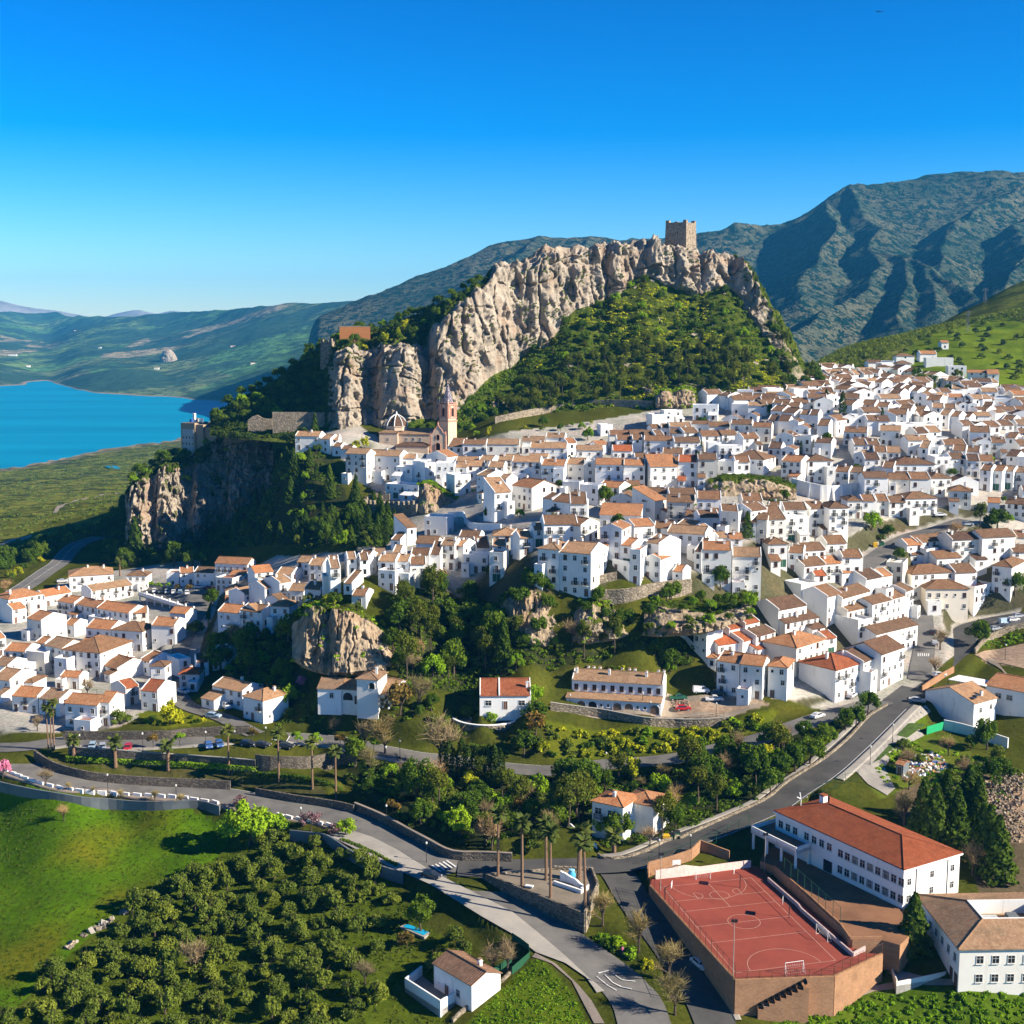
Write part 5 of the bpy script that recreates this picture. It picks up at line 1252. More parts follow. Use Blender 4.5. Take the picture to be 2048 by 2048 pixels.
M_CONCW = asphalt('stained_concrete', (.14, .155, .165), .7)
wall('stone_wall', Ic((262, 140), (300, 178), (450, 248), (650, 302), (900, 332), (1200, 352), (1500, 364), (1740, 378)), 2.3, 'curved grey stone retaining wall holding the palm garden above the lower road', step=1.6)
wall('stone_wall', J((0, 208), (300, 262), (600, 307), (740, 340)), 1.9, 'low stone wall under the three tall palms beside the lower road')
wall('stone_wall', J((745, 325), (950, 412), (1150, 522), (1300, 602), (1480, 694), (1700, 702), (1932, 712)), 2.0, 'long stone wall below the wooded garden, opposite the zebra crossing', coping=M_PAVE)
wall('stone_wall', [(138, 1514), (212, 1518), (331, 1528), (420, 1534), (512, 1541)], 2.6, 'stone wall with low posts under the upper road parking', coping=M_CONC)
wall('stone_wall', [cx('H', x, y) for x, y in ((0, 1335), (120, 1345), (380, 1348), (600, 1330), (760, 1322))], 3.2, 'tall stone wall under the upper road behind the garden stairs')
wall('stone_wall', [cx('A', x, y) for x, y in ((480, 1722), (900, 1722), (1250, 1718), (1450, 1700), (1890, 1678))], 2.4, 'grey stone wall behind the upper road below the white houses', coping=None)
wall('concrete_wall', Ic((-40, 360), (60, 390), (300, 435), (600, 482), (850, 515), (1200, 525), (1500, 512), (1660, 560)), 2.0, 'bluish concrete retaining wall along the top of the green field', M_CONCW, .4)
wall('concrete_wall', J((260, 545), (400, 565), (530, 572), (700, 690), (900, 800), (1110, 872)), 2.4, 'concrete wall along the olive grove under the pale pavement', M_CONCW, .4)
wall('stone_wall', K((650, 672), (690, 700), (780, 704), (900, 690), (1030, 628), (1150, 566), (1260, 530)), .9, 'low pale stone wall curving round the corner lawn at the junction', M_STONEL)
wall('stone_wall', K((1265, 540), (1500, 432), (1700, 345), (1932, 232)) + E((150, 1830), (420, 1660), (600, 1510), (760, 1340), (900, 1250)), .7, 'long low stone kerb wall along the wooded side of the rising road', M_STONEL)
wall('stone_wall', [cx('G', x, y) for x, y in ((290, 905), (500, 935), (700, 965), (1000, 1015), (1200, 1035), (1300, 1038), (1480, 1030), (1650, 1012))], 2.0, 'stone terrace wall in front of the long white terrace building', M_STONEL, coping=M_CONC)
wall('stone_wall', [cx('C', x, y) for x, y in ((-130, 300), (0, 268), (150, 240), (300, 212), (450, 190), (600, 172), (800, 170), (1065, 176))], 3.0, 'long pale stone wall under the pines above the town', M_STONEL, .8)
wall('stone_wall', [cx('C', x, y) for x, y in ((1450, 86), (1600, 62), (1715, 46))], 3.0, 'short pale stone wall at the right end of the pines', M_STONEL, .8)
wall('stone_wall', [cx('C', x, y) for x, y in ((560, 1640), (720, 1655), (900, 1632), (1100, 1585), (1350, 1562))], 3.5, 'curved stone wall holding the grassy terrace over the ravine', M_STONEL, .8)
wall('stone_wall', [cx('C', x, y) for x, y in ((650, 1500), (720, 1480), (790, 1470))], 2.0, 'short stepped stone wall beside the tall corner house', M_STONEL, .8)
wall('crenellated_wall', [cx('B', x, y) for x, y in ((822, 862), (930, 872), (1080, 880), (1215, 870))], 4.2, 'crenellated stone wall below the blue shaded restaurant', M_STONEL, .9, merlon=1.5, step=2.6)
wall('crenellated_wall', [cx('B', x, y) for x, y in ((822, 862), (850, 830), (960, 800), (1010, 790))], 4.4, 'rear crenellated stone wall behind the longer battlement', M_STONEL, .9, merlon=1.4, step=2.4)
wall('garden_wall', [cx('B', x, y) for x, y in ((1450, 890), (1560, 880), (1580, 930), (1640, 975), (1850, 985))], 2.2, 'white garden wall winding below the bare rock face', M_WHITE, .4)
o, P, zt = wall('buttressed_wall', [cx('D', x, y) for x, y in ((180, 1150), (330, 1190), (460, 1215), (600, 1195), (735, 1170))], 5.2, 'long white buttressed retaining wall under a balustraded terrace', M_WHITE, .7)
for i in range(1, len(P) - 1, 2):
    m = MB(); p = P[i]; dirx = P[i + 1][:2] - P[i - 1][:2]; dirx /= np.linalg.norm(dirx); nn = np.array([dirx[1], -dirx[0]])
    if nn[1] > 0: nn = -nn
    a, b_ = p[:2] - dirx * .35, p[:2] + dirx * .35; lo = zt[i] - 7
    m.hexa([(*(a + nn * 1.6), lo), (*(b_ + nn * 1.6), lo), (*b_, lo), (*a, lo), (*(a + nn * .45), zt[i] - .3), (*(b_ + nn * .45), zt[i] - .3), (*b_, zt[i] - .3), (*a, zt[i] - .3)])
    m.build('buttress', [M_WHITE], o)
wall('garden_wall', [cx('G', x, y) for x, y in ((1200, 300), (1290, 350), (1360, 440), (1440, 520), (1480, 570))], 1.6, 'white stepped garden wall descending beside the narrow lane', M_WHITE, .35)
wall('garden_wall', E((1325, 1430), (1450, 1460), (1600, 1500), (1810, 1570)), 2.6, 'white yard wall below the house by the green hoarding', M_WHITE, .35)
wall('brick_wall', E((1160, 1150), (1230, 1100), (1310, 1050), (1400, 1000)), 1.8, 'brown timber and brick fence beside the bare roadside tree', M_BRICK, .3)
wall('stone_wall', E((1560, 860), (1660, 760), (1800, 700), (1960, 650)), 1.6, 'stone wall between the car park and the grass bank', M_STONEL, .5)
wall('garden_wall', [cx('B', x, y) for x, y in ((-20, 200), (100, 205), (250, 225), (420, 232))], 2.2, 'beige ruined terrace wall left of the church', M_STONEL, .8)
RW = lambda c, d, *a: [tuple(pd(*cx(c, x, y), d)) for x, y in a]
wall('ruined_wall', RW('M', 628, (1690, 1335), (1760, 1320), (1850, 1300), (1932, 1290)), 6, 'ragged ruined stone wall beside the cliff top hotel', M_STONEL, 1.0, hh=[3, 5.5, 4, 6.5, 5, 6], below=6, frame=False)
wall('ruined_wall', RW('N', 606, (-60, 1290), (20, 1285), (90, 1290), (125, 1310)), 6, 'ruined stone gateway wall under the shaded cliff', M_STONEL, 1.2, hh=[3, 6, 4, 5], below=6, frame=False)
wall('ruined_wall', RW('N', 600, (125, 1235), (250, 1238), (380, 1235), (520, 1240)), 3.5, 'long shaded stone wall at the foot of the pale pillar', M_STONEL, .9, below=6, frame=False)
wall('garden_wall', [cx('K', x, y) for x, y in ((430, 440), (520, 510), (600, 570), (640, 610))], 1.0, 'narrow white wall edging the path below the garden villa', M_WHITE, .3)
# ------------------------------------------------------------------ landmark buildings
_HF = HP[::2, ::2].reshape(-1, 3)
_dep = _HF[:, 1] * CP - (_HF[:, 2] - CAMZ) * SP
_HPX = 1024 + F * _HF[:, 0] / _dep; _HPY = 1024 - F * (_HF[:, 1] * SP + (_HF[:, 2] - CAMZ) * CP) / _dep
def hhit(px, py):
    """point of the rock hill seen at a picture position"""
    d = np.hypot(_HPX - px, _HPY - py); k = np.where(d < 5)[0]
    if not len(k): k = [int(np.argmin(d))]
    k = min(k, key=lambda i: _HF[i, 1]); return Vector(_HF[k])
def thing(name, label, cat, loc=(0, 0, 0), rz=0, group=None):
    o = empty(name, loc, rz); tag(o, label, cat, group); return o
def put(name, me, parent, loc=(0, 0, 0), rz=0):
    o = link(bpy.data.objects.new(name, me), parent); o.location = loc; o.rotation_euler = (0, 0, rz); return o
def frame2(pl, pr):
    """origin, angle, width for a front running from pl to pr"""
    return Vector(pl), math.atan2(pr[1] - pl[1], pr[0] - pl[0]), math.hypot(pr[0] - pl[0], pr[1] - pl[1])
def arch_poly(w, h, n=8, lo=0):
    """outline of an arched opening, springing at h - w/2"""
    s_ = h - w / 2
    return [(-w / 2, lo), (w / 2, lo)] + [(w / 2 * math.cos(math.pi * i / n), s_ + w / 2 * math.sin(math.pi * i / n)) for i in range(n + 1)]
def arch_mesh(w, h, frame=M_WHITE, pane=M_GLASS, depth=.12):
    m = MB(); P = arch_poly(w, h)
    m.face([(x, -.02, z) for x, z in P], 1)
    Q = arch_poly(w + .3, h + .15)
    for i in range(1, len(P)):
        j = (i + 1) % len(P)
        m.face([(P[i][0], -depth, P[i][1]), (P[j][0], -depth, P[j][1]), (Q[j][0], -depth, Q[j][1]), (Q[i][0], -depth, Q[i][1])][::-1], 0)
        m.face([(P[i][0], -depth, P[i][1]), (P[j][0], -depth, P[j][1]), (P[j][0], 0, P[j][1]), (P[i][0], 0, P[i][1])], 0)
        m.face([(Q[i][0], -depth, Q[i][1]), (Q[j][0], -depth, Q[j][1]), (Q[j][0], 0, Q[j][1]), (Q[i][0], 0, Q[i][1])][::-1], 0)
    return m.mesh('window', [frame, pane])
M_CASTLE = stone_mat('castle_masonry', (.25, .20, .145), (.36, .29, .21), .7)
M_DARK = plain('dark_opening', (.015, .013, .012), .8)
# --- castle keep on the summit
base = pd(1362, 503, 714)
T = thing('castle_keep', 'square stone castle keep with battlements on the summit of the cliff', 'castle', (base.x - .3, 714, base.z), R(-33))
m = MB(); w = 11.8; h = 13.6
m.hexa([(-w/2-.5, -w/2-.5, -6), (w/2+.5, -w/2-.5, -6), (w/2+.5, w/2+.5, -6), (-w/2-.5, w/2+.5, -6), (-w/2, -w/2, h), (w/2, -w/2, h), (w/2, w/2, h), (-w/2, w/2, h)])
m.build('wall', M_CASTLE, T)
m = MB(); t = .8
for x0, x1, y0, y1 in ((-w/2, w/2, -w/2, -w/2+t), (-w/2, w/2, w/2-t, w/2), (-w/2, -w/2+t, -w/2+t, w/2-t), (w/2-t, w/2, -w/2+t, w/2-t)): m.box(x0, x1, y0, y1, h+.003, h+1.0)
m.build('parapet', M_CASTLE, T)
for sx in (-1, 1):
    for sy in (-1, 1):
        c = MB(); c.box(sx*w/2-(1.9 if sx > 0 else 0), sx*w/2+(1.9 if sx < 0 else 0), sy*w/2-(1.9 if sy > 0 else 0), sy*w/2+(1.9 if sy < 0 else 0), h+1.003, h+2.2); c.build('merlon', M_CASTLE, T)
for x, y, rz in ((1, -w/2-.04, 0), (w/2+.04, -2, R(90)), (w/2+.04, 2.4, R(90))):
    c = MB(); c.box(-.28, .28, -.08, .3, 0, 1.5); put('arrow_slit', c.mesh('arrow_slit', [M_DARK]), T, (x, y, h-5.2), rz)
# --- orange block and ruined tower on the ridge
P = hhit(700, 682); T = thing('ridge_building', 'long orange rendered block with slit windows on the ridge left of the cliff', 'building', (pd(686, 690, 640).x, 640, pd(686, 690, 640).z), R(6))
M_OCHRE = plain('ochre_render', (.36, .15, .055), .9)
m = MB(); m.box(-1.5, 13, 0, 9, -5, 8.6); m.build('wall', M_OCHRE, T)
m = MB(); m.box(-1.6, 13.1, -.1, 9.1, 8.603, 8.9); m.build('roof', M_PAVE, T)
for i in range(3): c = MB(); c.box(-.25, .25, -.06, .2, 0, 3.2); put('window', c.mesh('window', [M_DARK]), T, (3.4 + 1.6 * i, 0, 1.0))
T = thing('ruined_tower', 'shaded ruined stone tower on the ridge beside the orange block', 'tower', tuple(pd(661, 722, 640)), R(-28))
m = MB(); m.hexa([(-3.6,-3.4,-4),(3.6,-3.4,-4),(3.6,3.4,-4),(-3.6,3.4,-4),(-3.3,-3.1,8.6),(3.3,-3.1,9.4),(3.3,3.1,8.8),(-3.3,3.1,8.2)]); m.build('wall', M_CASTLE, T)
for x in (-2.6, 0, 2.5): c = MB(); c.box(x-.7, x+.7, -3.25, -2.3, 8.3, 10 + .3 * x % 1); c.build('merlon', M_CASTLE, T)
# --- cliff top hotel
T = thing('hotel_building', 'flat roofed hotel with white windowed front and beige side on the left cliff', 'hotel', tuple(pd(363, 905, 640)), R(-24))
M_BEIGE = plain('beige_render', (.36, .26, .175), .9)
m = MB(); m.box(0, 8.2, .12, 11, -6, 14.2); m.box(8.2, 12.5, .9, 12, -6, 13.6); m.box(12.5, 19, 2.2, 13, -6, 12.4); m.build('wall', M_BEIGE, T)
m = MB(); m.box(.9, 7.4, -.05, .117, .4, 11.4); m.build('front_wall', M_GREYW, T)  # grey here stands in for shade painted onto the white front
for r_ in range(4):
    for i in range(4): put('window', WIN['n' if r_ else 's'], T, (1.6 + 1.75 * i, -.055 if r_ < 3 else .115, .8 + 3.0 * r_))
m = MB(); m.box(.3, 7.9, .4, 10.7, 14.203, 14.4); m.build('roof', M_PAVE, T)
for x, y, h_, mt in ((5.2, 4, 4.2, M_WHITE), (2.6, 5, 1.2, plain('blue_plant', (.03, .10, .42), .5)), (7.2, 7, 1.6, M_WHITE), (4, 8, 1.5, M_CONC)):
    c = MB(); c.box(-.55, .55, -.55, .55, 0, h_); c.box(-.7, .7, -.7, .7, h_, h_ + .15); put('roof_vent', c.mesh('roof_vent', [mt]), T, (x, y, 14.403))
# --- church
O = pz(850, 905, 54.5)
CH = thing('church', 'salmon and cream baroque church with tiled dome and curved gable front', 'church', (pd(770, 900, 575).x, 575, 54.0), R(-7))
M_TRIM = plain('salmon_trim', (.50, .25, .17), .8); M_SAND = plain('cream_church_wall', (.56, .42, .30), .85); M_TOWER = plain('apricot_tower_wall', (.72, .46, .30), .85)
W, Rf, zt = shell(20.5, 11, 8.2, -5, 'g', .36, False); W.build('wall', [M_SAND], CH); Rf.build('roof', RM['t'], CH, uv=True)
W, Rf, zt = shell(8, 12, 8.8, -5, 'h', .3); wo = W.build('transept_wall', [M_SAND], CH); wo.location = (-2, -2, 0); ro = Rf.build('transept_roof', RM['t'], CH, uv=True); ro.location = (-2, -2, 0)
W, Rf, zt = shell(14, 6, 3.6, -5, 'h', .38); wo = W.build('aisle_wall', [M_SAND], CH); wo.location = (6, -6.05, 0); ro = Rf.build('aisle_roof', RM['d'], CH, uv=True); ro.location = (6, -6.05, 0)
m = MB()
for x0, x1, y, z in ((-2.1, 20.6, -.08, 7.9), (5.9, 20.1, -6.13, 3.2), (-2.1, 6.1, -2.09, 8.4)): m.box(x0, x1, y, y + .3, z, z + .45)
m.build('cornice', M_TRIM, CH)
m = MB(); n = 8
m.lathe([(4.6, 9.5), (4.6, 11.2), (5.0, 11.25), (5.0, 11.5)], 8, 0, (4.2, 5)); m.build('drum', [M_SAND], CH)
m = MB(); m.lathe([(4.9, 11.503), (4.2, 13.2), (2.9, 14.8), (1.4, 15.8), (.25, 16.3)], 8, 0, (4.2, 5)); m.build('dome', RM['d'], CH, uv=True)
m = MB()
for i in range(8):
    a = 2 * math.pi * i / 8; pr = [(4.95, 11.5), (4.27, 13.25), (2.97, 14.9), (1.45, 15.9), (.2, 16.4)]
    for (r0, z0), (r1, z1) in zip(pr[:-1], pr[1:]): m.tube((4.2 + r0 * math.cos(a), 5 + r0 * math.sin(a), z0), (4.2 + r1 * math.cos(a), 5 + r1 * math.sin(a), z1), .2, n=5)
m.lathe([(.35, 16.2), (.35, 17), (.08, 17.8)], 8, 0, (4.2, 5)); m.build('dome_rib', M_WHITE, CH)
# curved gable front
gab = [(0, -3), (7, -3), (7, 8.2), (6.7, 8.9), (5.7, 9.3), (5.2, 10.6), (4.4, 11.3), (3.9, 12.2), (3.5, 13), (3.1, 12.2), (2.6, 11.3), (1.8, 10.6), (1.3, 9.3), (.3, 8.9), (0, 8.2)]
m = MB(); m.v += [(x, 0, z) for x, z in gab] + [(x, 1.0, z) for x, z in gab]; n = len(gab)
m.f.append(tuple(range(n))); m.f.append(tuple(range(2*n-1, n-1, -1)))
for i in range(n): m.f.append(((i+1) % n, i, n+i, n+(i+1) % n))
m.m = [0] * len(m.f); fo = m.build('gable_front', [M_SAND], CH); fo.location = (20.6, -4.5, 0)
m = MB()
for i in range(2, n-1):
    a, b_ = gab[i], gab[i+1]; m.tube((a[0], -.06, a[1]), (b_[0], -.06, b_[1]), .22, n=5)
for x in (.3, 6.7): m.box(x-.3, x+.3, -.16, -.003, -3, 8.2)
for x, z in ((.3, 9), (3.5, 13), (6.7, 9)): m.lathe([(.3, z-.2), (.36, z+.2), (.05, z+1.1)], 6, 0, (x, .4))
g_ = m.build('gable_trim', M_TRIM, fo)
put('portal', arch_mesh(1.9, 4.6, M_TRIM, M_DARK, .3), CH, (24.1, -4.52, .4)); put('window', arch_mesh(1.3, 2.2, M_TRIM, M_DARK, .2), CH, (24.1, -4.52, 6.3))
for x in (1.6, 9.5, 12.5, 15.5): put('window', WIN['n'], CH, (x, -2.0 if x < 5 else 0, 5.3))
# bell tower
tw = 5.3; tp = pd(895.5, 896, 571)
BT = thing('bell_tower', 'tall apricot church bell tower with dark tiled spire beside the gable front', 'bell tower', (tp.x, tp.y + 3.6, tp.z), R(-41))
m = MB(); m.box(-tw/2, tw/2, -tw/2, tw/2, -6, 11.2); m.build('wall', M_TOWER, BT)
m = MB(); e = tw/2
for z0, z1, k in ((11.203, 11.8, .28), (12.6, 12.85, .16), (18.2, 18.8, .3), (19.203, 19.4, .12)): m.box(-e-k, e+k, -e-k, e+k, z0, z1)
for sx in (-1, 1):
    for t_ in (-2.35, -1.25, 1.25, 2.35):
        m.box(t_-.22, t_+.22, sx*(e+.02)-.16, sx*(e+.02)+.16, 12.853, 18.197); m.box(sx*(e+.02)-.16, sx*(e+.02)+.16, t_-.22, t_+.22, 12.853, 18.197)
m.build('cornice', M_TRIM, BT)
m = MB(); m.box(-e+.1, e-.1, -e+.1, e-.1, 11.803, 18.197); m.build('belfry', M_SAND, BT)
for rz, x, y in ((0, 0, -e), (R(90), e, 0), (R(-90), -e, 0), (R(180), 0, e)): put('bell_opening', arch_mesh(1.35, 3.6, M_TRIM, M_DARK, .2), BT, (x, y, 13.4), rz)
m = MB(); m.lathe([(2.45, 18.803), (2.5, 19.2), (2.35, 19.6), (1.5, 22.6), (.7, 25.6), (.12, 27.6)], 8); 
b = NB('spire_tiles'); wv = b.n('TexWave', i_Scale=.9, bands_direction='Z'); b.l(b.obj(), wv.inputs['Vector']); ck = b.n('TexChecker', i_Scale=1.4); b.l(b.obj(), ck.inputs['Vector'])
b.bsdf(b.mix(ck.outputs['Fac'], (.30, .25, .27), (.075, .075, .11)), .6); m.build('spire', [b.m], BT)
m = MB(); m.lathe([(.2, 27.6), (.22, 28), (.05, 28.3), (.04, 29)], 6)
for sx in (-1, 1):
    for sy in (-1, 1): m.lathe([(.32, 18.803), (.4, 19.5), (.2, 19.8), (.3, 20.2), (.04, 21)], 6, 0, (sx*(e-.1), sy*(e-.1)))
m.build('finial', M_SAND, BT)

# --- generic builder from two eave points at a known height
def bld(name, label, cat, pl, pr, zb, ze, dep, typ, rm, wm=None, pitch=.36, below=3, verge=False):
    o, a, w = frame2(pl, pr)
    T = thing(name, label, cat, (o.x, o.y, zb), a)
    W, Rf, zt = shell(w, dep, ze - zb, -below, typ, pitch, verge)
    W.build('wall', [wm or M_WHITE], T); Rf.build('roof', [rm], T, uv=True)
    return T, w, zt
# --- school with the red hipped roof
ze = 9.3
SL, SR = pz(1552, 1622, ze), pz(1808, 1739, ze); SB = pz(1921, 1706, ze)
dep = math.hypot(SB.x - SR.x, SB.y - SR.y)
M_SCH = tiles('school_red_tiles', (.31, .078, .03), (.38, .11, .045), .12, .35)
T, w, zt = bld('school_building', 'long white two-storey school with a red hipped roof above the sports court', 'school', SL, SR, 1.5, ze, dep, 'h', M_SCH, None, .30, 4)
SCH = T
m = MB(); m.box(-.42, w + .42, -.42, dep + .42, 7.45, 7.74); m.build('eave_band', M_WHITE, T)
wm_ = win_mesh('window', 1.25, 1.45, M_FRAME)
x0 = w * .5
for g_ in range(4):
    for i in range(3):
        for f_ in (0, 1): put('window', wm_, T, (x0 + 1.3 + g_ * (w - x0 - 1.5) / 4 + i * 1.85, 0, 1.1 + 3.35 * f_))
for i in range(7): put('window', wm_, T, (1.6 + i * 2.15 + (1.2 if i > 2 else 0), 0, 4.7))
for x, z in ((dep * .10, 1.1), (dep * .10, 4.4), (dep * .5, 1.4), (dep * .5, 4.6), (dep * .87, 1.2), (dep * .87, 4.6)): put('window', WIN['n'], T, (w, x, z), R(90))
for x in (dep * .22, dep * .78):
    c = MB(); c.tube((0, -.08, -1), (0, -.08, 7.4), .07, n=6); put('drainpipe', c.mesh('drainpipe', [M_IRON]), T, (w, x, 0), R(90))
c = MB(); c.box(-1.2, 1.2, -.06, .02, 0, 2.4); put('door', c.mesh('door', [M_GLASS]), T, (w * .44, 0, .1))
c = MB(); c.box(-.6, .6, -.6, .6, -2, 1.6, 0); c.box(-.66, .66, -.66, .66, 1.6, 1.9, 1); put('chimney', c.mesh('chimney', [M_WHITE, RM['r']]), T, (4.5, 9.0, 9.3))
c = MB()
for dx, dy, dz in ((1.1, .2, .9), (-.9, .6, .9), (.2, -1, .8)): c.tube((0, 0, .6), (dx * 1.4, dy * 1.4, .6 + dz), .09, n=5)
c.tube((0, 0, -1.4), (0, 0, .7), .1, n=5); put('antenna', c.mesh('antenna', [M_WHITE]), T, (1.8, 5.2, 9.4))
# entrance canopy
CAN = [pz(x, y, 5.6) for x, y in ((1502, 1656), (1592, 1700), (1640, 1684), (1552, 1640))]
CA = thing('school_canopy', 'flat white entrance canopy with terracotta deck on pillars beside the school', 'canopy', (0, 0, 0))
m = MB(); m.prism([(p.x, p.y) for p in CAN], 4.6, 5.3, 0, 1, True); m.build('deck', [M_WHITE, M_TERR], CA)
m = MB()
for i in range(4):
    a, b_ = CAN[i], CAN[(i + 1) % 4]
    if i == 2: continue
    d_ = (b_ - a); d_.z = 0; d_.normalize(); nn = Vector((-d_.y, d_.x, 0)) * .25
    if (CAN[(i + 2) % 4] - a).dot(nn) < 0: nn = -nn
    m.hexa([(a.x, a.y, 4.597), (b_.x, b_.y, 4.597), (b_.x + nn.x, b_.y + nn.y, 4.597), (a.x + nn.x, a.y + nn.y, 4.597), (a.x, a.y, 6.1), (b_.x, b_.y, 6.1), (b_.x + nn.x, b_.y + nn.y, 6.1), (a.x + nn.x, a.y + nn.y, 6.1)])
m.build('parapet', M_WHITE, CA)
for s_, t_ in ((.03, .06), (.34, .06), (.66, .06), (.97, .06), (.97, .6), (.55, .7)):
    p = CAN[0].lerp(CAN[1], s_).lerp(CAN[3].lerp(CAN[2], s_), t_); c = MB(); c.box(-.25, .25, -.25, .25, 0, 3.6); k = put('pillar', c.mesh('pillar', [M_WHITE]), CA, (p.x, p.y, 1.0), R(-25))
# --- white courtyard building at the lower right
C0 = pz(1920, 1897, 3.6); C1 = pz(1832, 1794, 3.6)
LB = thing('courtyard_building', 'white building with brown tiled ring roof around a sunken courtyard, bottom right', 'building', (C0.x, C0.y, -4.2), R(2))
wx, wy, rg = 25.0, math.hypot(C1.x - C0.x, C1.y - C0.y) + 1, 6.6
m = MB(); m.box(0, wx, 0, wy, -3, 7.8, 0, (1,)); 
ix0, ix1, iy0, iy1 = rg, wx - rg, rg, wy - rg - 1.5
zi = 10.1
for x0, x1, y0, y1 in ((ix0 - .25, ix1 + .25, iy0 - .25, iy0), (ix0 - .25, ix1 + .25, iy1, iy1 + .25), (ix0 - .25, ix0, iy0, iy1), (ix1, ix1 + .25, iy0, iy1)): m.box(x0, x1, y0, y1, 6.5, zi + .12)
m.build('wall', [M_WHITE], LB)
m = MB(); o_ = .4
A = [(-o_, -o_), (wx + o_, -o_), (wx + o_, wy + o_), (-o_, wy + o_)]; I_ = [(ix0 - .26, iy0 - .26), (ix1 + .26, iy0 - .26), (ix1 + .26, iy1 + .26), (ix0 - .26, iy1 + .26)]
for i in range(4):
    j = (i + 1) % 4; m.face([(*A[i], 7.81), (*A[j], 7.81), (*I_[j], zi), (*I_[i], zi)]); m.face([(*A[i], 7.6), (*A[j], 7.6), (*A[j], 7.81), (*A[i], 7.81)])
    m.tube((*A[i], 7.85), (*I_[i], zi + .04), .15, n=5, cap=False)
m.face([(*A[3], 7.6), (*A[2], 7.6), (*A[1], 7.6), (*A[0], 7.6)]); m.build('roof', [RM['t']], LB, uv=True)
m = MB(); m.box(ix0, ix1, iy0, iy1, 6.8, 7.0); m.build('courtyard_floor', M_CONC, LB)
m = MB()
for i in range(7): m.box(ix0 + .2, ix0 + (ix1 - ix0) * .42, iy0 + .4 + i * (iy1 - iy0 - .8) / 7, iy0 + .4 + (i + .86) * (iy1 - iy0 - .8) / 7, 7.6, 7.66)
m.build('skylight', plain('frosted_glazing', (.36, .40, .42), .25, .5), LB)
m = MB(); m.box(ix0 + 6.3, ix0 + 8.2, iy0 + 1.2, iy0 + 6, 7.003, 8.4); m.build('air_unit', M_CONCW, LB)
wb = win_mesh('window', 1.15, 1.35, M_FRAME)
for i in range(8):
    for f_ in (0, 1): put('window', wb, LB, (3.6 + 2.75 * i, 0, 1.6 + 3.4 * f_))
for i in range(6): put('window', wb, LB, (0, 2 + 3.1 * i, 4.6), R(-90))
for i in range(2): c = MB(); c.box(-.7, .7, -.05, .02, 0, 2.6); put('door', c.mesh('door', [M_WOOD]), LB, (0, 1.2 + 2.2 * i, .1), R(-90))
m = MB(); P = [pz(x, y, -3.5) for x, y in (Lc((925, 1500), (970, 1620), (1340, 1560), (1340, 1450)))]
RA = thing('access_ramp', 'white walled access ramp below the tall dark conifer', 'ramp', (0, 0, 0))
for i in (0, 1): a, b_ = P[i], P[i + 1]; k = MB(); k.hexa([(a.x, a.y, -7), (b_.x, b_.y, -7), (b_.x + .2, b_.y + .3, -7), (a.x + .2, a.y + .3, -7), (a.x, a.y, -3.4), (b_.x, b_.y, -3.0), (b_.x + .2, b_.y + .3, -3.0), (a.x + .2, a.y + .3, -3.4)]); k.build('parapet', M_WHITE, RA)
m = MB(); m.prism([(p.x, p.y) for p in P], -7, -4.1); m.build('deck', M_CONC, RA)
# --- long terrace building with ten windows over an arcade
a, b_ = pz(*cx('G', 452, 676), 17), pz(*cx('G', 1140, 716), 17)
T, w, zt = bld('terrace_building', 'long white terrace with ten upper windows, tiled arcade and many chimneys', 'building', a, b_, 10, 17, 8.5, 'g', RM['t'], None, .42, 3, True)
W, Rf, _ = shell(w + .8, 3.6, 3.1, -3, 's', .16, False); k = W.build('arcade_wall', [M_WHITE], T); k.location = (-.9, -3.6, 0); k = Rf.build('arcade_roof', RM['t'], T, uv=True); k.location = (-.9, -3.6, 0)
for i in range(10): put('window', WIN['b'], T, (1.2 + i * (w - 2.4) / 9, 0, 4.6))
M_GAR = plain('garage_wood', (.22, .13, .075), .7)
for i, (x, kind) in enumerate(((.045, 's'), (.13, 'g'), (.255, 'a'), (.35, 's'), (.425, 's'), (.525, 'g'), (.65, 'g'), (.745, 's'), (.825, 's'), (.93, 'g'))):
    if kind == 's': put('window', WIN['s'], T, (x * w, -3.6, 1.2))
    else: put('garage_door', arch_mesh(2.3, 2.5, M_WHITE, M_GAR if kind == 'g' else M_DARK, .1), T, (x * w, -3.6, 0))
for i, x in enumerate((.02, .38, .79)): put('chimney', CHIM[1], T, (x * w + .4, 2.6, 8.3))
for i, x in enumerate((.14, .2, .27, .52, .6, .66, .92, .98)): put('chimney', CHIM[0], T, (x * w, 6.6, 8.1))
# --- orange roofed bungalow
a, b_ = pz(*cx('H', 1688, 792), 16.2), pz(*cx('H', 2075, 790), 16.2)
T, w, zt = bld('bungalow', 'low white bungalow with a bright orange roof split by a white ridge wall', 'house', a, b_, 12.4, 16.0, 13, 'g', RM['r'], None, .40, 3, True)
m = MB(); m.hexa([(w * .37, -.3, 3.4), (w * .37 + .35, -.3, 3.4), (w * .37 + .35, 6.5, 5.6), (w * .37, 6.5, 5.6), (w * .37, -.3, 4.0), (w * .37 + .35, -.3, 4.0), (w * .37 + .35, 6.5, 6.6), (w * .37, 6.5, 6.6)]); m.build('party_wall', M_WHITE, T)
for x in (.17, .82): put('window', WIN['w'], T, (w * x, 0, 1.0))
put('door', DOOR[1], T, (w * .5, 0, 0)); put('chimney', CHIM[1], T, (w * .93, 3, 5.2))
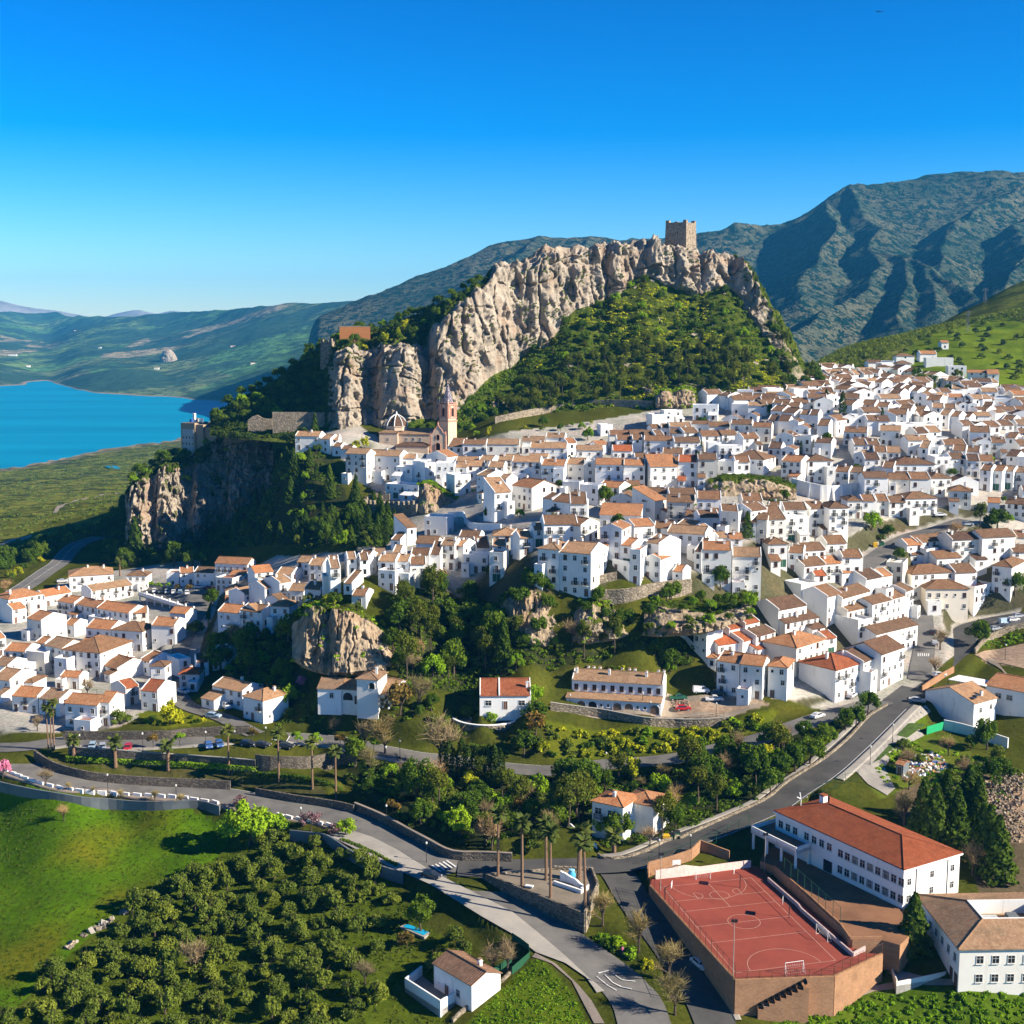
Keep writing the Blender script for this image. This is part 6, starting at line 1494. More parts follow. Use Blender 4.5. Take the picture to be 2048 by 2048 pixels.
# --- villa under the rocky knoll
def v_(c, x, y, z): return pz(*cx(c, x, y), z)
T, w, zt = bld('villa', 'rambling white villa with tan roofs and turret at the foot of the rocky knoll', 'house', v_('H', 464, 742, 16), v_('H', 640, 748, 16), 12, 16, 9, 'g', RM['t'], None, .36, 3)
o = T
def wing(pl, pr, ze, dep, typ, rm, nm):
    O_, a_, w_ = frame2(pl, pr); W, Rf, z_ = shell(w_, dep, ze - 12, -3, typ, .36, False)
    Mi = o.matrix_world.inverted() if False else (Matrix.Translation(o.location) @ Matrix.Rotation(o.rotation_euler[2], 4, 'Z')).inverted()
    q_ = Mi @ Vector((O_.x, O_.y, 12)); ra = a_ - o.rotation_euler[2]
    for mb, n_, mt in ((W, nm + '_wall', [M_WHITE]), (Rf, nm + '_roof', [rm])):
        k = mb.build(n_, mt, o, uv=True); k.location = q_; k.rotation_euler = (0, 0, ra)
    return q_, ra, w_
q_, ra, w_ = wing(v_('H', 622, 745, 15.8), v_('H', 792, 757, 15.8), 15.8, 8, 'g', RM['t'], 'salon')
ca, sa = math.cos(ra), math.sin(ra)
put('window', arch_mesh(2.7, 2.1), o, (q_.x + ca * w_ * .42, q_.y + sa * w_ * .42 - .02, .9), ra); put('door', DOOR[0], o, (q_.x + ca * w_ * .8, q_.y + sa * w_ * .8, 0), ra)
q_, ra, w_ = wing(v_('H', 760, 672, 19.4), v_('H', 918, 682, 19.4), 19.4, 7.5, 'h', RM['t'], 'turret')
put('window', arch_mesh(1.5, 1.7), o, (q_.x + math.cos(ra) * w_ * .72, q_.y + math.sin(ra) * w_ * .72 - .02, 5.0), ra); put('chimney', CHIM[1], o, (q_.x + w_ * .8, q_.y + 3, 8.6))
q_, ra, w_ = wing(v_('H', 820, 762, 15.2), v_('H', 1000, 792, 15.2), 15.2, 13, 'g', RM['t'], 'garden')
c = MB(); c.box(-.5, .5, -.5, .5, -1, 3.2); c.box(-.6, .6, -.6, .6, 3.2, 3.4); put('chimney', c.mesh('chimney', [M_WHITE]), o, (q_.x + .8, q_.y + .8, 3.4))
put('window', WIN['n'], T, (w * .6, 0, 1.6))
# --- villa in the wooded garden
T, w, zt = bld('villa', 'white two-storey villa with orange hipped roofs half hidden by garden trees', 'house', v_('G', 606, 1592, 8), v_('G', 838, 1642, 8), 1.5, 8, 8, 'h', RM['o'], None, .36, 3); o = T
q_ = Vector((w * .62, 5.0, 0))
W, Rf, z_ = shell(7.6, 8, 6.0, -3, 'h', .34); k = W.build('rear_wall', [M_WHITE], T); k.location = q_; k = Rf.build('rear_roof', [RM['o']], T, uv=True); k.location = q_
for x, z in ((.62, 3.9), (.62, .9), (.2, 3.9)): put('window', WIN['w'], T, (w * x, 0, z))
put('door', DOOR[0], T, (w * .22, 0, 0)); put('chimney', CHIM[1], T, (w * .55, 2.4, 7.4)); put('balcony', BALC, T, (w * .22, 0, 3.0))
# --- farmhouse below the main road
T, w, zt = bld('farmhouse', 'small white farmhouse with striped brown roof and walled yard beside the olive grove', 'house', v_('J', 1342, 1474, -3.6), v_('J', 1628, 1640, -3.6), -8.4, -3.6, 6.6, 'g', tiles('striped_brown_tiles', (.17, .10, .065), (.27, .17, .11), .3, .8), None, .40, 3)
put('door', DOOR[1], T, (w * .35, 0, 0)); put('window', WIN['n'], T, (w * .65, 0, 1.2)); put('chimney', CHIM[1], T, (w * .72, 4.4, 5.6))
YD = [pz(*cx('J', x, y), -6.4) for x, y in ((1245, 1490), (1122, 1585), (1392, 1758), (1500, 1690))]
YW = thing('yard_wall', 'low white yard wall enclosing the farmhouse patio', 'wall', (0, 0, 0)); YW['kind'] = 'thing'
for i in range(3):
    a, b_ = YD[i], YD[i + 1]; d_ = (b_ - a).normalized(); nn = Vector((-d_.y, d_.x, 0)) * .3; k = MB()
    k.hexa([(a.x, a.y, -10), (b_.x, b_.y, -10), (b_.x + nn.x, b_.y + nn.y, -10), (a.x + nn.x, a.y + nn.y, -10), (a.x, a.y, -6.4 + .002 * i), (b_.x, b_.y, -6.4 + .002 * i), (b_.x + nn.x, b_.y + nn.y, -6.4 + .002 * i), (a.x + nn.x, a.y + nn.y, -6.4 + .002 * i)]); k.build('wall_panel', M_WHITE, YW)
m = MB(); m.prism([(p.x, p.y) for p in YD], -9.5, -8.2); tag(m.build('patio', [M_PAVE]), kind='structure')
# --- house with blue shaded gable beside the green hoarding, its long shed and carport
T, w, zt = bld('roadside_house', 'white house with big shaded gable and tan roof beside the green hoarding', 'house', v_('E', 1556, 1236, 13.6), v_('E', 1726, 1190, 13.6), 6.6, 13.6, 15, 'g', RM['t'], None, .34, 4)
for x, z in ((.3, 4.2), (.75, 4.4), (.3, 1), (.7, 1)): put('window', WIN['n'], T, (w * x, 0, z))
m = MB(); m.box(1, 2.4, .8, 2.2, 7.95, 8.05); m.box(2.8, 4.2, 1.2, 2.4, 8.2, 8.3); m.build('solar_panel', M_GLASS, T); put('chimney', CHIM[1], T, (w * .6, 2, 7.6))
T, w, zt = bld('long_shed', 'long low white shed with orange roof behind the gabled house', 'shed', v_('E', 1640, 1096, 15.6), v_('E', 1980, 1158, 15.6), 11.4, 15.6, 8, 's', RM['o'], None, .2, 3)
for x in (.3, .55): put('window', WIN['w'], T, (w * x, 0, 1.4))
CP_ = [pz(*cx('E', x, y), 15.8) for x, y in ((1360, 1050), (1440, 1018), (1695, 1062), (1640, 1102))]
T = thing('carport', 'white sheet roof carport on posts above the blue and white truck', 'carport', (0, 0, 0))
m = MB(); m.prism([(p.x, p.y) for p in CP_], 15.6, 15.8, 0, None, True); m.build('roof', M_WHITE, T)
for p in CP_: c = MB(); c.tube((0, 0, -5), (0, 0, 0), .1, n=6); put('post', c.mesh('post', [M_IRON]), T, (p.x, p.y, 15.6))
T, w, zt = bld('hut', 'tiny pale hut with orange roof among the rubble', 'hut', v_('E', 966, 1690, 8.4), v_('E', 1022, 1702, 8.4), 5.8, 8.4, 3.4, 'g', RM['o'], M_CONCW, .3, 2)
put('door', DOOR[1], T, (w * .5, 0, 0))
# --- white arcade under the town car park
AR = thing('arcade', 'long white columned arcade under the car park on the left', 'arcade', (0, 0, 0))
a, b_ = hit(*cx('A', 1050, 682)), hit(*cx('A', 1465, 742)); O_, an, w = frame2(a, b_)
AR.location = O_; AR.rotation_euler = (0, 0, an)
m = MB(); m.box(0, w, 0, 3, 2.9, 3.4); m.box(0, w, -.1, .15, 3.403, 4.2); m.build('deck', M_WHITE, AR)
for i in range(8): c = MB(); c.box(-.2, .2, 0, .4, -2, 2.897); put('column', c.mesh('column', [M_WHITE]), AR, (.3 + i * (w - .6) / 7, 0, 0))
for i in range(8): c = MB(); c.box(-.28, .28, -.2, .3, 0, 1.2); put('post', c.mesh('post', [M_WHITE]), AR, (.3 + i * (w - .6) / 7, 0, 4.0))
m = MB(); m.box(0, w, 2.7, 3, -2, 2.897); m.build('back_wall', M_GREYW, AR)

# ------------------------------------------------------------------ sports court and its walls
M_COURT = asphalt('red_court_surface', (.25, .056, .036), .4)
m = MB(); m.prism(COURT, -7, 0, 0, 1); tag(m.build('sports_court', [M_BRICK, M_COURT]), kind='structure')
m = MB(); m.prism(YARD, -7, 1.5, 0, 1); tag(m.build('school_yard', [M_BRICK, asphalt('brown_yard_surface', (.23, .115, .06), .6)]), kind='structure')
cc = pz(1488, 1843, 0); la = pz(1300, 1757, 0) - pz(1466, 1955, 0); la.z = 0; la.normalize(); lw = Vector((la.y, -la.x, 0))
lb = MB()
def cl(p, q_, wd=.10):
    p, q_ = Vector(p), Vector(q_); A_, B_ = cc + lw * p.x + la * p.y, cc + lw * q_.x + la * q_.y
    d_ = (B_ - A_).normalized(); nn = Vector((-d_.y, d_.x, 0)) * wd / 2; z = Vector((0, 0, .006))
    lb.face([A_ - nn + z, B_ - nn + z, B_ + nn + z, A_ + nn + z])
def arc(cx_, cy_, r, a0, a1, n=28):
    pts = [(cx_ + r * math.cos(a0 + (a1 - a0) * i / n), cy_ + r * math.sin(a0 + (a1 - a0) * i / n)) for i in range(n + 1)]
    for p, q_ in zip(pts[:-1], pts[1:]): cl(p, q_)
hw, hl = 9.4, 18.0
for a_, b_ in (((-hw, -hl), (hw, -hl)), ((hw, -hl), (hw, hl)), ((hw, hl), (-hw, hl)), ((-hw, hl), (-hw, -hl)), ((-hw, 0), (hw, 0)), ((-hw, 6.6), (hw, 6.6)), ((-hw, -6.6), (hw, -6.6)), ((0, 6.6), (0, hl)), ((-hw, 11.2), (-4.6, 11.2)), ((hw, 11.2), (4.6, 11.2)), ((-hw, 16.4), (-hw + .1, 16.4)), ((-4.6, 11.2), (-4.6, 14)), ((4.6, 11.2), (4.6, 14)), ((-4.4, -18), (-4.4, -17.9))): cl(a_, b_)
arc(0, 0, 3, 0, 2 * math.pi, 40); arc(0, hl, 7.6, math.pi, 2 * math.pi); arc(0, -hl, 6.6, 0, math.pi); arc(0, 11.8, 1.9, 0, 2 * math.pi); arc(-4.6, 12.6, 1.4, -math.pi / 2, math.pi / 2, 14); arc(4.6, 12.6, 1.4, math.pi / 2, 1.5 * math.pi, 14)
tag(lb.build('court_lines', [plain('court_paint', (.44, .27, .20), .8)]), kind='structure')
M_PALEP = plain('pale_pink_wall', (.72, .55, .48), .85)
def poly_wall(name, label, pts, zb, zt_, mat, th=.3, cat='wall'):
    T_ = MB()
    for i, (a_, b_) in enumerate(zip(pts[:-1], pts[1:])):
        d_ = Vector((b_[0] - a_[0], b_[1] - a_[1], 0)).normalized(); nn = Vector((-d_.y, d_.x, 0)) * th / 2; e_ = .002 * (i % 2)
        za, zb2 = (zt_, zt_) if not hasattr(zt_, '__len__') else (zt_[i], zt_[i + 1])
        T_.hexa([(a_[0] - nn.x, a_[1] - nn.y, zb), (b_[0] - nn.x, b_[1] - nn.y, zb), (b_[0] + nn.x, b_[1] + nn.y, zb), (a_[0] + nn.x, a_[1] + nn.y, zb), (a_[0] - nn.x, a_[1] - nn.y, za + e_), (b_[0] - nn.x, b_[1] - nn.y, zb2 + e_), (b_[0] + nn.x, b_[1] + nn.y, zb2 + e_), (a_[0] + nn.x, a_[1] + nn.y, za + e_)])
    return tag(T_.build(name, [mat]), label, cat, kind='thing')
zq = lambda c, z, *a: [tuple(pz(*cx(c, x, y), z))[:2] for x, y in a]
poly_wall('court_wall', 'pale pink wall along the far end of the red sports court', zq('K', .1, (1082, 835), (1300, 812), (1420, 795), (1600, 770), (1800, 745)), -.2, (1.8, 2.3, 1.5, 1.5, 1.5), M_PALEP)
poly_wall('court_wall', 'pinkish shaded wall along the school side of the sports court', zq('L', .1, (0, 850), (230, 1050), (250, 1080), (640, 1420), (730, 1370)), -.2, .8, plain('pink_wall_shade_tone', (.46, .34, .31), .9))  # darker copy of the pale pink: the school's shade is put into the colour
poly_wall('brick_wall', 'stepped brick wall with pale coping between the rising road and the court', zq('K', .3, (1025, 790), (1030, 770), (1180, 740), (1350, 700), (1420, 650), (1640, 690)), -2, (1.2, 2, 2.3, 2.8, 3.4, 2.2), M_BRICK)
poly_wall('brick_wall', 'long terracotta retaining wall edge along the shaded street side of the court', [COURT[1], COURT[0]], -7, .25, M_BRICK, .45)
poly_wall('brick_wall', 'terracotta wall with benches and stairs at the near end of the court', [COURT[0], COURT[7], COURT[6]], -7.5, .15, M_BRICK, .45)
poly_wall('brick_wall', 'sloping brick parapet along the ramp beside the school yard', zq('L', 1.5, (45, 745), (300, 960), (550, 1190), (620, 1290), (860, 1285)), -2, 1.9, M_BRICK, .25)
m = MB(); m.prism(PLAZA, -5.5, 0, 0, 1); tag(m.build('plaza', [M_STONE, asphalt('gravel_plaza', (.21, .175, .13), .6)]), kind='structure')
poly_wall('stone_wall', 'stone wall with a pale plaque below the palm plaza', [PLAZA[0], PLAZA[4]], -6, .35, M_STONE, .5)
poly_wall('stone_wall', 'low stone parapet between the palm plaza and the side street', [PLAZA[4], PLAZA[3], PLAZA[2], PLAZA[1]], -5, .8, M_STONEL, .4)
poly_wall('stone_wall', 'rear stone kerb of the palm plaza along the junction', [PLAZA[1], PLAZA[0]], -5, .35, M_STONEL, .4)
# ------------------------------------------------------------------ plants
def leaf_mat(name, lo, hi, trans=.25, scale=.45):
    b = NB(name)
    n = b.noise(b.pos(), scale, 4, .7)
    c = b.ramp(n, [(.3, lo), (.7, hi)])
    c = b.mix(1, c, b.ramp(b.rand(), [(0, (.75, .8, .8)), (.5, (1, 1, 1)), (1, (1.3, 1.18, 1.0))]), 'MULTIPLY')
    d = b.n('BsdfDiffuse'); t = b.n('BsdfTranslucent'); mx = b.n('MixShader'); mx.inputs[0].default_value = trans
    b.l(c, d.inputs[0]); b.l(b.mix(1, c, (1.2, 1.3, .6), 'MULTIPLY'), t.inputs[0]); b.l(d.outputs[0], mx.inputs[1]); b.l(t.outputs[0], mx.inputs[2]); b.l(mx.outputs[0], b.out.inputs[0])
    return b.m
LM = {'olive': leaf_mat('olive_leaves', (0.074, 0.106, 0.014), (0.187, 0.232, 0.035)), 'broad': leaf_mat('broad_leaves', (0.044, 0.082, 0.010), (0.122, 0.192, 0.018)), 'bright': leaf_mat('spring_leaves', (0.135, 0.241, 0.014), (0.268, 0.408, 0.021)),
      'pine': leaf_mat('pine_needles', (0.058, 0.082, 0.012), (0.159, 0.179, 0.024)), 'cypress': leaf_mat('cypress_leaves', (0.025, 0.047, 0.010), (0.064, 0.101, 0.017)), 'yellow': leaf_mat('yellow_green_leaves', (0.244, 0.276, 0.014), (0.488, 0.480, 0.024)),
      'pink': leaf_mat('pink_blossom', (.20, .10, .11), (.34, .20, .22)), 'purple': leaf_mat('purple_blossom', (0.343, 0.127, 0.264), (0.643, 0.253, 0.462)), 'orange': leaf_mat('autumn_leaves', (.12, .085, .022), (.24, .16, .04)), 'palm': leaf_mat('palm_fronds', (.055, .08, .018), (.13, .15, .035)), 'dry': leaf_mat('dry_twigs', (0.257, 0.180, 0.099), (0.472, 0.338, 0.182), .1), 'conifer': leaf_mat('conifer_needles', (0.034, 0.068, 0.012), (0.098, 0.148, 0.019)), 'grey': leaf_mat('grey_twigs', (0.182, 0.143, 0.059), (0.390, 0.312, 0.131), .1)}
M_BARK = plain('tree_bark', (.085, .062, .045), .95, var=.35, scale=3); M_PBARK = plain('palm_bark', (.19, .115, .07), .95, var=.35, scale=4)
def cards(C_, N_, S_, seed, jit=.7):
    """one quad per centre: normals N_ (jittered), sizes S_"""
    r = np.random.default_rng(seed); n = len(C_)
    N_ = N_ / (np.linalg.norm(N_, axis=1)[:, None] + 1e-9) + jit * r.normal(size=(n, 3)); N_ /= np.linalg.norm(N_, axis=1)[:, None] + 1e-9
    t = np.cross(N_, r.normal(size=(n, 3))); t /= np.linalg.norm(t, axis=1)[:, None] + 1e-9; w = np.cross(N_, t)
    s = S_[:, None]; a = s * (.6 + .8 * r.random((n, 1))); t, w = t * s * .5, w * a * .5
    V = np.stack([C_ - t - w, C_ + t - w * .4, C_ + t * .5 + w, C_ - t * .7 + w * .8], 1).reshape(-1, 3)
    return V, np.arange(4 * n).reshape(-1, 4)
def crown_pts(r, kind, n, nclump, seed):
    rr = np.random.default_rng(seed)
    d = rr.normal(size=(nclump, 3)); d /= np.linalg.norm(d, axis=1)[:, None]
    if kind == 'round': d[:, 2] = np.abs(d[:, 2]) * 1.1 - .45; cc = d * (.30 + .62 * rr.random((nclump, 1)) ** .6); cr = .20 + .26 * rr.random(nclump)
    elif kind == 'pine': d[:, 2] = d[:, 2] * .55; cc = d * (.35 + .6 * rr.random((nclump, 1))); cr = .22 + .2 * rr.random(nclump)
    k = rr.integers(0, nclump, n)
    o = rr.normal(size=(n, 3)); o /= np.linalg.norm(o, axis=1)[:, None]
    C_ = cc[k] + o * (cr[k] * (.5 + .5 * rr.random(n)))[:, None]
    return C_, o + .6 * C_
def blob_crown(name, mat, n, nclump, size, seed, kind='round', sz=(1, 1, 1)):
    C_, N_ = crown_pts(1, kind, n, nclump, seed)
    V, Fq = cards(C_ * np.array(sz), N_, np.full(n, size) * (.7 + .6 * np.random.default_rng(seed).random(n)), seed + 1)
    return mesh_np(name, V, Fq, [mat])
def cone_crown(name, mat, n, h, r, size, seed, power=.8, column=False):
    rr = np.random.default_rng(seed); t = rr.random(n) ** 1.15; a = rr.random(n) * 2 * np.pi
    prof = (np.sin(np.pi * np.clip(t * .86 + .12, 0, 1)) ** .7) if column else (1 - t) ** power + .04
    rad = r * prof * (.62 + .38 * rr.random(n) ** .4) * (1 + .22 * np.sin(a * 5 + t * 23) * (0 if column else 1))
    C_ = np.stack([rad * np.cos(a), rad * np.sin(a), t * h], 1); N_ = np.stack([np.cos(a), np.sin(a), np.full(n, .35)], 1)
    V, Fq = cards(C_, N_, size * (.7 + .6 * rr.random(n)), seed + 1, .55)
    return mesh_np(name, V, Fq, [mat])
def trunk_mesh(h, r, seed, limbs=4, spread=.5, mat=None):
    rr = random.Random(seed); m = MB(); p = Vector((0, 0, -.06)); 
    for i in range(3):
        q_ = p + Vector((rr.uniform(-.05, .05), rr.uniform(-.05, .05), h / 3 + (.02 if i == 0 else 0))); m.tube(p, q_, r * (1 - i * .2), r * (1 - (i + 1) * .2), 7); p = q_
    for i in range(limbs):
        a = 2 * math.pi * i / limbs + rr.uniform(-.4, .4); q_ = p + Vector((math.cos(a) * spread, math.sin(a) * spread, rr.uniform(.35, .7))); s_ = p - Vector((0, 0, h * .15))
        m.tube(s_, q_, r * .45, r * .15, 5)
        for _ in range(2): m.tube(s_.lerp(q_, .6), q_ + Vector((rr.uniform(-.3, .3), rr.uniform(-.3, .3), rr.uniform(.1, .4))), r * .2, r * .07, 4)
    return m.mesh('trunk', [mat or M_BARK])
def bare_mesh(seed, up=.75, n0=7, twig=750, mat='dry', tw=.013):
    rr = random.Random(seed); m = MB(); tips = []
    def grow_(p, d, l, r, lev):
        q_ = p + d * l; m.tube(p, q_, r, r * .6, 5 if lev < 2 else 3, cap=False)
        if lev >= 3: tips.append((p, q_)); return
        for i in range(n0 - lev if lev == 0 else 4):
            e = (d * up + Vector((rr.gauss(0, 1), rr.gauss(0, 1), rr.gauss(0, .5) + .25)) * .55).normalized()
            grow_(p.lerp(q_, rr.uniform(.55, 1)), e, l * rr.uniform(.5, .75), r * .5, lev + 1)
    grow_(Vector((0, 0, -.05)), Vector((0, 0, 1)), .42, .035, 0)
    T_ = m.mesh('trunk', [M_BARK])
    r = np.random.default_rng(seed); k = r.integers(0, len(tips), twig)
    P0 = np.array([tips[i][0].lerp(tips[i][1], float(r.random())) for i in k]); D = r.normal(size=(twig, 3)) * .10; D[:, 2] = np.abs(D[:, 2]) * 1.1; P1 = P0 + D
    s_ = np.cross(D, r.normal(size=(twig, 3))); s_ /= np.linalg.norm(s_, axis=1)[:, None]; s_ *= tw * .25
    V = np.stack([P0 - s_, P0 + s_, P1 + s_ * .4, P1 - s_ * .4], 1).reshape(-1, 3)
    return T_, mesh_np('crown', V, np.arange(4 * twig).reshape(-1, 4), [LM[mat]])
def palm_mesh(seed, nf=34, fl=1.0):
    rr = random.Random(seed); V = []; Fq = []
    for i in range(nf):
        a = 2 * math.pi * i / nf * 2.4 + rr.uniform(-.2, .2); el = rr.uniform(-.7, 1.15); p = Vector((0, 0, 0)); d = Vector((math.cos(a) * math.cos(el), math.sin(a) * math.cos(el), math.sin(el))); side = Vector((-math.sin(a), math.cos(a), 0)); ws = (.05, .2, .26, .2, .02); pts = []
        for j in range(5):
            pts.append((p.copy(), ws[j])); p = p + d * fl * .27; d = (d + Vector((0, 0, -.26))).normalized()
        for (p0, w0), (p1, w1) in zip(pts[:-1], pts[1:]):
            for s_ in (-1, 1):
                b0 = len(V); dr = Vector((0, 0, -.35 * w0)); dr1 = Vector((0, 0, -.35 * w1)); V += [p0, p1, p1 + side * s_ * w1 + dr1, p0 + side * s_ * w0 + dr]; Fq.append([b0, b0 + 1, b0 + 2, b0 + 3])
    return mesh_np('crown', [tuple(v) for v in V], Fq, [LM['palm']])
def skirt_mesh():
    m = MB(); m.lathe([(.10, -.55), (.26, -.3), (.22, 0), (.05, .15)], 9); return m.mesh('skirt', [M_PBARK])
PK = {}
def kind(name, n, fn): PK[name] = [fn(i) for i in range(n)]
kind('olive_tree', 4, lambda i: (trunk_mesh(.55, .10, i, 4, .4), blob_crown('crown', LM['olive'], 1900, 17, .125, 300 + i, 'round', (1, 1, .85)), .75))
kind('broadleaf_tree', 4, lambda i: (trunk_mesh(.9, .09, 20 + i), blob_crown('crown', LM['broad'], 2500, 21, .115, 320 + i, 'round', (1, 1, 1.05)), 1.15))
kind('spring_tree', 3, lambda i: (trunk_mesh(.8, .09, 40 + i), blob_crown('crown', LM['bright'], 2200, 17, .115, 340 + i), 1.05))
kind('pine_tree', 4, lambda i: (trunk_mesh(1.9, .085, 60 + i, 5, .6), blob_crown('crown', LM['pine'], 2200, 22, .11, 360 + i, 'pine', (1, 1, 1.25)), 2.35))
kind('cypress_tree', 2, lambda i: (trunk_mesh(.4, .05, 80 + i, 0), cone_crown('crown', LM['cypress'], 900, 4.4, .62, .17, 380 + i, column=True), .05))
kind('conifer', 3, lambda i: (trunk_mesh(.6, .07, 90 + i, 0), cone_crown('crown', LM['conifer'], 1500, 3.6, 1.0, .2, 390 + i), .15))
kind('yellow_tree', 2, lambda i: (trunk_mesh(.7, .08, 100 + i), blob_crown('crown', LM['yellow'], 1200, 14, .15, 400 + i), .95))
kind('blossom_tree', 2, lambda i: (trunk_mesh(1.0, .06, 110 + i), blob_crown('crown', LM['pink'], 650, 14, .13, 410 + i), 1.2))
kind('purple_tree', 2, lambda i: (trunk_mesh(.7, .06, 120 + i), blob_crown('crown', LM['purple'], 750, 14, .14, 420 + i), 1.0))
kind('citrus_tree', 2, lambda i: (trunk_mesh(1.3, .07, 130 + i, 3, .25), blob_crown('crown', LM['orange' if i else 'bright'], 900, 10, .17, 430 + i, 'round', (1, 1, 1)), 1.85))
kind('autumn_tree', 2, lambda i: (trunk_mesh(.7, .07, 140 + i), blob_crown('crown', LM['orange'], 1000, 15, .15, 440 + i), 1.0))
kind('bare_tree', 3, lambda i: (*bare_mesh(150 + i), 0)); kind('grey_bare_tree', 2, lambda i: (*bare_mesh(160 + i, 1.2, 9, 1000, 'grey'), 0))
_sk = skirt_mesh()
_pt = {}
TREES = []
TCAT = {'conifer': 'conifer'}
TDESC = {'olive_tree': 'rounded grey-green olive tree', 'broadleaf_tree': 'dark leafy tree', 'spring_tree': 'bright leafy tree', 'pine_tree': 'tall dark pine with bare lower trunk', 'cypress_tree': 'slim dark cypress', 'conifer': 'dark cone-shaped conifer', 'yellow_tree': 'yellow-green tree', 'blossom_tree': 'tree with thin pink blossom', 'purple_tree': 'purple flowering tree', 'citrus_tree': 'small round clipped street tree', 'autumn_tree': 'orange-brown leafed tree', 'bare_tree': 'bare brown twiggy tree', 'grey_bare_tree': 'bare grey spreading tree'}
def tree(knd, p, s, sz=1.0, region=None, label=None, group=None):
    """s: crown radius in metres (whole height for bare trees)"""
    tr, cr, zc = random.choice(PK[knd])
    nm = {'spring_tree': 'bright_tree', 'grey_bare_tree': 'bare_tree', 'purple_tree': 'blossom_tree'}.get(knd, knd)
    if knd == 'broadleaf_tree' and region and any(w_ in region for w_ in ('castle', 'ridge', 'cliff', 'rock', 'church')): nm = 'holm_oak'
    o = empty(nm, (p[0], p[1], p[2] - .1), random.uniform(0, 6.28), (s * random.uniform(.88, 1.12), s * random.uniform(.88, 1.12), s * sz))
    tag(o, label, TCAT.get(knd, 'tree'), group)
    o['_d'] = TDESC[knd]; o['_r'] = region or ''
    put('trunk', tr, o); put('crown', cr, o, (0, 0, zc))
    return o
PALMC = [palm_mesh(i) for i in range(3)]
def palm(p, h, label, fl=2.0, thick=.22):
    o = empty('palm_tree', (p[0], p[1], p[2]), random.uniform(0, 6.28)); tag(o, label, 'palm', 'palms along the lower road')
    m = MB(); lean = random.uniform(-.03, .03)
    for i in range(6): m.tube((lean * h * (i / 6) ** 2, 0, h * i / 6 - (.3 if i == 0 else 0)), (lean * h * ((i + 1) / 6) ** 2, 0, h * (i + 1) / 6), thick * (1.25 - .08 * i), thick * (1.25 - .08 * (i + 1)), 8)
    m.build('trunk', M_PBARK, o)
    c = put('crown', random.choice(PALMC), o, (lean * h, 0, h)); c.scale = (fl,) * 3
    k = put('skirt', _sk, o, (lean * h, 0, h)); k.scale = (fl * 1.1,) * 3
    return o
def footprint_free(x, y, pad=1.0):
    for h_ in HOUSES:
        if (h_['x'] - x) ** 2 + (h_['y'] + 2 - y) ** 2 < (pad + .5 * min(h_['w'], h_['dep']) + 1.0) ** 2: return False
    return True
def road_free(x, y, pad=1.2):
    for P, w in ROADL.values():
        if abs(P[:, 0] - x).min() < 12 and (np.hypot(P[:, 0] - x, P[:, 1] - y).min() < w / 2 + pad): return False
    return True
def scatter(pl, step, jit=.45, houses=True, keepoff=1.2):
    P = plan(pl); xs = [p[0] for p in P]; ys = [p[1] for p in P]; out = []
    a = random.uniform(0, .5)
    for i, y in enumerate(np.arange(min(ys), max(ys), step * .9)):
        for x in np.arange(min(xs) + (i % 2) * step / 2, max(xs), step):
            X, Y = x + random.uniform(-jit, jit) * step, y + random.uniform(-jit, jit) * step
            if inpoly(P, np.array(X), np.array(Y)) and road_free(X, Y, keepoff) and (not houses or footprint_free(X, Y)): out.append((X, Y, float(zg(X, Y))))
    return out
def mixw(mix): return random.choices([m_[0] for m_ in mix], [m_[1] for m_ in mix])[0]
SIZE = {'olive_tree': (2.0, 2.7), 'broadleaf_tree': (1.7, 4.3), 'spring_tree': (1.5, 3.2), 'pine_tree': (2.4, 3.4), 'cypress_tree': (1.6, 2.4), 'conifer': (1.8, 2.8), 'yellow_tree': (1.6, 2.6), 'bare_tree': (5, 8), 'grey_bare_tree': (4.5, 7), 'blossom_tree': (1.6, 2.2), 'purple_tree': (1.4, 2), 'citrus_tree': (1.0, 1.4), 'autumn_tree': (1.8, 2.6)}
def wood(pl, step, mix, region, jit=.45, k=1.0, houses=True):
    for p in scatter(pl, step, jit, houses):
        kd = mixw(mix); tree(kd, p, random.uniform(*SIZE[kd]) * k, random.uniform(.8, 1.4), region)
# olive grove
wood([(-10,2075),(30,2010),(75,1985),(165,1905),(290,1800),(405,1745),(470,1700),(520,1655),(640,1672),(780,1775),(800,1850),(760,1900),(730,1960),(755,2010),(690,2075)], 5.45, [('olive_tree', 20), ('bare_tree', .4)], 'in the olive grove', .32)
wood([(800,1830),(870,1850),(935,1900),(980,1950),(1010,1925),(1040,1950),(930,2000),(890,1960),(800,1935)], 6.5, [('broadleaf_tree', 4), ('olive_tree', 3), ('autumn_tree', 1.4), ('bare_tree', 1)], 'around the farmhouse and pool', .4)
wood([(690,1520),(760,1530),(900,1562),(1050,1564),(1200,1552),(1290,1545),(1390,1535),(1500,1500),(1600,1465),(1640,1458),(1540,1590),(1440,1628),(1340,1672),(1265,1695),(1215,1695),(1190,1662),(1100,1700),(960,1702),(900,1680),(800,1640),(720,1600)], 5.6, [('broadleaf_tree', 7), ('spring_tree', 2.4), ('olive_tree', 4), ('bare_tree', 1.8), ('grey_bare_tree', 1), ('pine_tree', 1.6), ('yellow_tree', 1.2), ('autumn_tree', .6)], 'in the wooded garden between the roads', .45)
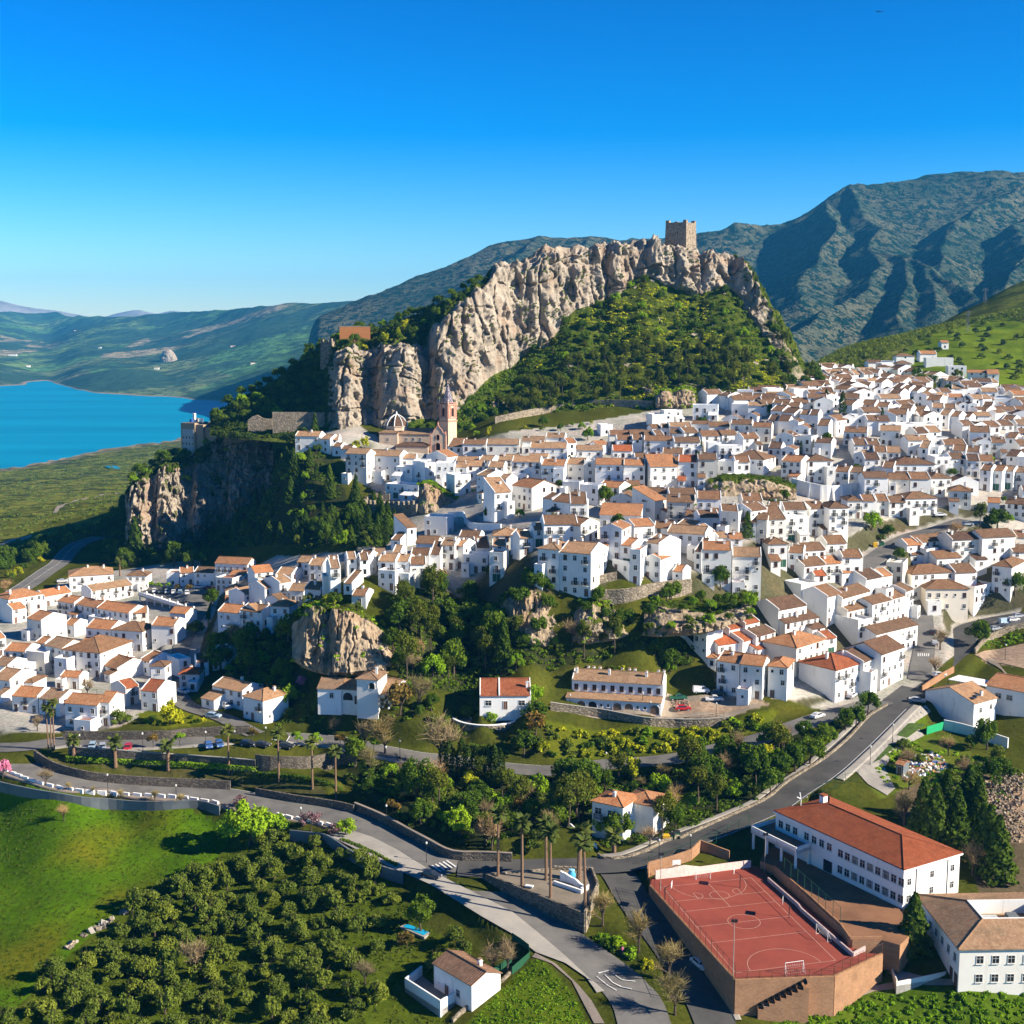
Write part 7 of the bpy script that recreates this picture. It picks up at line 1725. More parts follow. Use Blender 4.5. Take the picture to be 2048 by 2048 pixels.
wood([(775,1185),(860,1155),(940,1185),(990,1250),(1060,1290),(1140,1280),(1270,1275),(1420,1262),(1440,1275),(1380,1320),(1330,1350),(1250,1335),(1110,1335),(1000,1372),(920,1382),(800,1375),(775,1290)], 5.3, [('broadleaf_tree', 8), ('pine_tree', 4), ('olive_tree', 3), ('spring_tree', 1.8), ('bare_tree', 1), ('yellow_tree', .7)], 'in the wooded ravine below the cliffs', .45)
wood([(430,1290),(520,1285),(575,1250),(595,1340),(620,1372),(545,1432),(450,1395)], 6.5, [('broadleaf_tree', 5), ('bare_tree', 1.5), ('spring_tree', 1.5), ('olive_tree', 3), ('purple_tree', .7)], 'left of the rocky knoll', .45)
wood([(540,1412),(640,1425),(760,1425),(860,1405),(900,1440),(990,1440),(990,1478),(760,1476),(560,1458)], 6.2, [('broadleaf_tree', 6), ('olive_tree', 3), ('bare_tree', 1), ('purple_tree', .6), ('spring_tree', 1)], 'in front of the rambling villa', .45, .8)
wood([(395,1085),(430,1030),(520,930),(560,900),(690,985),(740,1010),(800,1052),(770,1095),(700,1108),(600,1100),(470,1105)], 7.2, [('conifer', 5), ('broadleaf_tree', 6), ('cypress_tree', 2), ('olive_tree', 2), ('spring_tree', .8)], 'on the shaded wooded slope', .45, .85)
wood([(200,1100),(235,1040),(255,1010),(265,1060),(330,1120),(410,1110),(420,1135),(300,1135),(220,1140)], 8, [('broadleaf_tree', 5), ('olive_tree', 2), ('yellow_tree', 1)], 'beneath the left cliff', .4, .9)
wood([(-20,1165),(-20,1130),(60,1100),(150,1070),(245,1035),(250,1060),(190,1078),(110,1112),(60,1150),(20,1180)], 9, [('broadleaf_tree', 6), ('yellow_tree', 1)], 'beside the shaded valley road', .4)
wood([(1800,700),(1860,668),(1960,650),(2080,640),(2080,760),(1960,775),(1880,745)], 17, [('olive_tree', 1)], 'on the bright green hillside', .4, .95)
wood([(1840,750),(1900,760),(1960,800),(1900,815),(1840,800),(1800,770)], 9, [('spring_tree', 2), ('broadleaf_tree', 3), ('olive_tree', 2)], 'on the upper right grassy bank', .4, .9)
wood([(1700,1090),(1740,1060),(1800,1055),(1870,1040),(1830,1070),(1760,1095),(1715,1120)], 7.5, [('broadleaf_tree', 3), ('spring_tree', 2), ('pine_tree', 1), ('olive_tree', 1)], 'in the small park', .4, .8)
wood([(1790,1500),(1900,1480),(1990,1500),(2060,1560),(2060,1600),(1960,1580),(1850,1600),(1790,1560)], 7.5, [('broadleaf_tree', 3), ('bare_tree', 1), ('olive_tree', 2)], 'behind the rubble yard', .4, .9)
wood([(640,880),(700,905),(760,900),(700,890)], 6, [('conifer', 1), ('yellow_tree', 1), ('spring_tree', 1)], 'between the church and the cliff', .3)
wood([(930,870),(1010,862),(1100,850),(1240,842),(1240,856),(1100,866),(950,885)], 8, [('spring_tree', 3), ('yellow_tree', 2), ('broadleaf_tree', 2)], 'on the green terrace above the town', .4, .55)
wood([(880,1395),(945,1402),(945,1440),(890,1440)], 5.5, [('broadleaf_tree', 3), ('bare_tree', 1), ('olive_tree', 1)], 'beside the round terrace', .4, .8)
wood([(1060,1425),(1100,1450),(1090,1520),(1020,1520),(1020,1480),(1055,1470)], 5.5, [('broadleaf_tree', 3), ('spring_tree', 1), ('olive_tree', 1)], 'right of the round terrace', .4, .8)
wood([(1485,1190),(1540,1200),(1562,1262),(1520,1245)], 5, [('broadleaf_tree', 3), ('spring_tree', 1)], 'on the bank beside the right hand blocks', .4, .7)
wood([(1330,830),(1500,800),(1620,760),(1800,760),(2060,810),(2060,1190),(1930,1200),(1700,1180),(1560,1120),(1380,1150),(1060,1160),(900,1120),(850,1090),(830,1010),(900,920),(1100,890)], 19, [('broadleaf_tree', 3), ('citrus_tree', 2), ('spring_tree', 1.4), ('cypress_tree', .8)], 'between the town houses', .45, .62)
# trees on the rock hill: pines along its foot, evergreens on the left ridge, scattered elsewhere
HV = HP.reshape(-1, 3); HTf = HT.ravel(); HUf = HU.ravel()
def on_hill(mask, n, mind):
    k = np.where(mask)[0]; r = np.random.default_rng(5 + n); r.shuffle(k); got = []
    for i in k:
        p = HV[i]
        if all((p[0] - g_[0]) ** 2 + (p[1] - g_[1]) ** 2 > mind ** 2 for g_ in got):
            got.append(tuple(p))
            if len(got) >= n: break
    return got
for p in on_hill((HUf > 1000) & (HUf < 1500) & (HTf > .08) & (HTf < .42), 74, 5.0): tree('pine_tree', p, random.uniform(2.3, 3.2), random.uniform(1.0, 1.25), 'below the castle slope')
for p in on_hill((HUf > 905) & (HUf < 1040) & (HTf > .05) & (HTf < .55), 26, 5.5): tree(mixw([('pine_tree', 2), ('broadleaf_tree', 3), ('spring_tree', 1)]), p, random.uniform(2.0, 3.0), 1, 'right of the church tower under the cliff')
for p in on_hill((HUf > 1040) & (HUf < 1560) & (HTf > .42) & (HTf < .97), 62, 7.5): tree(mixw([('broadleaf_tree', 4), ('pine_tree', .8), ('spring_tree', 1)]), p, random.uniform(1.8, 3.0), 1, 'on the slope below the castle')
for p in on_hill((HUf > 430) & (HUf < 655) & (HTf > 1.2) & (HTf < 3.1), 46, 6.5): tree(mixw([('broadleaf_tree', 5), ('spring_tree', 1)]), p, random.uniform(2.2, 3.4), .95, 'on the left ridge')
for p in on_hill((HUf > 655) & (HUf < 960) & (HTf > 2.35) & (HTf < 3.1), 52, 5.5): tree(mixw([('broadleaf_tree', 4), ('spring_tree', 1), ('yellow_tree', .5)]), p, random.uniform(1.9, 3.0), .95, 'along the top of the long cliff')
for p in on_hill((HUf > 1540) & (HUf < 1640) & (HTf > .1) & (HTf < 1.6), 16, 6.5): tree(mixw([('broadleaf_tree', 4), ('pine_tree', 1)]), p, random.uniform(2.2, 3.2), 1, 'at the right foot of the castle hill')
for p in on_hill((HUf > 780) & (HUf < 870) & (HTf > .05) & (HTf < .5), 9, 5): tree('broadleaf_tree', p, random.uniform(2.2, 3.0), 1.1, 'behind the church dome')
# trees on top of and against the outcrops
def on_out(i, n, lo, hi, mind, kinds, region, k=1.0):
    P, T, U = OUT[i]; V = P.reshape(-1, 3); t = T.ravel(); idx_ = np.where((t > lo) & (t < hi))[0]; np.random.default_rng(i + 3).shuffle(idx_); got = []
    for j in idx_:
        if all(np.hypot(*(V[j][:2] - g_[:2])) > mind for g_ in got):
            got.append(V[j])
            if len(got) >= n: break
    for g_ in got: kd = mixw(kinds); tree(kd, g_, random.uniform(*SIZE[kd]) * k, 1, region)
on_out(0, 34, 1.7, 3, 5.5, [('broadleaf_tree', 5), ('yellow_tree', .8), ('spring_tree', 1)], 'on top of the left cliff', .85)
on_out(1, 7, 2.2, 3, 5, [('yellow_tree', 1), ('broadleaf_tree', 1.5), ('olive_tree', 1)], 'on top of the rocky knoll', .8)
on_out(2, 12, .5, 3, 3.5, [('broadleaf_tree', 4), ('spring_tree', 1)], 'growing over the ivy covered rock', .75)
on_out(3, 7, .6, 3, 4, [('broadleaf_tree', 3), ('olive_tree', 1)], 'on the rock below the curved stone wall', .75)
on_out(4, 20, .6, 3, 4.5, [('broadleaf_tree', 3), ('olive_tree', 1), ('spring_tree', 1)], 'on the rocks under the tall central houses', .75)
on_out(6, 5, .6, 3, 6, [('olive_tree', 1), ('bare_tree', .5)], 'on the rock band in the middle of town', .5)
# trees named one by one: frame pixel of the foot
def T1(knd, px, py, s, sz, label, group=None): return tree(knd, hit(px, py), s, sz, None, label, group)
T1('spring_tree', 500, 1692, 5.6, 1.05, 'big bright green tree beside the road above the olive grove'); T1('spring_tree', 548, 1668, 3.0, 1, 'smaller bright tree at the right of the big green tree')
T1('blossom_tree', 622, 1662, 2.5, 1.0, 'round pink blossom tree on the roadside by the white blocks'); T1('blossom_tree', 668, 1672, 1.6, 1.0, 'pale pink tree behind the green street tree'); T1('spring_tree', 690, 1672, 2.0, 1.15, 'leaning green street tree where the pale pavement begins')
T1('purple_tree', 6, 1556, 2.6, 1.0, 'magenta flowering tree at the left picture edge'); T1('blossom_tree', 480, 1618, 2.2, .8, 'pale pink bush above the big green tree')
T1('bare_tree', 92, 1572, 5.2, 1, 'sparse leafy sapling by the white blocks at the left bend'); T1('bare_tree', 128, 1642, 4.6, 1, 'lone yellowish tree standing in the green field')
for px, py, s in ((138,1582,2.6),(186,1590,2.4),(243,1600,3.2),(310,1606,3.6),(362,1612,3.4)): T1('grey_bare_tree', px, py, s, 1, None, 'bare saplings along the white blocks')['_r'] = 'beside the white roadside blocks'
T1('bare_tree', 882, 1532, 15, 1, 'largest bare reddish tree towering over the upper road'); T1('grey_bare_tree', 770, 1508, 11, 1, 'tall bare white-barked tree left of the large reddish one'); T1('bare_tree', 730, 1500, 8.5, 1, 'slender bare tree at the left of the white-barked one')
T1('grey_bare_tree', 838, 1420, 9, 1.15, 'soft grey-brown tree between the villa and the bungalow'); T1('autumn_tree', 800, 1430, 4.2, 1.25, 'large brownish tree covering the right end of the villa')
T1('autumn_tree', 1072, 1470, 2.9, 1.3, 'orange tree left of the terrace building wall'); T1('spring_tree', 1070, 1412, 2.7, 1.25, 'green tree between the bungalow and the terrace building')
for px, py, h in ((1205,1852,7.5),(1278,1905,8.5),(1338,1962,8.0),(1350,2030,8.5)): T1('grey_bare_tree', px, py, h, 1, None, 'bare willows beside the shaded street')['_r'] = 'on the bank beside the shaded street'
T1('bare_tree', 1300, 1692, 5.2, 1, 'small bare tree on the corner lawn at the junction'); T1('bare_tree', 972, 1690, 7.5, 1, 'bushy bare tree above the long stone wall by the junction')
T1('spring_tree', 1262, 1655, 1.8, 1.9, 'tall narrow green tree before the garden villa'); T1('broadleaf_tree', 1300, 1650, 2.6, 1.2, 'dark tree at the right wall of the garden villa'); T1('olive_tree', 1215, 1668, 2.0, 1, 'grey-green tree at the left of the garden villa')
T1('conifer', 1826, 1905, 3.05, 1.0, 'dense dark conifer in front of the courtyard building')
for i, (px, py, s) in enumerate(((1846,1668,3.2),(1868,1690,3.4),(1890,1660,3.4),(1912,1690,3.2),(1935,1650,3.4),(1955,1665,3.2),(1975,1745,3.6),(1994,1760,3.4),(1962,1720,3.0))): T1('conifer', px, py, s, 1.05, None, 'tall dark conifers behind the school')['_r'] = 'behind the school'
T1('grey_bare_tree', 1808, 1652, 8, 1, 'grey bare tree at the back corner of the school'); T1('bare_tree', 1945, 1752, 8, 1, 'bare tree beside the end wall of the school')
T1('conifer', 1007, 1320, 2.6, 1.25, 'bright narrow conifer standing alone before the dark ravine'); T1('conifer', 272, 1122, 4.2, 1.25, 'huge ivy green column of foliage against the left cliff')
for i, (px, py, s) in enumerate(((887,1552,2.0),(898,1556,2.2),(908,1560,1.8),(924,1558,2.3),(936,1566,2.1),(952,1562,2.0),(963,1568,1.8),(978,1568,2.2),(990,1572,2.3),(1000,1572,2.1))): T1('cypress_tree', px, py, s, 1, None, 'row of dark cypresses below the upper road')['_r'] = 'in the dark row below the upper road'
for px, py in ((307,1497),(359,1495),(505,1485),(595,1492),(633,1494),(680,1497),(716,1502),(748,1506),(1388,1530),(1436,1518),(1476,1508),(1522,1500),(1556,1488)): T1('citrus_tree', px, py, 1.5, 1, None, 'clipped street trees along the upper road')['_r'] = 'along the upper road'
for px, py in ((302,1180),(318,1182),(338,1182),(356,1185),(378,1186)): T1('citrus_tree', px, py, 1.5, .9, None, 'clipped trees of the town car park')['_r'] = 'at the town car park'
for px, py, s in ((1560,1560,3.3),(1590,1545,3.6),(1620,1530,3.4),(1650,1500,3.2),(1690,1462,2.8),(1712,1456,2.8),(1735,1430,3.2),(1540,1590,3.0)): T1('broadleaf_tree', px, py, s, 1.1, None, 'leafy trees beside the rising road')['_r'] = 'on the verge of the rising road'
T1('bare_tree', 1880, 1300, 7.5, 1, 'half bare tall tree on the grass island by the street'); T1('broadleaf_tree', 1960, 1290, 4.2, .95, 'spreading tree at the car park wall on the right'); T1('bare_tree', 1870, 1352, 6.5, 1, 'thin bare tree at the fence by the road bend')
T1('spring_tree', 1744, 1062, 3.6, 1.1, 'plane tree with green crown standing in the small park'); T1('pine_tree', 1958, 1062, 2.6, 1.2, 'dark conifer left of the rounded pine on the right'); T1('broadleaf_tree', 1995, 1062, 5.0, .8, 'wide rounded green pine near the right picture edge'); T1('bare_tree', 1910, 1075, 8, .8, 'brown bare tree beside the shaded road')
T1('broadleaf_tree', 1880, 930, 2.4, 1, 'tree beside the long dark roofed house'); T1('spring_tree', 1918, 942, 3.0, 1, 'yellowish tree at the corner of the shaded road'); T1('broadleaf_tree', 1210, 1012, 3.4, 1.1, 'single dark round tree among the central roofs'); T1('conifer', 1494, 1075, 2.2, 1, 'dark conifer among the central right houses'); T1('cypress_tree', 1684, 838, 2.2, 1.2, 'slim dark cypress among the upper houses'); T1('cypress_tree', 1652, 815, 1.7, 1.1, 'shorter cypress left of the slim one among the upper houses')
T1('spring_tree', 1176, 880, 2.4, 1.3, 'tall yellow-green tree among the top row houses'); T1('broadleaf_tree', 1440, 1180, 3.2, 1.2, 'dark tree at the foot of the tall central house'); T1('broadleaf_tree', 2030, 1190, 4.2, 1, 'large dark tree at the right edge above the car park')
T1('bare_tree', 175, 1392, 6, 1, 'reddish bare tree between the lower left houses'); T1('bare_tree', 10, 1190, 8, .9, 'large brown bare tree at the left edge above the houses'); T1('bare_tree', 75, 1462, 5, 1, 'reddish bush by the three slim palms'); T1('yellow_tree', 340, 1448, 3.0, 1.2, 'bright yellow-green tree below the red roofed house'); T1('olive_tree', 240, 1448, 2.8, 1, 'grey-green shrub tree beside the lowest orange roofed house')
T1('olive_tree', 392, 1268, 3.2, 1, 'grey-green tree at the shaded lane corner'); T1('olive_tree', 450, 1288, 3.0, 1, 'grey-green tree above the white tower house'); T1('broadleaf_tree', 425, 1212, 3.4, 1, 'dark tree leaning over the shaded lane')
# palms: foot pixel and height
for px, py, h, l_, fl, th in ((97,1502,11.5,'slimmest left palm of the three in the grass triangle',1.5,.16),(103,1502,10,'middle slim palm of the three in the grass triangle',1.4,.16),(109,1501,12.5,'right slim palm of the three in the grass triangle',1.6,.16),(148,1520,5.2,'short thick palm nearest the bend of the roads',2.1,.38),(231,1532,6.2,'thick palm second from the bend on the garden strip',2.3,.42),(337,1538,6.0,'thick palm below the orange street trees',2.2,.42),(458,1547,11,'tall thin palm at the garden stairs',2.0,.22),
   (558,1562,12,'tall palm on the lawn right of the garden stairs',2.0,.24),(625,1577,11.5,'tall palm beside the cactus bed',2.0,.24),(672,1598,11.5,'tall palm at the end of the garden wall',2.1,.24),(996,1752,13,'tall palm at the left tip of the palm plaza',2.1,.26),(1044,1773,13.2,'tall palm beside the front wall of the palm plaza',2.2,.28),(1092,1760,12,'tall palm at the back of the palm plaza',2.2,.28),(1101,1795,13.4,'palm in front of the white boat-shaped seat',2.3,.28),(1158,1758,9.8,'thick palm behind the blue vase',2.9,.45),(1170,1819,13.4,'tallest palm at the right corner of the palm plaza',2.2,.28),(1228,1706,4.2,'short bushy palm on the corner lawn',2.3,.4),(240,1152,6.5,'palm behind the hipped roof at the top left houses',2.3,.3)):
    palm(hit(px, py) if not (960 < px < 1190) else pz(px, py, -.0), h, l_, fl, th)

# shrubs one can count: single meshes
SHR = [blob_crown('shrub', LM[k], 420, 9, .26, 500 + i) for i, k in enumerate(('yellow', 'broad', 'bright', 'olive', 'orange', 'yellow'))]
def shrub(p, s, region, i=None):
    k = random.randrange(len(SHR)) if i is None else i
    o = link(bpy.data.objects.new('shrub', SHR[k])); o.location = (p[0], p[1], p[2] + s * .3); o.scale = (s, s, s * .85); o.rotation_euler = (0, 0, random.uniform(0, 6))
    tag(o, None, 'shrub', None); o['_d'] = ('yellow-green', 'dark green', 'bright green', 'grey-green', 'brownish', 'yellow-green')[k] + ' shrub'; o['_r'] = region; return o
for p in scatter([(1090,1442),(1300,1462),(1450,1446),(1555,1425),(1540,1452),(1440,1486),(1300,1508),(1180,1520),(1085,1515)], 3.3): shrub(p, random.uniform(1.2, 2.2), 'on the slope under the terrace building', random.choice((0, 0, 2, 1, 3, 5)))
for p in scatter([(1180,1335),(1280,1330),(1390,1325),(1370,1350),(1240,1350),(1150,1345)], 3.6): shrub(p, random.uniform(1.3, 2.2), 'behind the terrace building', random.choice((0, 2, 1, 1)))
for p in scatter([(1200,1850),(1260,1888),(1320,1950),(1352,2048),(1325,2048),(1290,1970),(1240,1915),(1190,1870)], 3.0): shrub(p, random.uniform(1.1, 1.7), 'on the bank beside the shaded street', random.choice((1, 2, 0)))
for p in scatter([(280,1445),(400,1395),(440,1420),(440,1438),(330,1462)], 4): shrub(p, random.uniform(.8, 1.5), 'on the bank beside the lane', random.choice((0, 2, 1)))
for p in scatter([(1250,800),(1390,800),(1500,790),(1500,808),(1390,815),(1280,822)], 5): shrub(p, random.uniform(1.3, 2.2), 'at the right end of the pines', random.choice((0, 2)))

# ------------------------------------------------------------------ uncountable cover, one object each
def cover(name, label, pts, rad, per, size, mat, flat=.6):
    P = np.array(pts, float); n = len(P); r = np.random.default_rng(len(name) + n)
    o = r.normal(size=(n, per, 3)); o /= np.linalg.norm(o, axis=2)[..., None]; o[..., 2] = np.abs(o[..., 2]) * flat
    R_ = np.asarray(rad); R_ = np.broadcast_to(R_, (n,))[:, None, None] * (.55 + .45 * r.random((n, per, 1)))
    C_ = (P[:, None] + o * R_).reshape(-1, 3); N_ = (o + [0, 0, .3]).reshape(-1, 3)
    V, Fq = cards(C_, N_, size * (.6 + .8 * r.random(n * per)), n, .6)
    return tag(link(bpy.data.objects.new(name, mesh_np(name, V, Fq, [mat]))), label, name.split('_')[-1], kind='stuff')
def hill_pick(mask, n, seed):
    k = np.where(mask)[0]; r = np.random.default_rng(seed); k = r.choice(k, min(n, len(k)), replace=False); return HV[k], r
nz_ = fbm(HV / 30.0, 3, 91)
P_, r_ = hill_pick((HTf > .04) & (HTf < .97) & (HUf > 600) & (HUf < 1640) & (nz_ < .22), 1900, 1)
cover('hill_scrub', 'dark green scrub covering the slopes of the castle hill', P_, r_.uniform(.9, 2.4, len(P_)), 46, .62, LM['broad'])
hpx, hpy = [], []
d_ = HV[:, 1] * CP - (HV[:, 2] - CAMZ) * SP; HX_ = 1024 + F * HV[:, 0] / d_; HY_ = 1024 - F * (HV[:, 1] * SP + (HV[:, 2] - CAMZ) * CP) / d_
ym = (np.hypot((HX_ - 1290) / 75, (HY_ - 668) / 22) < 1) | (np.hypot((HX_ - 1392) / 25, (HY_ - 618) / 28) < 1) | ((nz_ > .1) & (HTf < .95) & (HUf > 900) & (HUf < 1560)) | ((HUf > 930) & (HUf < 1300) & (HTf < .07))
P_, r_ = hill_pick(ym & (HTf > .01), 950, 2)
cover('yellow_scrub', 'yellow-green scrub patches on the castle hill', P_, r_.uniform(.6, 1.5, len(P_)), 36, .5, LM['yellow'], .45)
P_, r_ = hill_pick((HTf > 2.2) & (HTf < 3.15) & ((HUf < 975) | (HUf > 1490)), 420, 3)
cover('crest_scrub', 'scrub along the crest of the castle hill', P_, r_.uniform(.6, 1.5, len(P_)), 40, .5, LM['broad'])
P_, r_ = hill_pick((HTf > 1.0) & (HTf < 2.1) & (HUf > 660) & (fbm(HV / 9.0, 3, 93) > .22), 620, 4)
cover('cliff_scrub', 'small bushes clinging to the cliff', P_, r_.uniform(.4, 1.0, len(P_)), 30, .4, LM['olive'])
P_, r_ = hill_pick((HTf > .1) & (HTf < 2.4) & (HUf > 425) & (HUf < 668), 620, 6)
cover('ridge_scrub', 'dark evergreen scrub on the left flank of the castle hill', P_, r_.uniform(1.2, 2.6, len(P_)), 46, .65, LM['cypress'])
for i in range(len(OUT)):
    P, T, U = OUT[i]; V = P.reshape(-1, 3); t = T.ravel(); r_ = np.random.default_rng(i); k = np.where(((t > 1.9) & (t < 3)) | (fbm(V / 5.0, 3, 95 + i) > (.18 if i else .10)))[0]
    k = r_.choice(k, min(len(k), 260 if i == 0 else 110), replace=False)
    cover('ivy', 'ivy and bushes on ' + ('the left cliff', 'the rocky knoll', 'the rock beside the ravine', 'the rock below the curved wall', 'the rocks under the tall central houses', 'the rock by the battlement', 'the rock band in mid town', 'the boulders right of the pines')[i], V[k], r_.uniform(.3, 1.0, len(k)) * (1.5 if i == 0 else 1), 34, .36, LM['broad' if i % 2 == 0 else 'bright'])
def pick(pl, n, seed, far=False):
    P = plan(pl); r = np.random.default_rng(seed); xs = [p[0] for p in P]; ys = [p[1] for p in P]
    X = r.uniform(min(xs), max(xs), n * 4); Y = r.uniform(min(ys), max(ys), n * 4); m = inpoly(P, X, Y); X, Y = X[m][:n], Y[m][:n]
    return np.stack([X, Y, zg(X, Y)], 1), r
P_, r_ = pick([(1555,775),(1640,728),(1700,690),(1850,642),(1950,602),(2060,556),(2120,540),(2120,640),(1960,645),(1860,672),(1800,700),(1740,742),(1640,762)], 1000, 7)
cover('olive_wood', 'grey-green olive wood covering the hillside above the upper right houses', P_ + [0, 0, 1.0], r_.uniform(1.9, 3.3, len(P_)), 64, .58, LM['olive'], .95)
def roads_clear(P): return np.array([road_free(p[0], p[1], 1.0) for p in P])
UND = [([(690,1520),(900,1562),(1200,1552),(1390,1535),(1600,1465),(1640,1458),(1540,1592),(1340,1675),(1215,1698),(1190,1662),(960,1704),(800,1642),(720,1602)], 760, 'undergrowth between the trees of the wooded garden', 'broad', .5, 1.5),
 ([(775,1185),(940,1185),(1060,1290),(1270,1275),(1440,1265),(1380,1330),(1110,1340),(920,1390),(800,1385)], 720, 'undergrowth on the floor of the ravine', 'broad', .5, 1.6), ([(395,1085),(520,930),(690,985),(800,1052),(770,1095),(600,1100)], 900, 'undergrowth on the shaded wooded slope', 'broad', .6, 1.8),
 ([(430,1290),(590,1245),(620,1380),(760,1420),(990,1440),(990,1470),(560,1455),(450,1400)], 260, 'undergrowth around the villa gardens', 'broad', .4, 1.2), ([(1545,2060),(1600,2000),(1760,1990),(1930,1985),(2070,1975),(2070,2075)], 330, 'weedy bushes on the bank at the lower right corner', 'bright', .25, .75),
 ([(1740,1560),(1800,1475),(1960,1510),(2060,1560),(2000,1640),(1900,1640),(1850,1590)], 170, 'weeds around the rubble yard', 'bright', .3, 1.0), ([(1545,1985),(1700,1945),(1790,1935),(1690,1975)], 50, 'bushes below the brick wall of the court', 'broad', .4, 1.0), ([(1950,1300),(2060,1275),(2060,1240),(1960,1280)], 60, 'grass bank bushes below the right hand car park', 'bright', .3, .7)]
for j, (pl, n, lab, mt, a_, b_) in enumerate(UND):
    P_, r_ = pick(pl, n, 20 + j); P_ = P_[roads_clear(P_)]; cover('undergrowth', lab, P_, r_.uniform(a_, b_, len(P_)), 36, .45, LM[mt])
P_, r_ = pick([(-60,1600),(0,1590),(200,1614),(400,1628),(470,1655),(420,1720),(280,1790),(150,1900),(60,1990),(0,2060),(-60,2060)], 2600, 40); cover('grass', 'tufts of grass in the sloping green field', P_, r_.uniform(.15, .5, len(P_)), 7, .22, leaf_mat('field_grass', (.05, .085, .008), (.11, .15, .02)), .4)
P_, r_ = pick([(0,2070),(60,1990),(165,1900),(280,1800),(470,1690),(520,1655),(640,1670),(800,1800),(900,1900),(900,2070)], 3200, 41); cover('grove_grass', 'weeds and grass between the olive trees', P_, r_.uniform(.2, .7, len(P_)), 8, .26, leaf_mat('grove_weeds', (.035, .055, .008), (.10, .13, .02)), .4)
P_, r_ = pick([(910,2070),(1060,1925),(1085,1920),(1145,1990),(1185,2070)], 500, 42); cover('verge_weeds', 'long grass on the verge beside the path', P_, r_.uniform(.2, .6, len(P_)), 9, .25, LM['bright'], .4)
P_, r_ = pick([(-60,1110),(-60,940),(60,940),(260,900),(330,890),(270,960),(255,1010),(150,1070),(60,1100)], 900, 43); cover('meadow_scrub', 'dark scrub dotted over the lakeside meadows', P_, r_.uniform(1.0, 3.4, len(P_)) * np.clip(P_[:, 1] / 1200, .5, 1.5), 24, 1.1, LM['olive'], .5)
# clipped hedges
def hedge(pl, h, w, label, mt='broad'):
    P = resample(pts_on(pl), .45); C_, N_ = [], []; r = np.random.default_rng(len(label))
    for p in P:
        for _ in range(26):
            s_ = r.uniform(-1, 1); z = r.random(); e = r.normal(size=3)
            if r.random() < .5: s_ = np.sign(s_)
            else: z = 1
            C_.append((p[0] + e[0] * .2, p[1] + s_ * w / 2, p[2] + z * h)); N_.append((e[0] * .3, s_ if abs(s_) == 1 else 0, z))
    V, Fq = cards(np.array(C_), np.array(N_), np.full(len(C_), .34), 3, .5)
    return tag(link(bpy.data.objects.new('hedge', mesh_np('hedge', V, Fq, [LM[mt]]))), label, 'hedge')
hedge(Ic((500, 150), (700, 165), (1000, 178), (1400, 200), (1932, 235)), 1.1, 1.0, 'long clipped hedge on the palm garden strip', 'bright'); hedge(J((0, 60), (300, 85), (500, 120), (650, 190)), 1.0, 1.0, 'clipped hedge curving behind the three tall palms')
hedge(J((1215, 290), (1320, 345), (1480, 430)), 1.8, 1.6, 'bright clipped hedge on the slope of the wooded garden', 'bright'); hedge(J((650, 550), (780, 600), (900, 655), (1060, 745)), .5, .8, 'low hedge strip in the pale pavement')
hedge([cx('H', x, y) for x, y in ((1610, 1200), (1720, 1215), (1800, 1240), (1900, 1260))], 1.4, 1.4, 'hedge at the upper road below the round fountain')
# ------------------------------------------------------------------ vehicles
PAINT = {}
def paint(n, c):
    b = NB(n + '_car_paint'); p = b.bsdf(c, .32, spec=.5); p.inputs['Coat Weight'].default_value = .4; PAINT[n] = b.m
for n_, c_ in (('white', (.62, .62, .61)), ('silver', (.32, .34, .36)), ('red', (.42, .02, .02)), ('blue', (.05, .12, .30)), ('dark', (.025, .028, .035)), ('green', (.02, .10, .05)), ('pale', (.30, .40, .48)), ('yellow', (.62, .36, .02))): paint(n_, c_)
M_TYRE = plain('tyre_rubber', (.02, .02, .02), .9); M_RIM = plain('wheel_rim', (.35, .35, .36), .4); M_LAMP = plain('lamp_lens', (.55, .55, .52), .2, .5); M_TAIL = plain('tail_lens', (.32, .02, .02), .3)
def car_body(prof, w, mat):
    """side outline extruded with tumblehome: lower body full width, greenhouse narrower"""
    m = MB(); n = len(prof)
    ws = [w / 2 if z < .95 else w / 2 - .16 * (z - .9) / .55 for x, z in prof]
    for s_ in (-1, 1): m.v += [(x, s_ * q_, z) for (x, z), q_ in zip(prof, ws)]
    m.f.append(tuple(range(n))); m.f.append(tuple(range(2 * n - 1, n - 1, -1)))
    for i in range(n): j = (i + 1) % n; m.f.append((j, i, n + i, n + j))
    m.m = [0] * len(m.f)
    me = m.mesh('body', [mat]); bm = bmesh.new(); bm.from_mesh(me); bmesh.ops.recalc_face_normals(bm, faces=bm.faces)
    bmesh.ops.bevel(bm, geom=[e for e in bm.edges if e.calc_face_angle(0) > .5], offset=.05, segments=2, affect='EDGES'); bm.to_mesh(me); bm.free(); return me
PROF = {'hatch': [(-2.0, .35), (2.0, .32), (2.08, .62), (1.95, .86), (1.0, .98), (.35, 1.42), (-1.35, 1.47), (-1.95, 1.0), (-2.05, .6)], 'van': [(-2.2, .35), (2.2, .35), (2.25, .75), (2.0, 1.0), (1.35, 1.15), (.85, 1.85), (-2.15, 1.9), (-2.25, .8)],
        'pickup': [(-2.4, .45), (2.3, .42), (2.38, .8), (2.2, 1.0), (1.2, 1.08), (.65, 1.6), (-.45, 1.62), (-.6, 1.02), (-2.38, 1.0)], 'saloon': [(-2.2, .35), (2.15, .32), (2.22, .6), (2.1, .84), (1.1, .95), (.5, 1.38), (-.9, 1.42), (-1.6, 1.02), (-2.15, .98), (-2.25, .6)]}
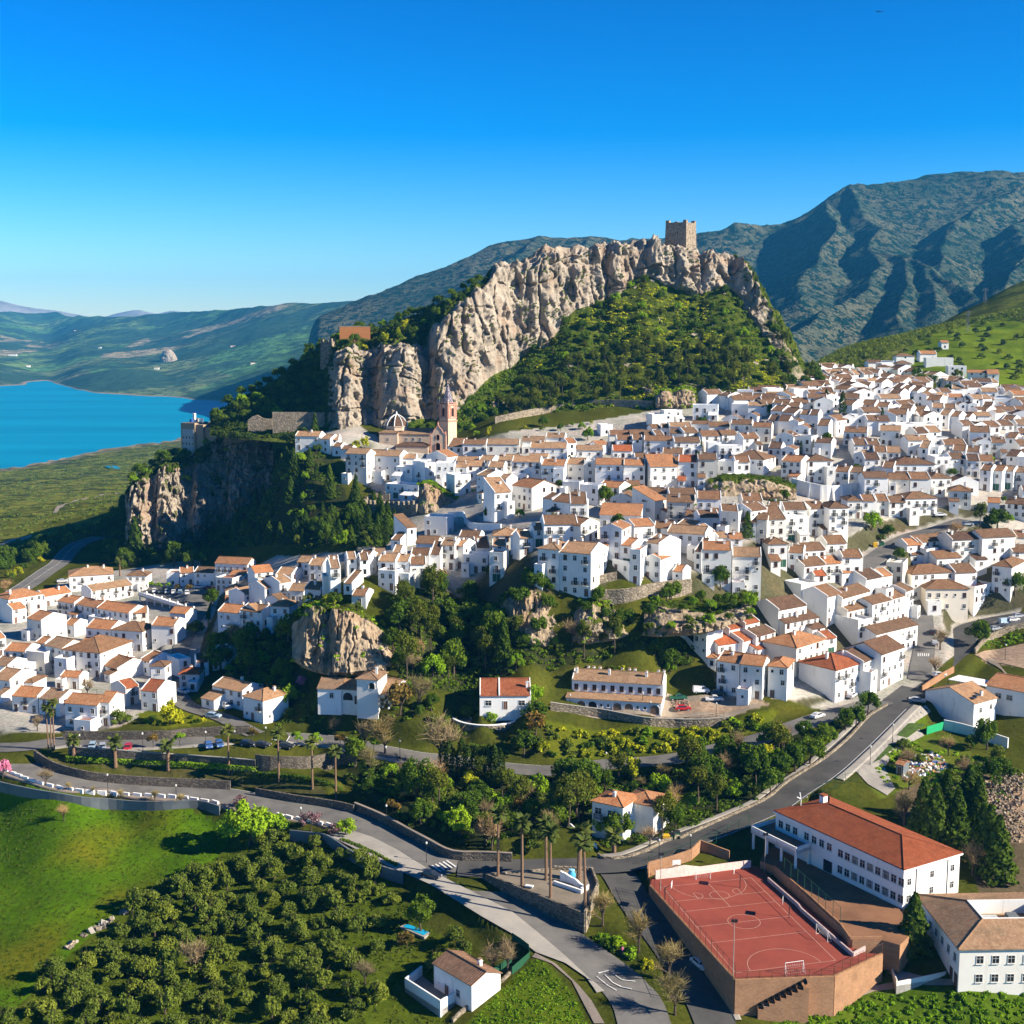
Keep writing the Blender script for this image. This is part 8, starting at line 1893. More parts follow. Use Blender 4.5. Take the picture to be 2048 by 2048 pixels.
GLS = {'hatch': [(.98, 1.0), (.37, 1.38), (-1.3, 1.42), (-1.85, 1.02)], 'van': [(1.3, 1.18), (.86, 1.8), (.1, 1.82), (.1, 1.18)], 'pickup': [(1.15, 1.09), (.63, 1.56), (-.4, 1.57), (-.5, 1.08)], 'saloon': [(1.05, .97), (.5, 1.34), (-.88, 1.37), (-1.5, 1.02)]}
def glass_mesh(t, w):
    m = MB(); g_ = GLS[t]; a = [(x, z) for x, z in g_]
    def hw(z): return (w / 2 if z < .95 else w / 2 - .16 * (z - .9) / .55) + .012
    for s_ in (-1, 1): m.face([(x * .94, s_ * hw(z), z) for x, z in (a if s_ < 0 else a[::-1])])
    p = PROF[t]; top = max(z for x, z in p)
    for (x0, z0), (x1, z1) in ((a[0], a[1]), (a[3], a[2])):
        dx = .03 if x0 > 0 else -.03
        if t == 'van' and x0 < .5: continue
        k = [(x0 + dx, -hw(z0) + .1, z0 + .02), (x0 + dx, hw(z0) - .1, z0 + .02), (x1 + dx, hw(z1) - .1, z1), (x1 + dx, -hw(z1) + .1, z1)]
        m.face(k if x0 > 0 else k[::-1])
    return m.mesh('windscreen', [M_GLASS])
GM = {t: glass_mesh(t, 1.76) for t in PROF}; BM_ = {}
def wheel_mesh():
    m = MB(); m.tube((0, -.11, 0), (0, .11, 0), .32, n=14); return m.mesh('tyre', [M_TYRE])
def rim_mesh():
    m = MB(); m.tube((0, -.125, 0), (0, .125, 0), .19, n=12); return m.mesh('rim', [M_RIM])
WHM, RIMM = wheel_mesh(), rim_mesh()
def lens(mat):
    m = MB(); m.box(-.04, .04, -.18, .18, -.08, .08); return m.mesh('headlight', [mat])
HL, TL = lens(M_LAMP), lens(M_TAIL)
CARS = []
def car(px, py, ang, col, typ, label, group=None, z=None, up=.1):
    p = hit(px, py) if z is None else pz(px, py, z)
    nm = {'van': 'van', 'pickup': 'pickup_truck'}.get(typ, 'parked_car')
    o = empty(nm, (p.x, p.y, p.z + up), R(ang)); tag(o, label, {'van': 'van', 'pickup': 'pickup'}.get(typ, 'car'), group)
    if (typ, col) not in BM_: BM_[(typ, col)] = car_body(PROF[typ], 1.76, PAINT[col])
    put('body', BM_[(typ, col)], o); put('windscreen', GM[typ], o)
    fx, rx = PROF[typ][1][0] - .75, PROF[typ][0][0] + .72
    for x in (fx, rx):
        for s_ in (-1, 1): wv_ = put('wheel', WHM, o, (x, s_ * .80, .32)); put('rim', RIMM, wv_)
    for s_ in (-1, 1): put('headlight', HL, o, (PROF[typ][2][0] - .03, s_ * .62, .68)); put('tail_light', TL, o, (PROF[typ][-1][0] + .02, s_ * .62, .78))
    return o
RB = 'parked in the bays along the upper road'
for a in ((1400,1934,-66,'white','saloon','white car parked against the shaded brick wall of the court'), (863,1756,-28,'dark','hatch','black car parked on the pale pavement near the zebra crossing'), (185,1497,-80,'pale','hatch','pale blue-grey car, first from the left in the upper road bays'), (205,1499,-75,'silver','hatch','silver car left of the red one in the upper road bays'), (256,1500,-82,'red','hatch','red car alone in the upper road bays'), (417,1495,-70,'blue','saloon','blue car, left of the close pair in the upper road bays'), (439,1493,-70,'blue','hatch','blue car, right of the close pair in the upper road bays'), (496,1492,-20,'dark','hatch','dark car under the orange street trees'), (524,1494,-10,'dark','saloon','dark car above the garden stairs'), (572,1497,-8,'dark','hatch','dark car beside the stair parapet'),
   (125,1165,20,'white','saloon','white car at the foot of the shaded valley road'), (398,1177,10,'white','hatch','white car at the door of the white house in the town car park'), (421,1179,5,'red','hatch','dark red car at the end of the town car park'), (366,1387,-35,'white','hatch','white car at the top of the lane bend'), (452,1417,-55,'white','van','white van beside the long low house'), (427,1436,-15,'pale','hatch','pale car on the bend under the yellow-green bank'), (1402,1386,5,'white','van','white van at the back of the earth yard'), (1436,1391,2,'dark','hatch','black car behind the white pickup'), (1356,1400,8,'green','pickup','dark green car beside the rubble heap in the earth yard'), (1428,1403,3,'white','pickup','white pickup in the earth yard'), (1366,1421,5,'red','hatch','bright red car in the earth yard'), (1503,1507,30,'dark','saloon','dark car under the clipped trees on the upper road'),
   (1703,1395,55,'white','hatch','white car at the corner of the red roofed block'), (1834,1405,-20,'silver','saloon','silver car at the side of the road bend'), (1635,1436,40,'white','saloon','white car driving on the upper road near the junction'), (1889,1386,5,'white','pickup','white truck under the carport'), (1878,1354,20,'white','hatch','white car beside the brown fence'), (1990,1261,25,'silver','hatch','silver car at the left end of the right hand car park'), (2001,1254,25,'dark','saloon','dark car second in the right hand car park'), (2010,1248,20,'pale','van','pale van in the right hand car park'), (2026,1243,20,'white','hatch','white car behind the pale van'), (2036,1236,20,'silver','hatch','silver car at the right edge of the right hand car park'), (1867,1268,80,'dark','hatch','small dark car at the grass island'), (1868,1290,80,'silver','hatch','grey car lower down at the grass island'), (1892,945,5,'white','hatch','white car by the yellowish corner tree'), (1934,1052,10,'silver','hatch','silver car under the brown bare tree'), (1880,1033,10,'white','saloon','white car below the small white house at the bend')):
    car(*a)
for i, (x, c_) in enumerate(((1165,'white'),(1212,'dark'),(1260,'silver'),(1310,'white'),(1360,'pale'),(1412,'white'))):
    px, py = cx('A', x, 612 + i * 3); car(px, py, -75, c_, 'hatch', '%s car, %s from the left in the row above the arcade' % ({'dark': 'black', 'pale': 'pale blue'}.get(c_, c_), ('first', 'second', 'third', 'fourth', 'fifth', 'sixth')[i]), 'cars parked above the arcade', None, .36)

# ------------------------------------------------------------------ street furniture
BK = MB(); BK.hexa([(-1.1, -.3, -.6), (1.1, -.3, -.6), (1.1, .3, -.6), (-1.1, .3, -.6), (-1.05, -.24, .62), (1.05, -.24, .62), (1.05, .24, .62), (-1.05, .24, .62)]); BKM = BK.mesh('roadside_block', [M_WHITE])
pts = [cx('I', x, y) for x, y in ((40,240),(95,265),(140,282),(190,302),(245,322),(305,340),(378,357),(450,372),(530,384),(600,396),(680,405),(770,411),(860,416),(945,423),(1035,428),(1125,432),(1215,436),(1300,440),(1390,448),(1465,462),(1545,474),(1625,485))] + [cx('J', x, y) for x, y in ((185,372),(250,386),(330,400),(400,414),(480,430),(555,446))]
for i, (px, py) in enumerate(pts):
    p = hit(px, py); q_ = hit(px + 8, py + (1.2 if 230 < px < 420 else 2.6)); o = link(bpy.data.objects.new('roadside_block', BKM)); o.location = (p.x, p.y, p.z + .3); o.rotation_euler = (0, 0, math.atan2(q_.y - p.y, q_.x - p.x))
    tag(o, None, 'barrier', 'white blocks along the lower road'); o['_d'] = 'white painted roadside block'; o['_r'] = 'along the lower road edge'
def lamp_mesh(h):
    m = MB(); m.tube((0, 0, -.3), (0, 0, h), .075, .05, 7); m.tube((0, 0, -.3), (0, 0, .5), .13, .1, 7); a = m.mesh('pole', [M_IRON])
    m = MB(); m.lathe([(.06, 0), (.22, .12), (.26, .42), (.06, .56), (.02, .66)], 8); return a, m.mesh('lamp_head', [plain('lantern_glass', (.55, .55, .5), .3)])
LPM = lamp_mesh(4.2)
def lamp(px, py, label, region=None):
    p = hit(px, py); o = empty('street_lamp', tuple(p)); tag(o, label, 'street lamp', 'street lamps of the village roads'); put('pole', LPM[0], o); put('lamp_head', LPM[1], o, (0, 0, 4.2))
    if region: o['_d'] = 'dark lantern-topped street lamp'; o['_r'] = region
for px, py in ((602,1655),(216,1586),(353,1608),(772,1530),(160,1505),(286,1502),(412,1499),(470,1497),(532,1490),(800,1517),(1212,1542),(1606,1490),(1300,1438),(1432,1441),(1140,1424),(1285,1420)): lamp(px, py, None, 'along the upper road' if py < 1560 and py > 1470 else ('at the terrace building' if py < 1470 else 'beside the white roadside blocks'))
for px, py, l_ in ((1380,1712,'tall street lamp on the pavement above the court'), (1318,1722,'street lamp at the junction above the court'), (1740,1530,'street lamp at the foot of the angled pavement'), (1785,1485,'street lamp on the angled pavement by the lawn'), (853,1727,'street lamp at the zebra crossing'), (773,1650,'white globed lamp before the long stone wall'), (2010,1320,'lone lamp post beside the dirt yard')): lamp(px, py, l_)
def railing(name, pl, label, h=1.05, step=2.2, mat=None, cross=True, frame=True, cat='fence', wires=0, post=.05, dz=.15):
    P = resample(pts_on(pl) if frame else pl, step); T = empty(name, tuple(P[0])); tag(T, label, cat, kind='thing')
    m = MB()
    z0 = P[0]
    L_ = [Vector(p) - Vector(z0) + Vector((0, 0, dz)) for p in P]
    for a in L_: m.tube(a - Vector((0, 0, .4)), a + Vector((0, 0, h)), post, n=5)
    m.build('post', [mat], T)
    m = MB()
    for a, b_ in zip(L_[:-1], L_[1:]):
        u = Vector((0, 0, 1))
        m.tube(a + u * h * .97, b_ + u * h * .97, post * .8, n=4)
        if cross: m.tube(a + u * .12, b_ + u * h * .9, post * .7, n=4); m.tube(a + u * h * .9, b_ + u * .12, post * .7, n=4)
        else: m.tube(a + u * .15, b_ + u * .15, post * .6, n=4)
        for k in range(wires): m.tube(a + u * h * (k + 1) / (wires + 1), b_ + u * h * (k + 1) / (wires + 1), post * .3, n=3)
    m.build('rail', [mat], T); return T
M_RUST = plain('rustic_timber', (.11, .055, .03), .85)
railing('wooden_fence', Ic((480, 432), (700, 452), (900, 466), (1100, 482), (1300, 502), (1560, 515)), 'crossed timber railing above the concrete wall of the green field', mat=M_RUST)
railing('wooden_fence', J((470, 478), (560, 490), (640, 505)), 'short crossed timber railing under the pink roadside tree', mat=M_RUST)
railing('wooden_fence', J((552, 548), (700, 625), (850, 712), (1000, 785)), 'crossed timber railing descending beside the pale pavement', mat=M_RUST)
railing('wooden_fence', [cx('G', x, y) for x, y in ((275, 895), (420, 915), (600, 938), (800, 958), (1000, 980), (1200, 993), (1330, 992), (1600, 960))], 'long crossed timber railing in front of the terrace building', mat=M_RUST, step=3)
railing('wooden_fence', [cx('A', x, y) for x, y in ((1290, 1375), (1400, 1440), (1500, 1490), (1600, 1540))], 'railing beside the lane above the green bank', mat=M_IRON, cross=False, wires=2)
M_GRN = plain('green_paint', (.02, .075, .04), .5); M_MESHG = plain('green_netting', (.015, .075, .035), .8)
def cv(p, z): return (p[0], p[1], z)
railing('court_fence', [cv(COURT[1], 0), cv(COURT[0], 0)], 'rusty post fence along the street edge of the red court', 2.6, 2.4, M_RUST, False, False, wires=5, dz=.2)
railing('court_fence', [cv(COURT[0], 0), cv(COURT[7], 0)], 'low rusty fence along the near end of the red court', 1.3, 2.0, M_RUST, False, False, wires=3, dz=.2)
railing('court_fence', [cv(COURT[7], 0), cv(COURT[6], 0)], 'mesh fence at the near right corner of the red court', 1.8, 2.0, M_RUST, False, False, wires=3, dz=.2)
railing('yard_fence', [cv(q_, 1.5) for q_ in zq('L', 1.5, (120, 800), (300, 960), (545, 1185))], 'green railing on the brick ramp beside the school yard', 3.4, 2.6, M_GRN, False, False, wires=4, dz=.1)
railing('road_fence', K((1030, 760), (1180, 715), (1350, 650), (1500, 590), (1660, 510), (1790, 440)), 'tall green mesh fence between the rising road and the court', 2.6, 3.2, M_GRN, False, True, wires=4)
railing('road_fence', Lc((280, 225), (450, 180), (600, 110), (680, 100)), 'green fence on the road behind the school roof', 2.2, 3.0, M_GRN, False, True, wires=3)
T = thing('mesh_fence', 'green netting fence from the path to the farmhouse', 'fence'); m = MB()
P = resample(pts_on(J((1932, 1490), (1800, 1580), (1680, 1680), (1600, 1760)) + []), 2.0)
for a, b_ in zip(P[:-1], P[1:]): m.hexa([(a[0], a[1], a[2] - .2), (b_[0], b_[1], b_[2] - .2), (b_[0] + .04, b_[1] + .04, b_[2] - .2), (a[0] + .04, a[1] + .04, a[2] - .2), (a[0], a[1], a[2] + 1.9), (b_[0], b_[1], b_[2] + 1.9), (b_[0] + .04, b_[1] + .04, b_[2] + 1.9), (a[0] + .04, a[1] + .04, a[2] + 1.9)])
m.build('netting', [M_MESHG], T); m = MB()
for a in P: m.tube((a[0], a[1], a[2] - .3), (a[0], a[1], a[2] + 2.1), .05, n=5)
m.build('post', [M_IRON], T)
wall('stone_wall', J((1932, 1545), (1830, 1640), (1700, 1740), (1560, 1850), (1480, 1925)), .7, 'low pale stepped stone wall beyond the farmhouse', M_STONEL, .4, step=2.4)
wall('mesh_fence', K((0, 1300), (90, 1350), (150, 1400), (90, 1480), (0, 1560)), 1.5, 'dark green netting round the path end', M_MESHG, .06)
T = thing('hoarding', 'bright green hoarding panel beside the shaded gable', 'hoarding'); a, b_ = hit(*cx('E', 1195, 1470)), hit(*cx('E', 1330, 1430)); k = MB(); k.hexa([(a.x, a.y, a.z - .3), (b_.x, b_.y, b_.z - .3), (b_.x, b_.y + .08, b_.z - .3), (a.x, a.y + .08, a.z - .3), (a.x, a.y, a.z + 2.1), (b_.x, b_.y, b_.z + 2.1), (b_.x, b_.y + .08, b_.z + 2.1), (a.x, a.y + .08, a.z + 2.1)]); k.build('panel', plain('hoarding_green', (.02, .30, .12), .5), T); k = MB(); k.tube((a.x, a.y - .06, a.z - .3), (a.x, a.y - .06, a.z + 2.3), .06); k.tube((b_.x, b_.y - .06, b_.z - .3), (b_.x, b_.y - .06, b_.z + 2.3), .06); k.build('post', M_IRON, T)
T = thing('bleachers', 'diagonal flight of terracotta steps with dark bench seats on the near court wall', 'bleachers', tuple(pz(*cx('L', 290, 1588), -.4))); m = MB(); ms = MB()
for i in range(9):
    m.box(-i * .95 - .95, -i * .95, -2.2, -.26, -7, -.5 - i * .5); ms.box(-i * .95 - .8, -i * .95 - .3, -2.0, -.5, -.05 - i * .5, .03 - i * .5); ms.box(-i * .95 - .34, -i * .95 - .28, -2.0, -.5, .033 - i * .5, .45 - i * .5)
    for y in (-1.8, -.7): ms.box(-i * .95 - .6, -i * .95 - .52, y, y + .08, -.497 - i * .5, -.053 - i * .5)
m.build('step', M_BRICK, T); ms.build('seat', M_IRON, T)
# floodlights, goals, hoops
def flood(p, h, label):
    o = empty('floodlight', tuple(p)); tag(o, label, 'floodlight', 'floodlights of the red court'); m = MB(); m.tube((0, 0, -.5), (0, 0, h), .09, .06, 7); m.build('pole', M_CONC, o)
    m = MB(); m.box(-.55, .55, -.1, .1, h - .05, h + .1); m.box(-.5, -.06, -.3, .12, h + .1, h + .5); m.box(.06, .5, -.3, .12, h + .1, h + .5); m.build('lamp_head', M_IRON, o)
flood(pz(1321, 1780, 0), 7.2, 'floodlight pole at the far left corner of the red court'); flood(pz(1466, 1955, 0), 10.0, 'floodlight pole at the near left corner of the red court'); flood(pz(1529, 1742, 0), 7.6, 'floodlight pole beside the school canopy'); 
M_GOAL = plain('white_steel', (.72, .71, .68), .5)
def goal(pl, pr, label):
    o_, a, w = frame2(pl, pr); T = thing('football_goal', label, 'goal', tuple(o_), a, 'goals on the red court'); m = MB()
    for x in (0, w): m.tube((x, 0, 0), (x, 0, 2), .05); m.tube((x, 0, 2), (x, .9, 0), .025); m.tube((x, 0, .03), (x, .95, .03), .025)
    m.tube((0, 0, 2), (w, 0, 2), .05); m.build('goal_frame', M_GOAL, T); m = MB()
    for i in range(9): m.tube((w * i / 8, 0, 2), (w * i / 8, .92, .02), .009, n=3)
    for i in range(6): m.tube((0, .92 * i / 5, 2 - 2 * i / 5), (w, .92 * i / 5, 2 - 2 * i / 5), .009, n=3)
    m.build('net', M_GOAL, T)
goal(pz(1392, 1760, 0), pz(1421, 1758, 0), 'football goal at the far end of the red court'); goal(pz(1606, 1943, 0), pz(1570, 1948, 0), 'football goal at the near end of the red court'); goal(pz(1632, 1868, 0), pz(1655, 1884, 0), 'football goal against the shaded side wall of the court')
def hoop(px, py, ang, label):
    p = pz(px, py, 0); T = thing('basketball_hoop', label, 'basketball hoop', tuple(p), R(ang), 'basketball hoops on the red court'); m = MB(); m.tube((0, 0, 0), (0, 0, 2.6), .08); m.tube((0, 0, 2.6), (1.2, 0, 3.3), .06); m.build('post', M_IRON, T)
    m = MB(); m.box(1.2, 1.25, -.85, .85, 2.85, 3.9); m.build('backboard', M_GOAL, T); m = MB()
    for i in range(12): a0, a1 = 2 * math.pi * i / 12, 2 * math.pi * (i + 1) / 12; m.tube((1.5 + .23 * math.cos(a0), .23 * math.sin(a0), 3.05), (1.5 + .23 * math.cos(a1), .23 * math.sin(a1), 3.05), .02, n=4)
    m.build('hoop_ring', plain('hoop_red', (.4, .06, .02), .5), T)
hoop(1330, 1801, -14, 'basketball hoop on the street side of the red court'); hoop(1480, 1775, 166, 'basketball hoop at the shaded side of the red court'); hoop(1349, 1752, -80, 'small basketball hoop by the pale pink wall'); hoop(1578, 1836, 166, 'basketball hoop nearer the school yard')
# palm plaza: boat shaped seat, vase, plaque; bins; pool; fountain
p = pz(*cx('K', 310, 880), 0); q_ = pz(*cx('K', 520, 950), 0); o_, an, w = frame2(p, q_)
T = thing('boat_seat', 'white boat-shaped double curved seat on the palm plaza', 'seat', tuple(p), an); m = MB()
m.box(0, w, 0, .5, 0, .75); m.build('seat', M_WHITE, T); m = MB(); n = 14
for i in range(n):
    f = lambda t: (w * t, 2.3 + .25 * math.sin(t * 6), .7 + 1.5 * (1 - t) ** 2 * (1 if t > .08 else .9) + .35 * math.exp(-((t - .55) / .14) ** 2) + .5 * (t > .9) * (t - .9) * 8)
    a, b_ = f(i / n), f((i + 1) / n); m.hexa([(a[0], a[1], 0), (b_[0], b_[1], 0), (b_[0], b_[1] + .45, 0), (a[0], a[1] + .45, 0), (a[0], a[1], a[2]), (b_[0], b_[1], b_[2]), (b_[0], b_[1] + .45, b_[2]), (a[0], a[1] + .45, a[2])])
m.box(w - .5, w, .5, 2.35, 0, .95); m.build('backrest', M_WHITE, T)
T = thing('vase', 'large pale blue vase beside the white boat-shaped seat', 'vase', tuple(pz(*cx('K', 450, 840), 0))); m = MB(); m.lathe([(.55, 0), (.8, .5), (.85, 1.2), (.55, 1.75), (.5, 1.9)], 14); m.build('body', plain('glazed_blue', (.08, .36, .55), .3), T, True); m = MB(); m.lathe([(.52, 1.9), (.68, 2.0), (.62, 2.15), (.2, 2.25)], 14); m.build('rim', plain('glazed_pale_blue', (.25, .5, .62), .3), T)
a, b_ = PLAZA[0], PLAZA[4]; d_ = Vector((b_[0] - a[0], b_[1] - a[1], 0)).normalized(); c_ = Vector((a[0], a[1], 0)).lerp(Vector((b_[0], b_[1], 0)), .82)
T = thing('plaque', 'pale blank plaque on the stone wall below the palm plaza', 'plaque', (c_.x - .28 * -d_.y * -1, c_.y - .30, -1.7), math.atan2(d_.y, d_.x)); m = MB(); m.box(-.75, .75, -.06, .12, -.45, .45); m.build('panel', M_GOAL, T); m = MB(); m.box(-.82, .82, -.03, .1, -.52, -.453); m.box(-.82, .82, -.03, .1, .453, .52); m.build('frame', M_CONC, T)
T = thing('stone_bench', 'small white block bench behind the front wall of the palm plaza', 'bench', tuple(pz(*cx('K', 130, 905), 0)), R(-20)); m = MB(); m.box(-.8, .8, -.4, .4, .3, .55); m.build('seat', M_GOAL, T); m = MB(); m.box(-.6, -.3, -.3, .3, 0, .297); m.box(.3, .6, -.3, .3, 0, .297); m.build('leg', M_CONC, T)
def bin_(px, py, mat, label):
    T = thing('recycling_bin', label, 'bin', tuple(hit(px, py)), random.uniform(-.4, .4), 'recycling bins'); m = MB(); m.hexa([(-.6, -.5, 0), (.6, -.5, 0), (.6, .5, 0), (-.6, .5, 0), (-.75, -.6, 1.35), (.75, -.6, 1.35), (.75, .6, 1.35), (-.75, .6, 1.35)]); m.build('body', mat, T); m = MB(); m.hexa([(-.78, -.63, 1.353), (.78, -.63, 1.353), (.78, .63, 1.353), (-.78, .63, 1.353), (-.5, -.3, 1.6), (.5, -.3, 1.6), (.5, .3, 1.6), (-.5, .3, 1.6)]); m.build('lid', M_IRON if mat is not PAINT['yellow'] else mat, T)
bin_(1332, 1682, PAINT['yellow'], 'yellow recycling bin at the corner of the wooded garden'); bin_(1344, 1679, PAINT['green'], 'green bin beside the yellow one at the wooded garden corner'); bin_(1353, 1675, PAINT['green'], 'dark green bin right of the pair at the wooded garden corner'); bin_(1750, 1094, PAINT['yellow'], 'yellow recycling bin at the small park'); bin_(1763, 1092, PAINT['green'], 'green recycling bin at the small park')
PO = [pz(*cx('J', x, y), -5.8) for x, y in ((1085, 1195), (1215, 1122), (1395, 1195), (1270, 1275))]
T = thing('swimming_pool', 'small blue swimming pool in the garden above the farmhouse', 'pool'); m = MB(); m.prism([(v.x, v.y) for v in PO], -8, -5.85); m.build('rim', M_CONC, T); m = MB(); c_ = sum(PO, Vector()) / 4; m.face([tuple(c_.lerp(v, .84) + Vector((0, 0, .0))) for v in PO]); ob = m.build('water', plain('pool_water', (.01, .32, .52), .1, .5), T)
if ob.data.polygons[0].normal.z < 0: ob.data.flip_normals()
fp = pz(*cx('H', 1745, 965), 8.4); T = thing('round_terrace', 'sunken round terrace with white curved walls and a lawn circle', 'terrace', tuple(fp)); m = MB(); n = 40
def ringwall(mb, r0, r1, z0, z1, a0=0, a1=2 * math.pi, n=40, sy=1.0):
    for i in range(n):
        t0, t1 = a0 + (a1 - a0) * i / n, a0 + (a1 - a0) * (i + 1) / n
        q_ = [(r0 * math.cos(t0), r0 * math.sin(t0) * sy), (r1 * math.cos(t0), r1 * math.sin(t0) * sy), (r1 * math.cos(t1), r1 * math.sin(t1) * sy), (r0 * math.cos(t1), r0 * math.sin(t1) * sy)]
        mb.hexa([(*v, z0) for v in q_] + [(*v, z1) for v in q_])
ringwall(m, 9.0, 9.5, -4, .8, R(165), R(380)); m.build('curved_wall', M_STONEL, T); m = MB(); ringwall(m, 8.9, 9.6, .803, 1.0, R(165), R(380)); m.build('coping', M_WHITE, T); m = MB(); m.lathe([(8.9, -4), (8.9, .1)], 40); m.build('floor', M_PAVE, T); m = MB(); ringwall(m, 4.2, 4.6, 0, .4); m.build('kerb', M_WHITE, T); m = MB(); m.lathe([(4.2, .1), (4.15, .3)], 30); m.build('lawn', bpy.data.materials['verge_grass'], T)
_fl = FARP.reshape(-1, 3); _fd = _fl[:, 1] * CP - (_fl[:, 2] - CAMZ) * SP; _fx = 1024 + F * _fl[:, 0] / _fd; _fy = 1024 - F * (_fl[:, 1] * SP + (_fl[:, 2] - CAMZ) * CP) / _fd
def hillat(px, py): return Vector(_fl[int(np.argmin(np.hypot(_fx - px, _fy - py)))])
# pylons on the hill, ladder of far farms, lone rock, bird
def pylon(px, py, d, h, label):
    p = pd(px, py, d); T = thing('pylon', label, 'pylon', tuple(p), R(20), 'pylons on the right hillside'); m = MB(); w = .9
    for sx in (-1, 1):
        for sy in (-1, 1): m.tube((sx * w, sy * w, -2), (sx * .15, sy * .15, h), .08, .06, n=4)
    for i in range(5):
        z = h * i / 5; k = w * (1 - i / 5) + .2
        for a, b_ in (((-1, -1), (1, -1)), ((1, -1), (1, 1)), ((1, 1), (-1, 1)), ((-1, 1), (-1, -1))): m.tube((a[0] * k, a[1] * k, z), (b_[0] * k * .85, b_[1] * k * .85, z + h / 5), .07, n=3)
    m.build('tower', M_CONCW, T); m = MB()
    for z in (h * .78, h * .92): m.tube((-2.4, 0, z), (2.4, 0, z), .1, n=4)
    m.build('cross_arm', M_CONCW, T)
pylon(1935, 657, 830, 11, 'lattice pylon on the wooded hillside above the upper right houses'); pylon(1970, 600, 930, 8, 'smaller lattice pylon on the crest of the right hillside')
bm = bmesh.new(); bmesh.ops.create_icosphere(bm, subdivisions=5, radius=1)
V = np.array([v.co[:] for v in bm.verts]); dsp = 1 + .28 * fbm(V * 1.6, 4, 301, .6, True)
for v, k in zip(bm.verts, dsp): v.co = v.co * k * Vector((26, 20, 34))
me = bpy.data.meshes.new('lone_rock'); bm.to_mesh(me); bm.free(); me.materials.append(M_ROCK); o = link(bpy.data.objects.new('lone_rock', me)); o.location = hillat(336, 722); tag(o, 'lone pale rock tower standing in the valley beyond the lake', 'rock')
m = MB(); m.v += [(0, 0, 0), (.18, 0, .02), (-.2, 0, .05), (0, .03, .06), (.1, .7, .16), (-.14, .7, .16), (.0, 1.3, .02), (.1, -.7, .2), (-.14, -.7, .2), (0, -1.3, .06)]; m.f += [(1, 3, 2), (0, 1, 2), (3, 1, 4), (3, 4, 5), (3, 5, 2), (4, 6, 5), (3, 7, 1), (3, 8, 7), (3, 2, 8), (7, 8, 9)]; m.m += [0] * 10
o = m.build('bird', M_IRON); o.location = pd(1758, 24, 300); o.rotation_euler = (0, .2, 1.9); tag(o, 'tiny dark bird high in the blue sky', 'bird')
for i, (x, y, d, w, l_) in enumerate(((60,750,5200,34,'long white farm shed by the far green fields'), (200,835,4700,14,'white farmhouse above the far lake shore'), (1160,860,4300,16,'white farmhouse near the lone rock'), (555,568,6500,18,'white farmhouse on the upper far hills'), (1735,690,5000,16,'white farmhouse on the far right slope'), (1890,820,3700,13,'white farmhouse above the lake beside the castle hill'), (740,697,5600,12,'tiny white house in the middle of the far fields'))):
    px, py = cx('M', x, y); Q_ = hillat(px, py); T = thing('farmhouse', l_, 'farmhouse', tuple(Q_), random.uniform(-.2, .2)); W, Rf, _ = shell(w, 9, 5, -5, 'g', .35, False); W.build('wall', [M_WHITE], T); Rf.build('roof', [RM['t']], T, uv=True)
# rubble heaps
P_, r_ = pick(Lc((1250, 300), (1500, 230), (1700, 100), (1932, 60), (1932, 560), (1790, 560), (1650, 420), (1450, 420), (1300, 420)), 1100, 60)
def chunks(name, label, P, s0, s1, mats, seed):
    m = MB(); r = random.Random(seed)
    for p in P:
        s = r.uniform(s0, s1); a = Matrix.Rotation(r.uniform(0, 6), 3, Vector((r.gauss(0, 1), r.gauss(0, 1), r.gauss(0, 1))).normalized()); c = [a @ Vector((x * s, y * s * r.uniform(.5, 1), z * s * .6)) + Vector(p) for z in (-1, 1) for x, y in ((-1, -1), (1, -1), (1, 1), (-1, 1))]
        m.hexa(c, r.randrange(len(mats)))
    return tag(m.build(name, mats), label, 'rubble', kind='stuff')
chunks('rubble', 'heaps of pale rubble and spoil beside the conifers', P_ + np.stack([0 * P_[:, 0], 0 * P_[:, 0], r_.random(len(P_)) ** 2 * 1.3], 1), .1, .36, [M_PATH, M_PATH, M_STONEL, bpy.data.materials['earth_yard'], bpy.data.materials['earth_yard']], 3)
P_, r_ = pick(E((1080, 1640), (1230, 1600), (1330, 1640), (1350, 1720), (1250, 1780), (1100, 1780), (1010, 1800)), 260, 61)
chunks('rubble', 'scattered bricks and junk around the tiny hut', P_, .12, .55, [M_BRICK, M_WHITE, M_CONC, PAINT['blue'], M_TERR], 4)
P_, r_ = pick([cx('G', x, y) for x, y in ((1200, 860), (1240, 845), (1340, 850), (1350, 885), (1290, 900), (1210, 890))], 120, 62)
chunks('rubble', 'heap of broken bricks beside the red car', P_ + [0, 0, .3], .12, .4, [M_PATH, M_TERR, M_STONEL], 5)
P_, r_ = pick(Ic((500, 1560), (640, 1470), (920, 1300), (1070, 1190), (1080, 1210), (940, 1320), (660, 1490), (520, 1580)), 60, 63)
chunks('loose_rocks', 'pale loose rocks along the edge of the olive grove', P_, .25, .8, [M_STONEL, M_CONC], 6)
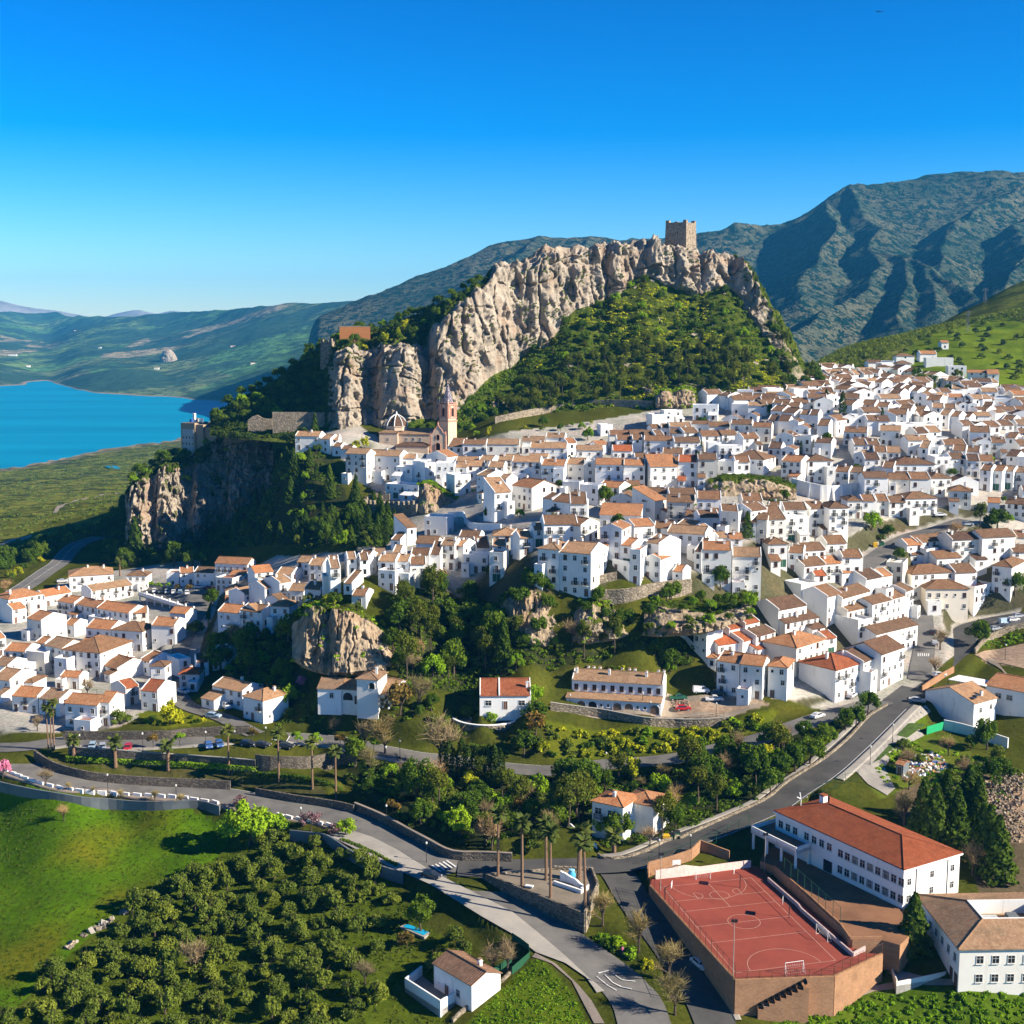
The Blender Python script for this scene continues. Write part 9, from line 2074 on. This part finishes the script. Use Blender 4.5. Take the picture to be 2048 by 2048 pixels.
# a person on the pavement beside the bank
pp = hit(*cx('K', 833, 1415)); bm = bmesh.new()
J_ = [((0, 0, .95), .15), ((0, 0, 1.2), .15), ((0, 0, 1.42), .17), ((0, 0, 1.53), .065), ((0, 0, 1.60), .085), ((0, .02, 1.70), .11), ((0, .02, 1.78), .07), ((.19, 0, 1.42), .06), ((.25, .02, 1.15), .045), ((.24, -.1, .92), .035), ((-.19, 0, 1.42), .06), ((-.25, -.02, 1.15), .045), ((-.24, .1, .92), .035), ((.1, 0, .88), .10), ((.11, -.08, .5), .07), ((.11, .02, .09), .05), ((.11, -.12, .04), .045), ((-.1, 0, .88), .10), ((-.11, .1, .5), .07), ((-.11, .26, .12), .05), ((-.11, .14, .05), .045)]
ED = [(0, 1), (1, 2), (2, 3), (3, 4), (4, 5), (5, 6), (2, 7), (7, 8), (8, 9), (2, 10), (10, 11), (11, 12), (0, 13), (13, 14), (14, 15), (15, 16), (0, 17), (17, 18), (18, 19), (19, 20)]
me = bpy.data.meshes.new('person'); me.from_pydata([j_[0] for j_ in J_], ED, []); me.materials.append(plain('pink_clothes', (.42, .12, .22), .8)); o = link(bpy.data.objects.new('person', me))
md = o.modifiers.new('skin', 'SKIN'); md.use_smooth_shade = True
for v, j_ in zip(me.skin_vertices[0].data, J_): v.radius = (j_[1], j_[1])
me.skin_vertices[0].data[0].use_root = True
o.modifiers.new('sub', 'SUBSURF').render_levels = 1
o.location = (pp.x, pp.y, pp.z + .12); o.rotation_euler = (0, 0, .5); tag(o, 'person in pink and dark clothes walking on the pavement beside the bank', 'person')
m = MB(); m.lathe([(.13, 1.64), (.125, 1.74), (.08, 1.82), (.02, 1.835)], 10); h_ = m.build('hair', M_IRON, o); m = MB(); m.lathe([(.06, .05), (.075, .1), (.08, .5), (.115, .84), (.12, .93)], 8, 0, (.11, -.02)); m.lathe([(.06, .05), (.075, .1), (.08, .5), (.115, .84), (.12, .93)], 8, 0, (-.11, .06)); m.build('trousers', plain('dark_trousers', (.03, .03, .045), .9), o)
# ------------------------------------------------------------------ labels that single each thing out
ORD = ['leftmost', 'second', 'third', 'fourth', 'fifth', 'sixth', 'seventh', 'eighth', 'ninth', 'tenth', 'eleventh', 'twelfth', 'thirteenth', 'fourteenth', 'fifteenth', 'sixteenth', 'seventeenth', 'eighteenth', 'nineteenth', 'twentieth'] + ['twenty-' + w_ for w_ in 'first second third fourth fifth sixth seventh eighth ninth'.split()]
bpy.context.view_layer.update()
sets = {}
for o in list(COL.objects):
    if o.parent is None and '_d' in o.keys():
        if not o.get('label'): sets.setdefault((o['_d'], o['_r']), []).append(o)
def article(n, i, lo, hi, what):
    return None
GROUPN = lambda d, r: (d + 's ' + r).strip()
for (d, r), os_ in sets.items():
    pr = [(proj(o.location), o) for o in os_]
    n = len(pr)
    if n == 1: os_[0]['label'] = (d + ' ' + r).strip(); continue
    # rows from far to near, then left to right
    if n <= 12 or 'block' in d: rows = [sorted(pr, key=lambda t: t[0][0])]
    else:
        pr.sort(key=lambda t: t[0][1]); k = max(2, int(round(n / 11.0))); rows = [sorted(pr[int(n * i / k):int(n * (i + 1) / k)], key=lambda t: t[0][0]) for i in range(k)]
    for ri, rw in enumerate(rows):
        for i, (_, o) in enumerate(rw):
            if len(rows) == 1: t = ''
            else: t = ', %s row' % (['farthest', 'second', 'third', 'fourth', 'fifth', 'sixth', 'seventh', 'eighth', 'ninth', 'tenth', 'eleventh', 'twelfth', 'thirteenth', 'fourteenth', 'fifteenth', 'sixteenth', 'seventeenth', 'eighteenth'][min(ri, 17)])
            if i == len(rw) - 1: od = 'rightmost '
            elif i == 0: od = 'leftmost '
            else: od = ORD[i] + ' from left, ' if i < 29 else 'far right '
            if len((od + d + ' ' + r + t).split()) > 16: d = d.replace('rounded ', '').replace(' with bare lower trunk', '').replace('narrow ', '').replace('long ', '')
            o['label'] = (od + d + ' ' + r + t).replace('  ', ' ').strip()
            if not o.get('group'): o['group'] = GROUPN(d, r)[:100]
for o in COL.objects:
    for k in ('_d', '_r'):
        if k in o.keys(): del o[k]
lab_ = {}
for o in COL.objects:
    l_ = o.get('label')
    if l_ and o.parent is None:
        lab_.setdefault(l_, []).append(o.name)
        if not 4 <= len(l_.split()) <= 16: print('LABELLEN', len(l_.split()), l_)
for l_, n_ in lab_.items():
    if len(n_) > 1: print('SAMELABEL', l_, n_)
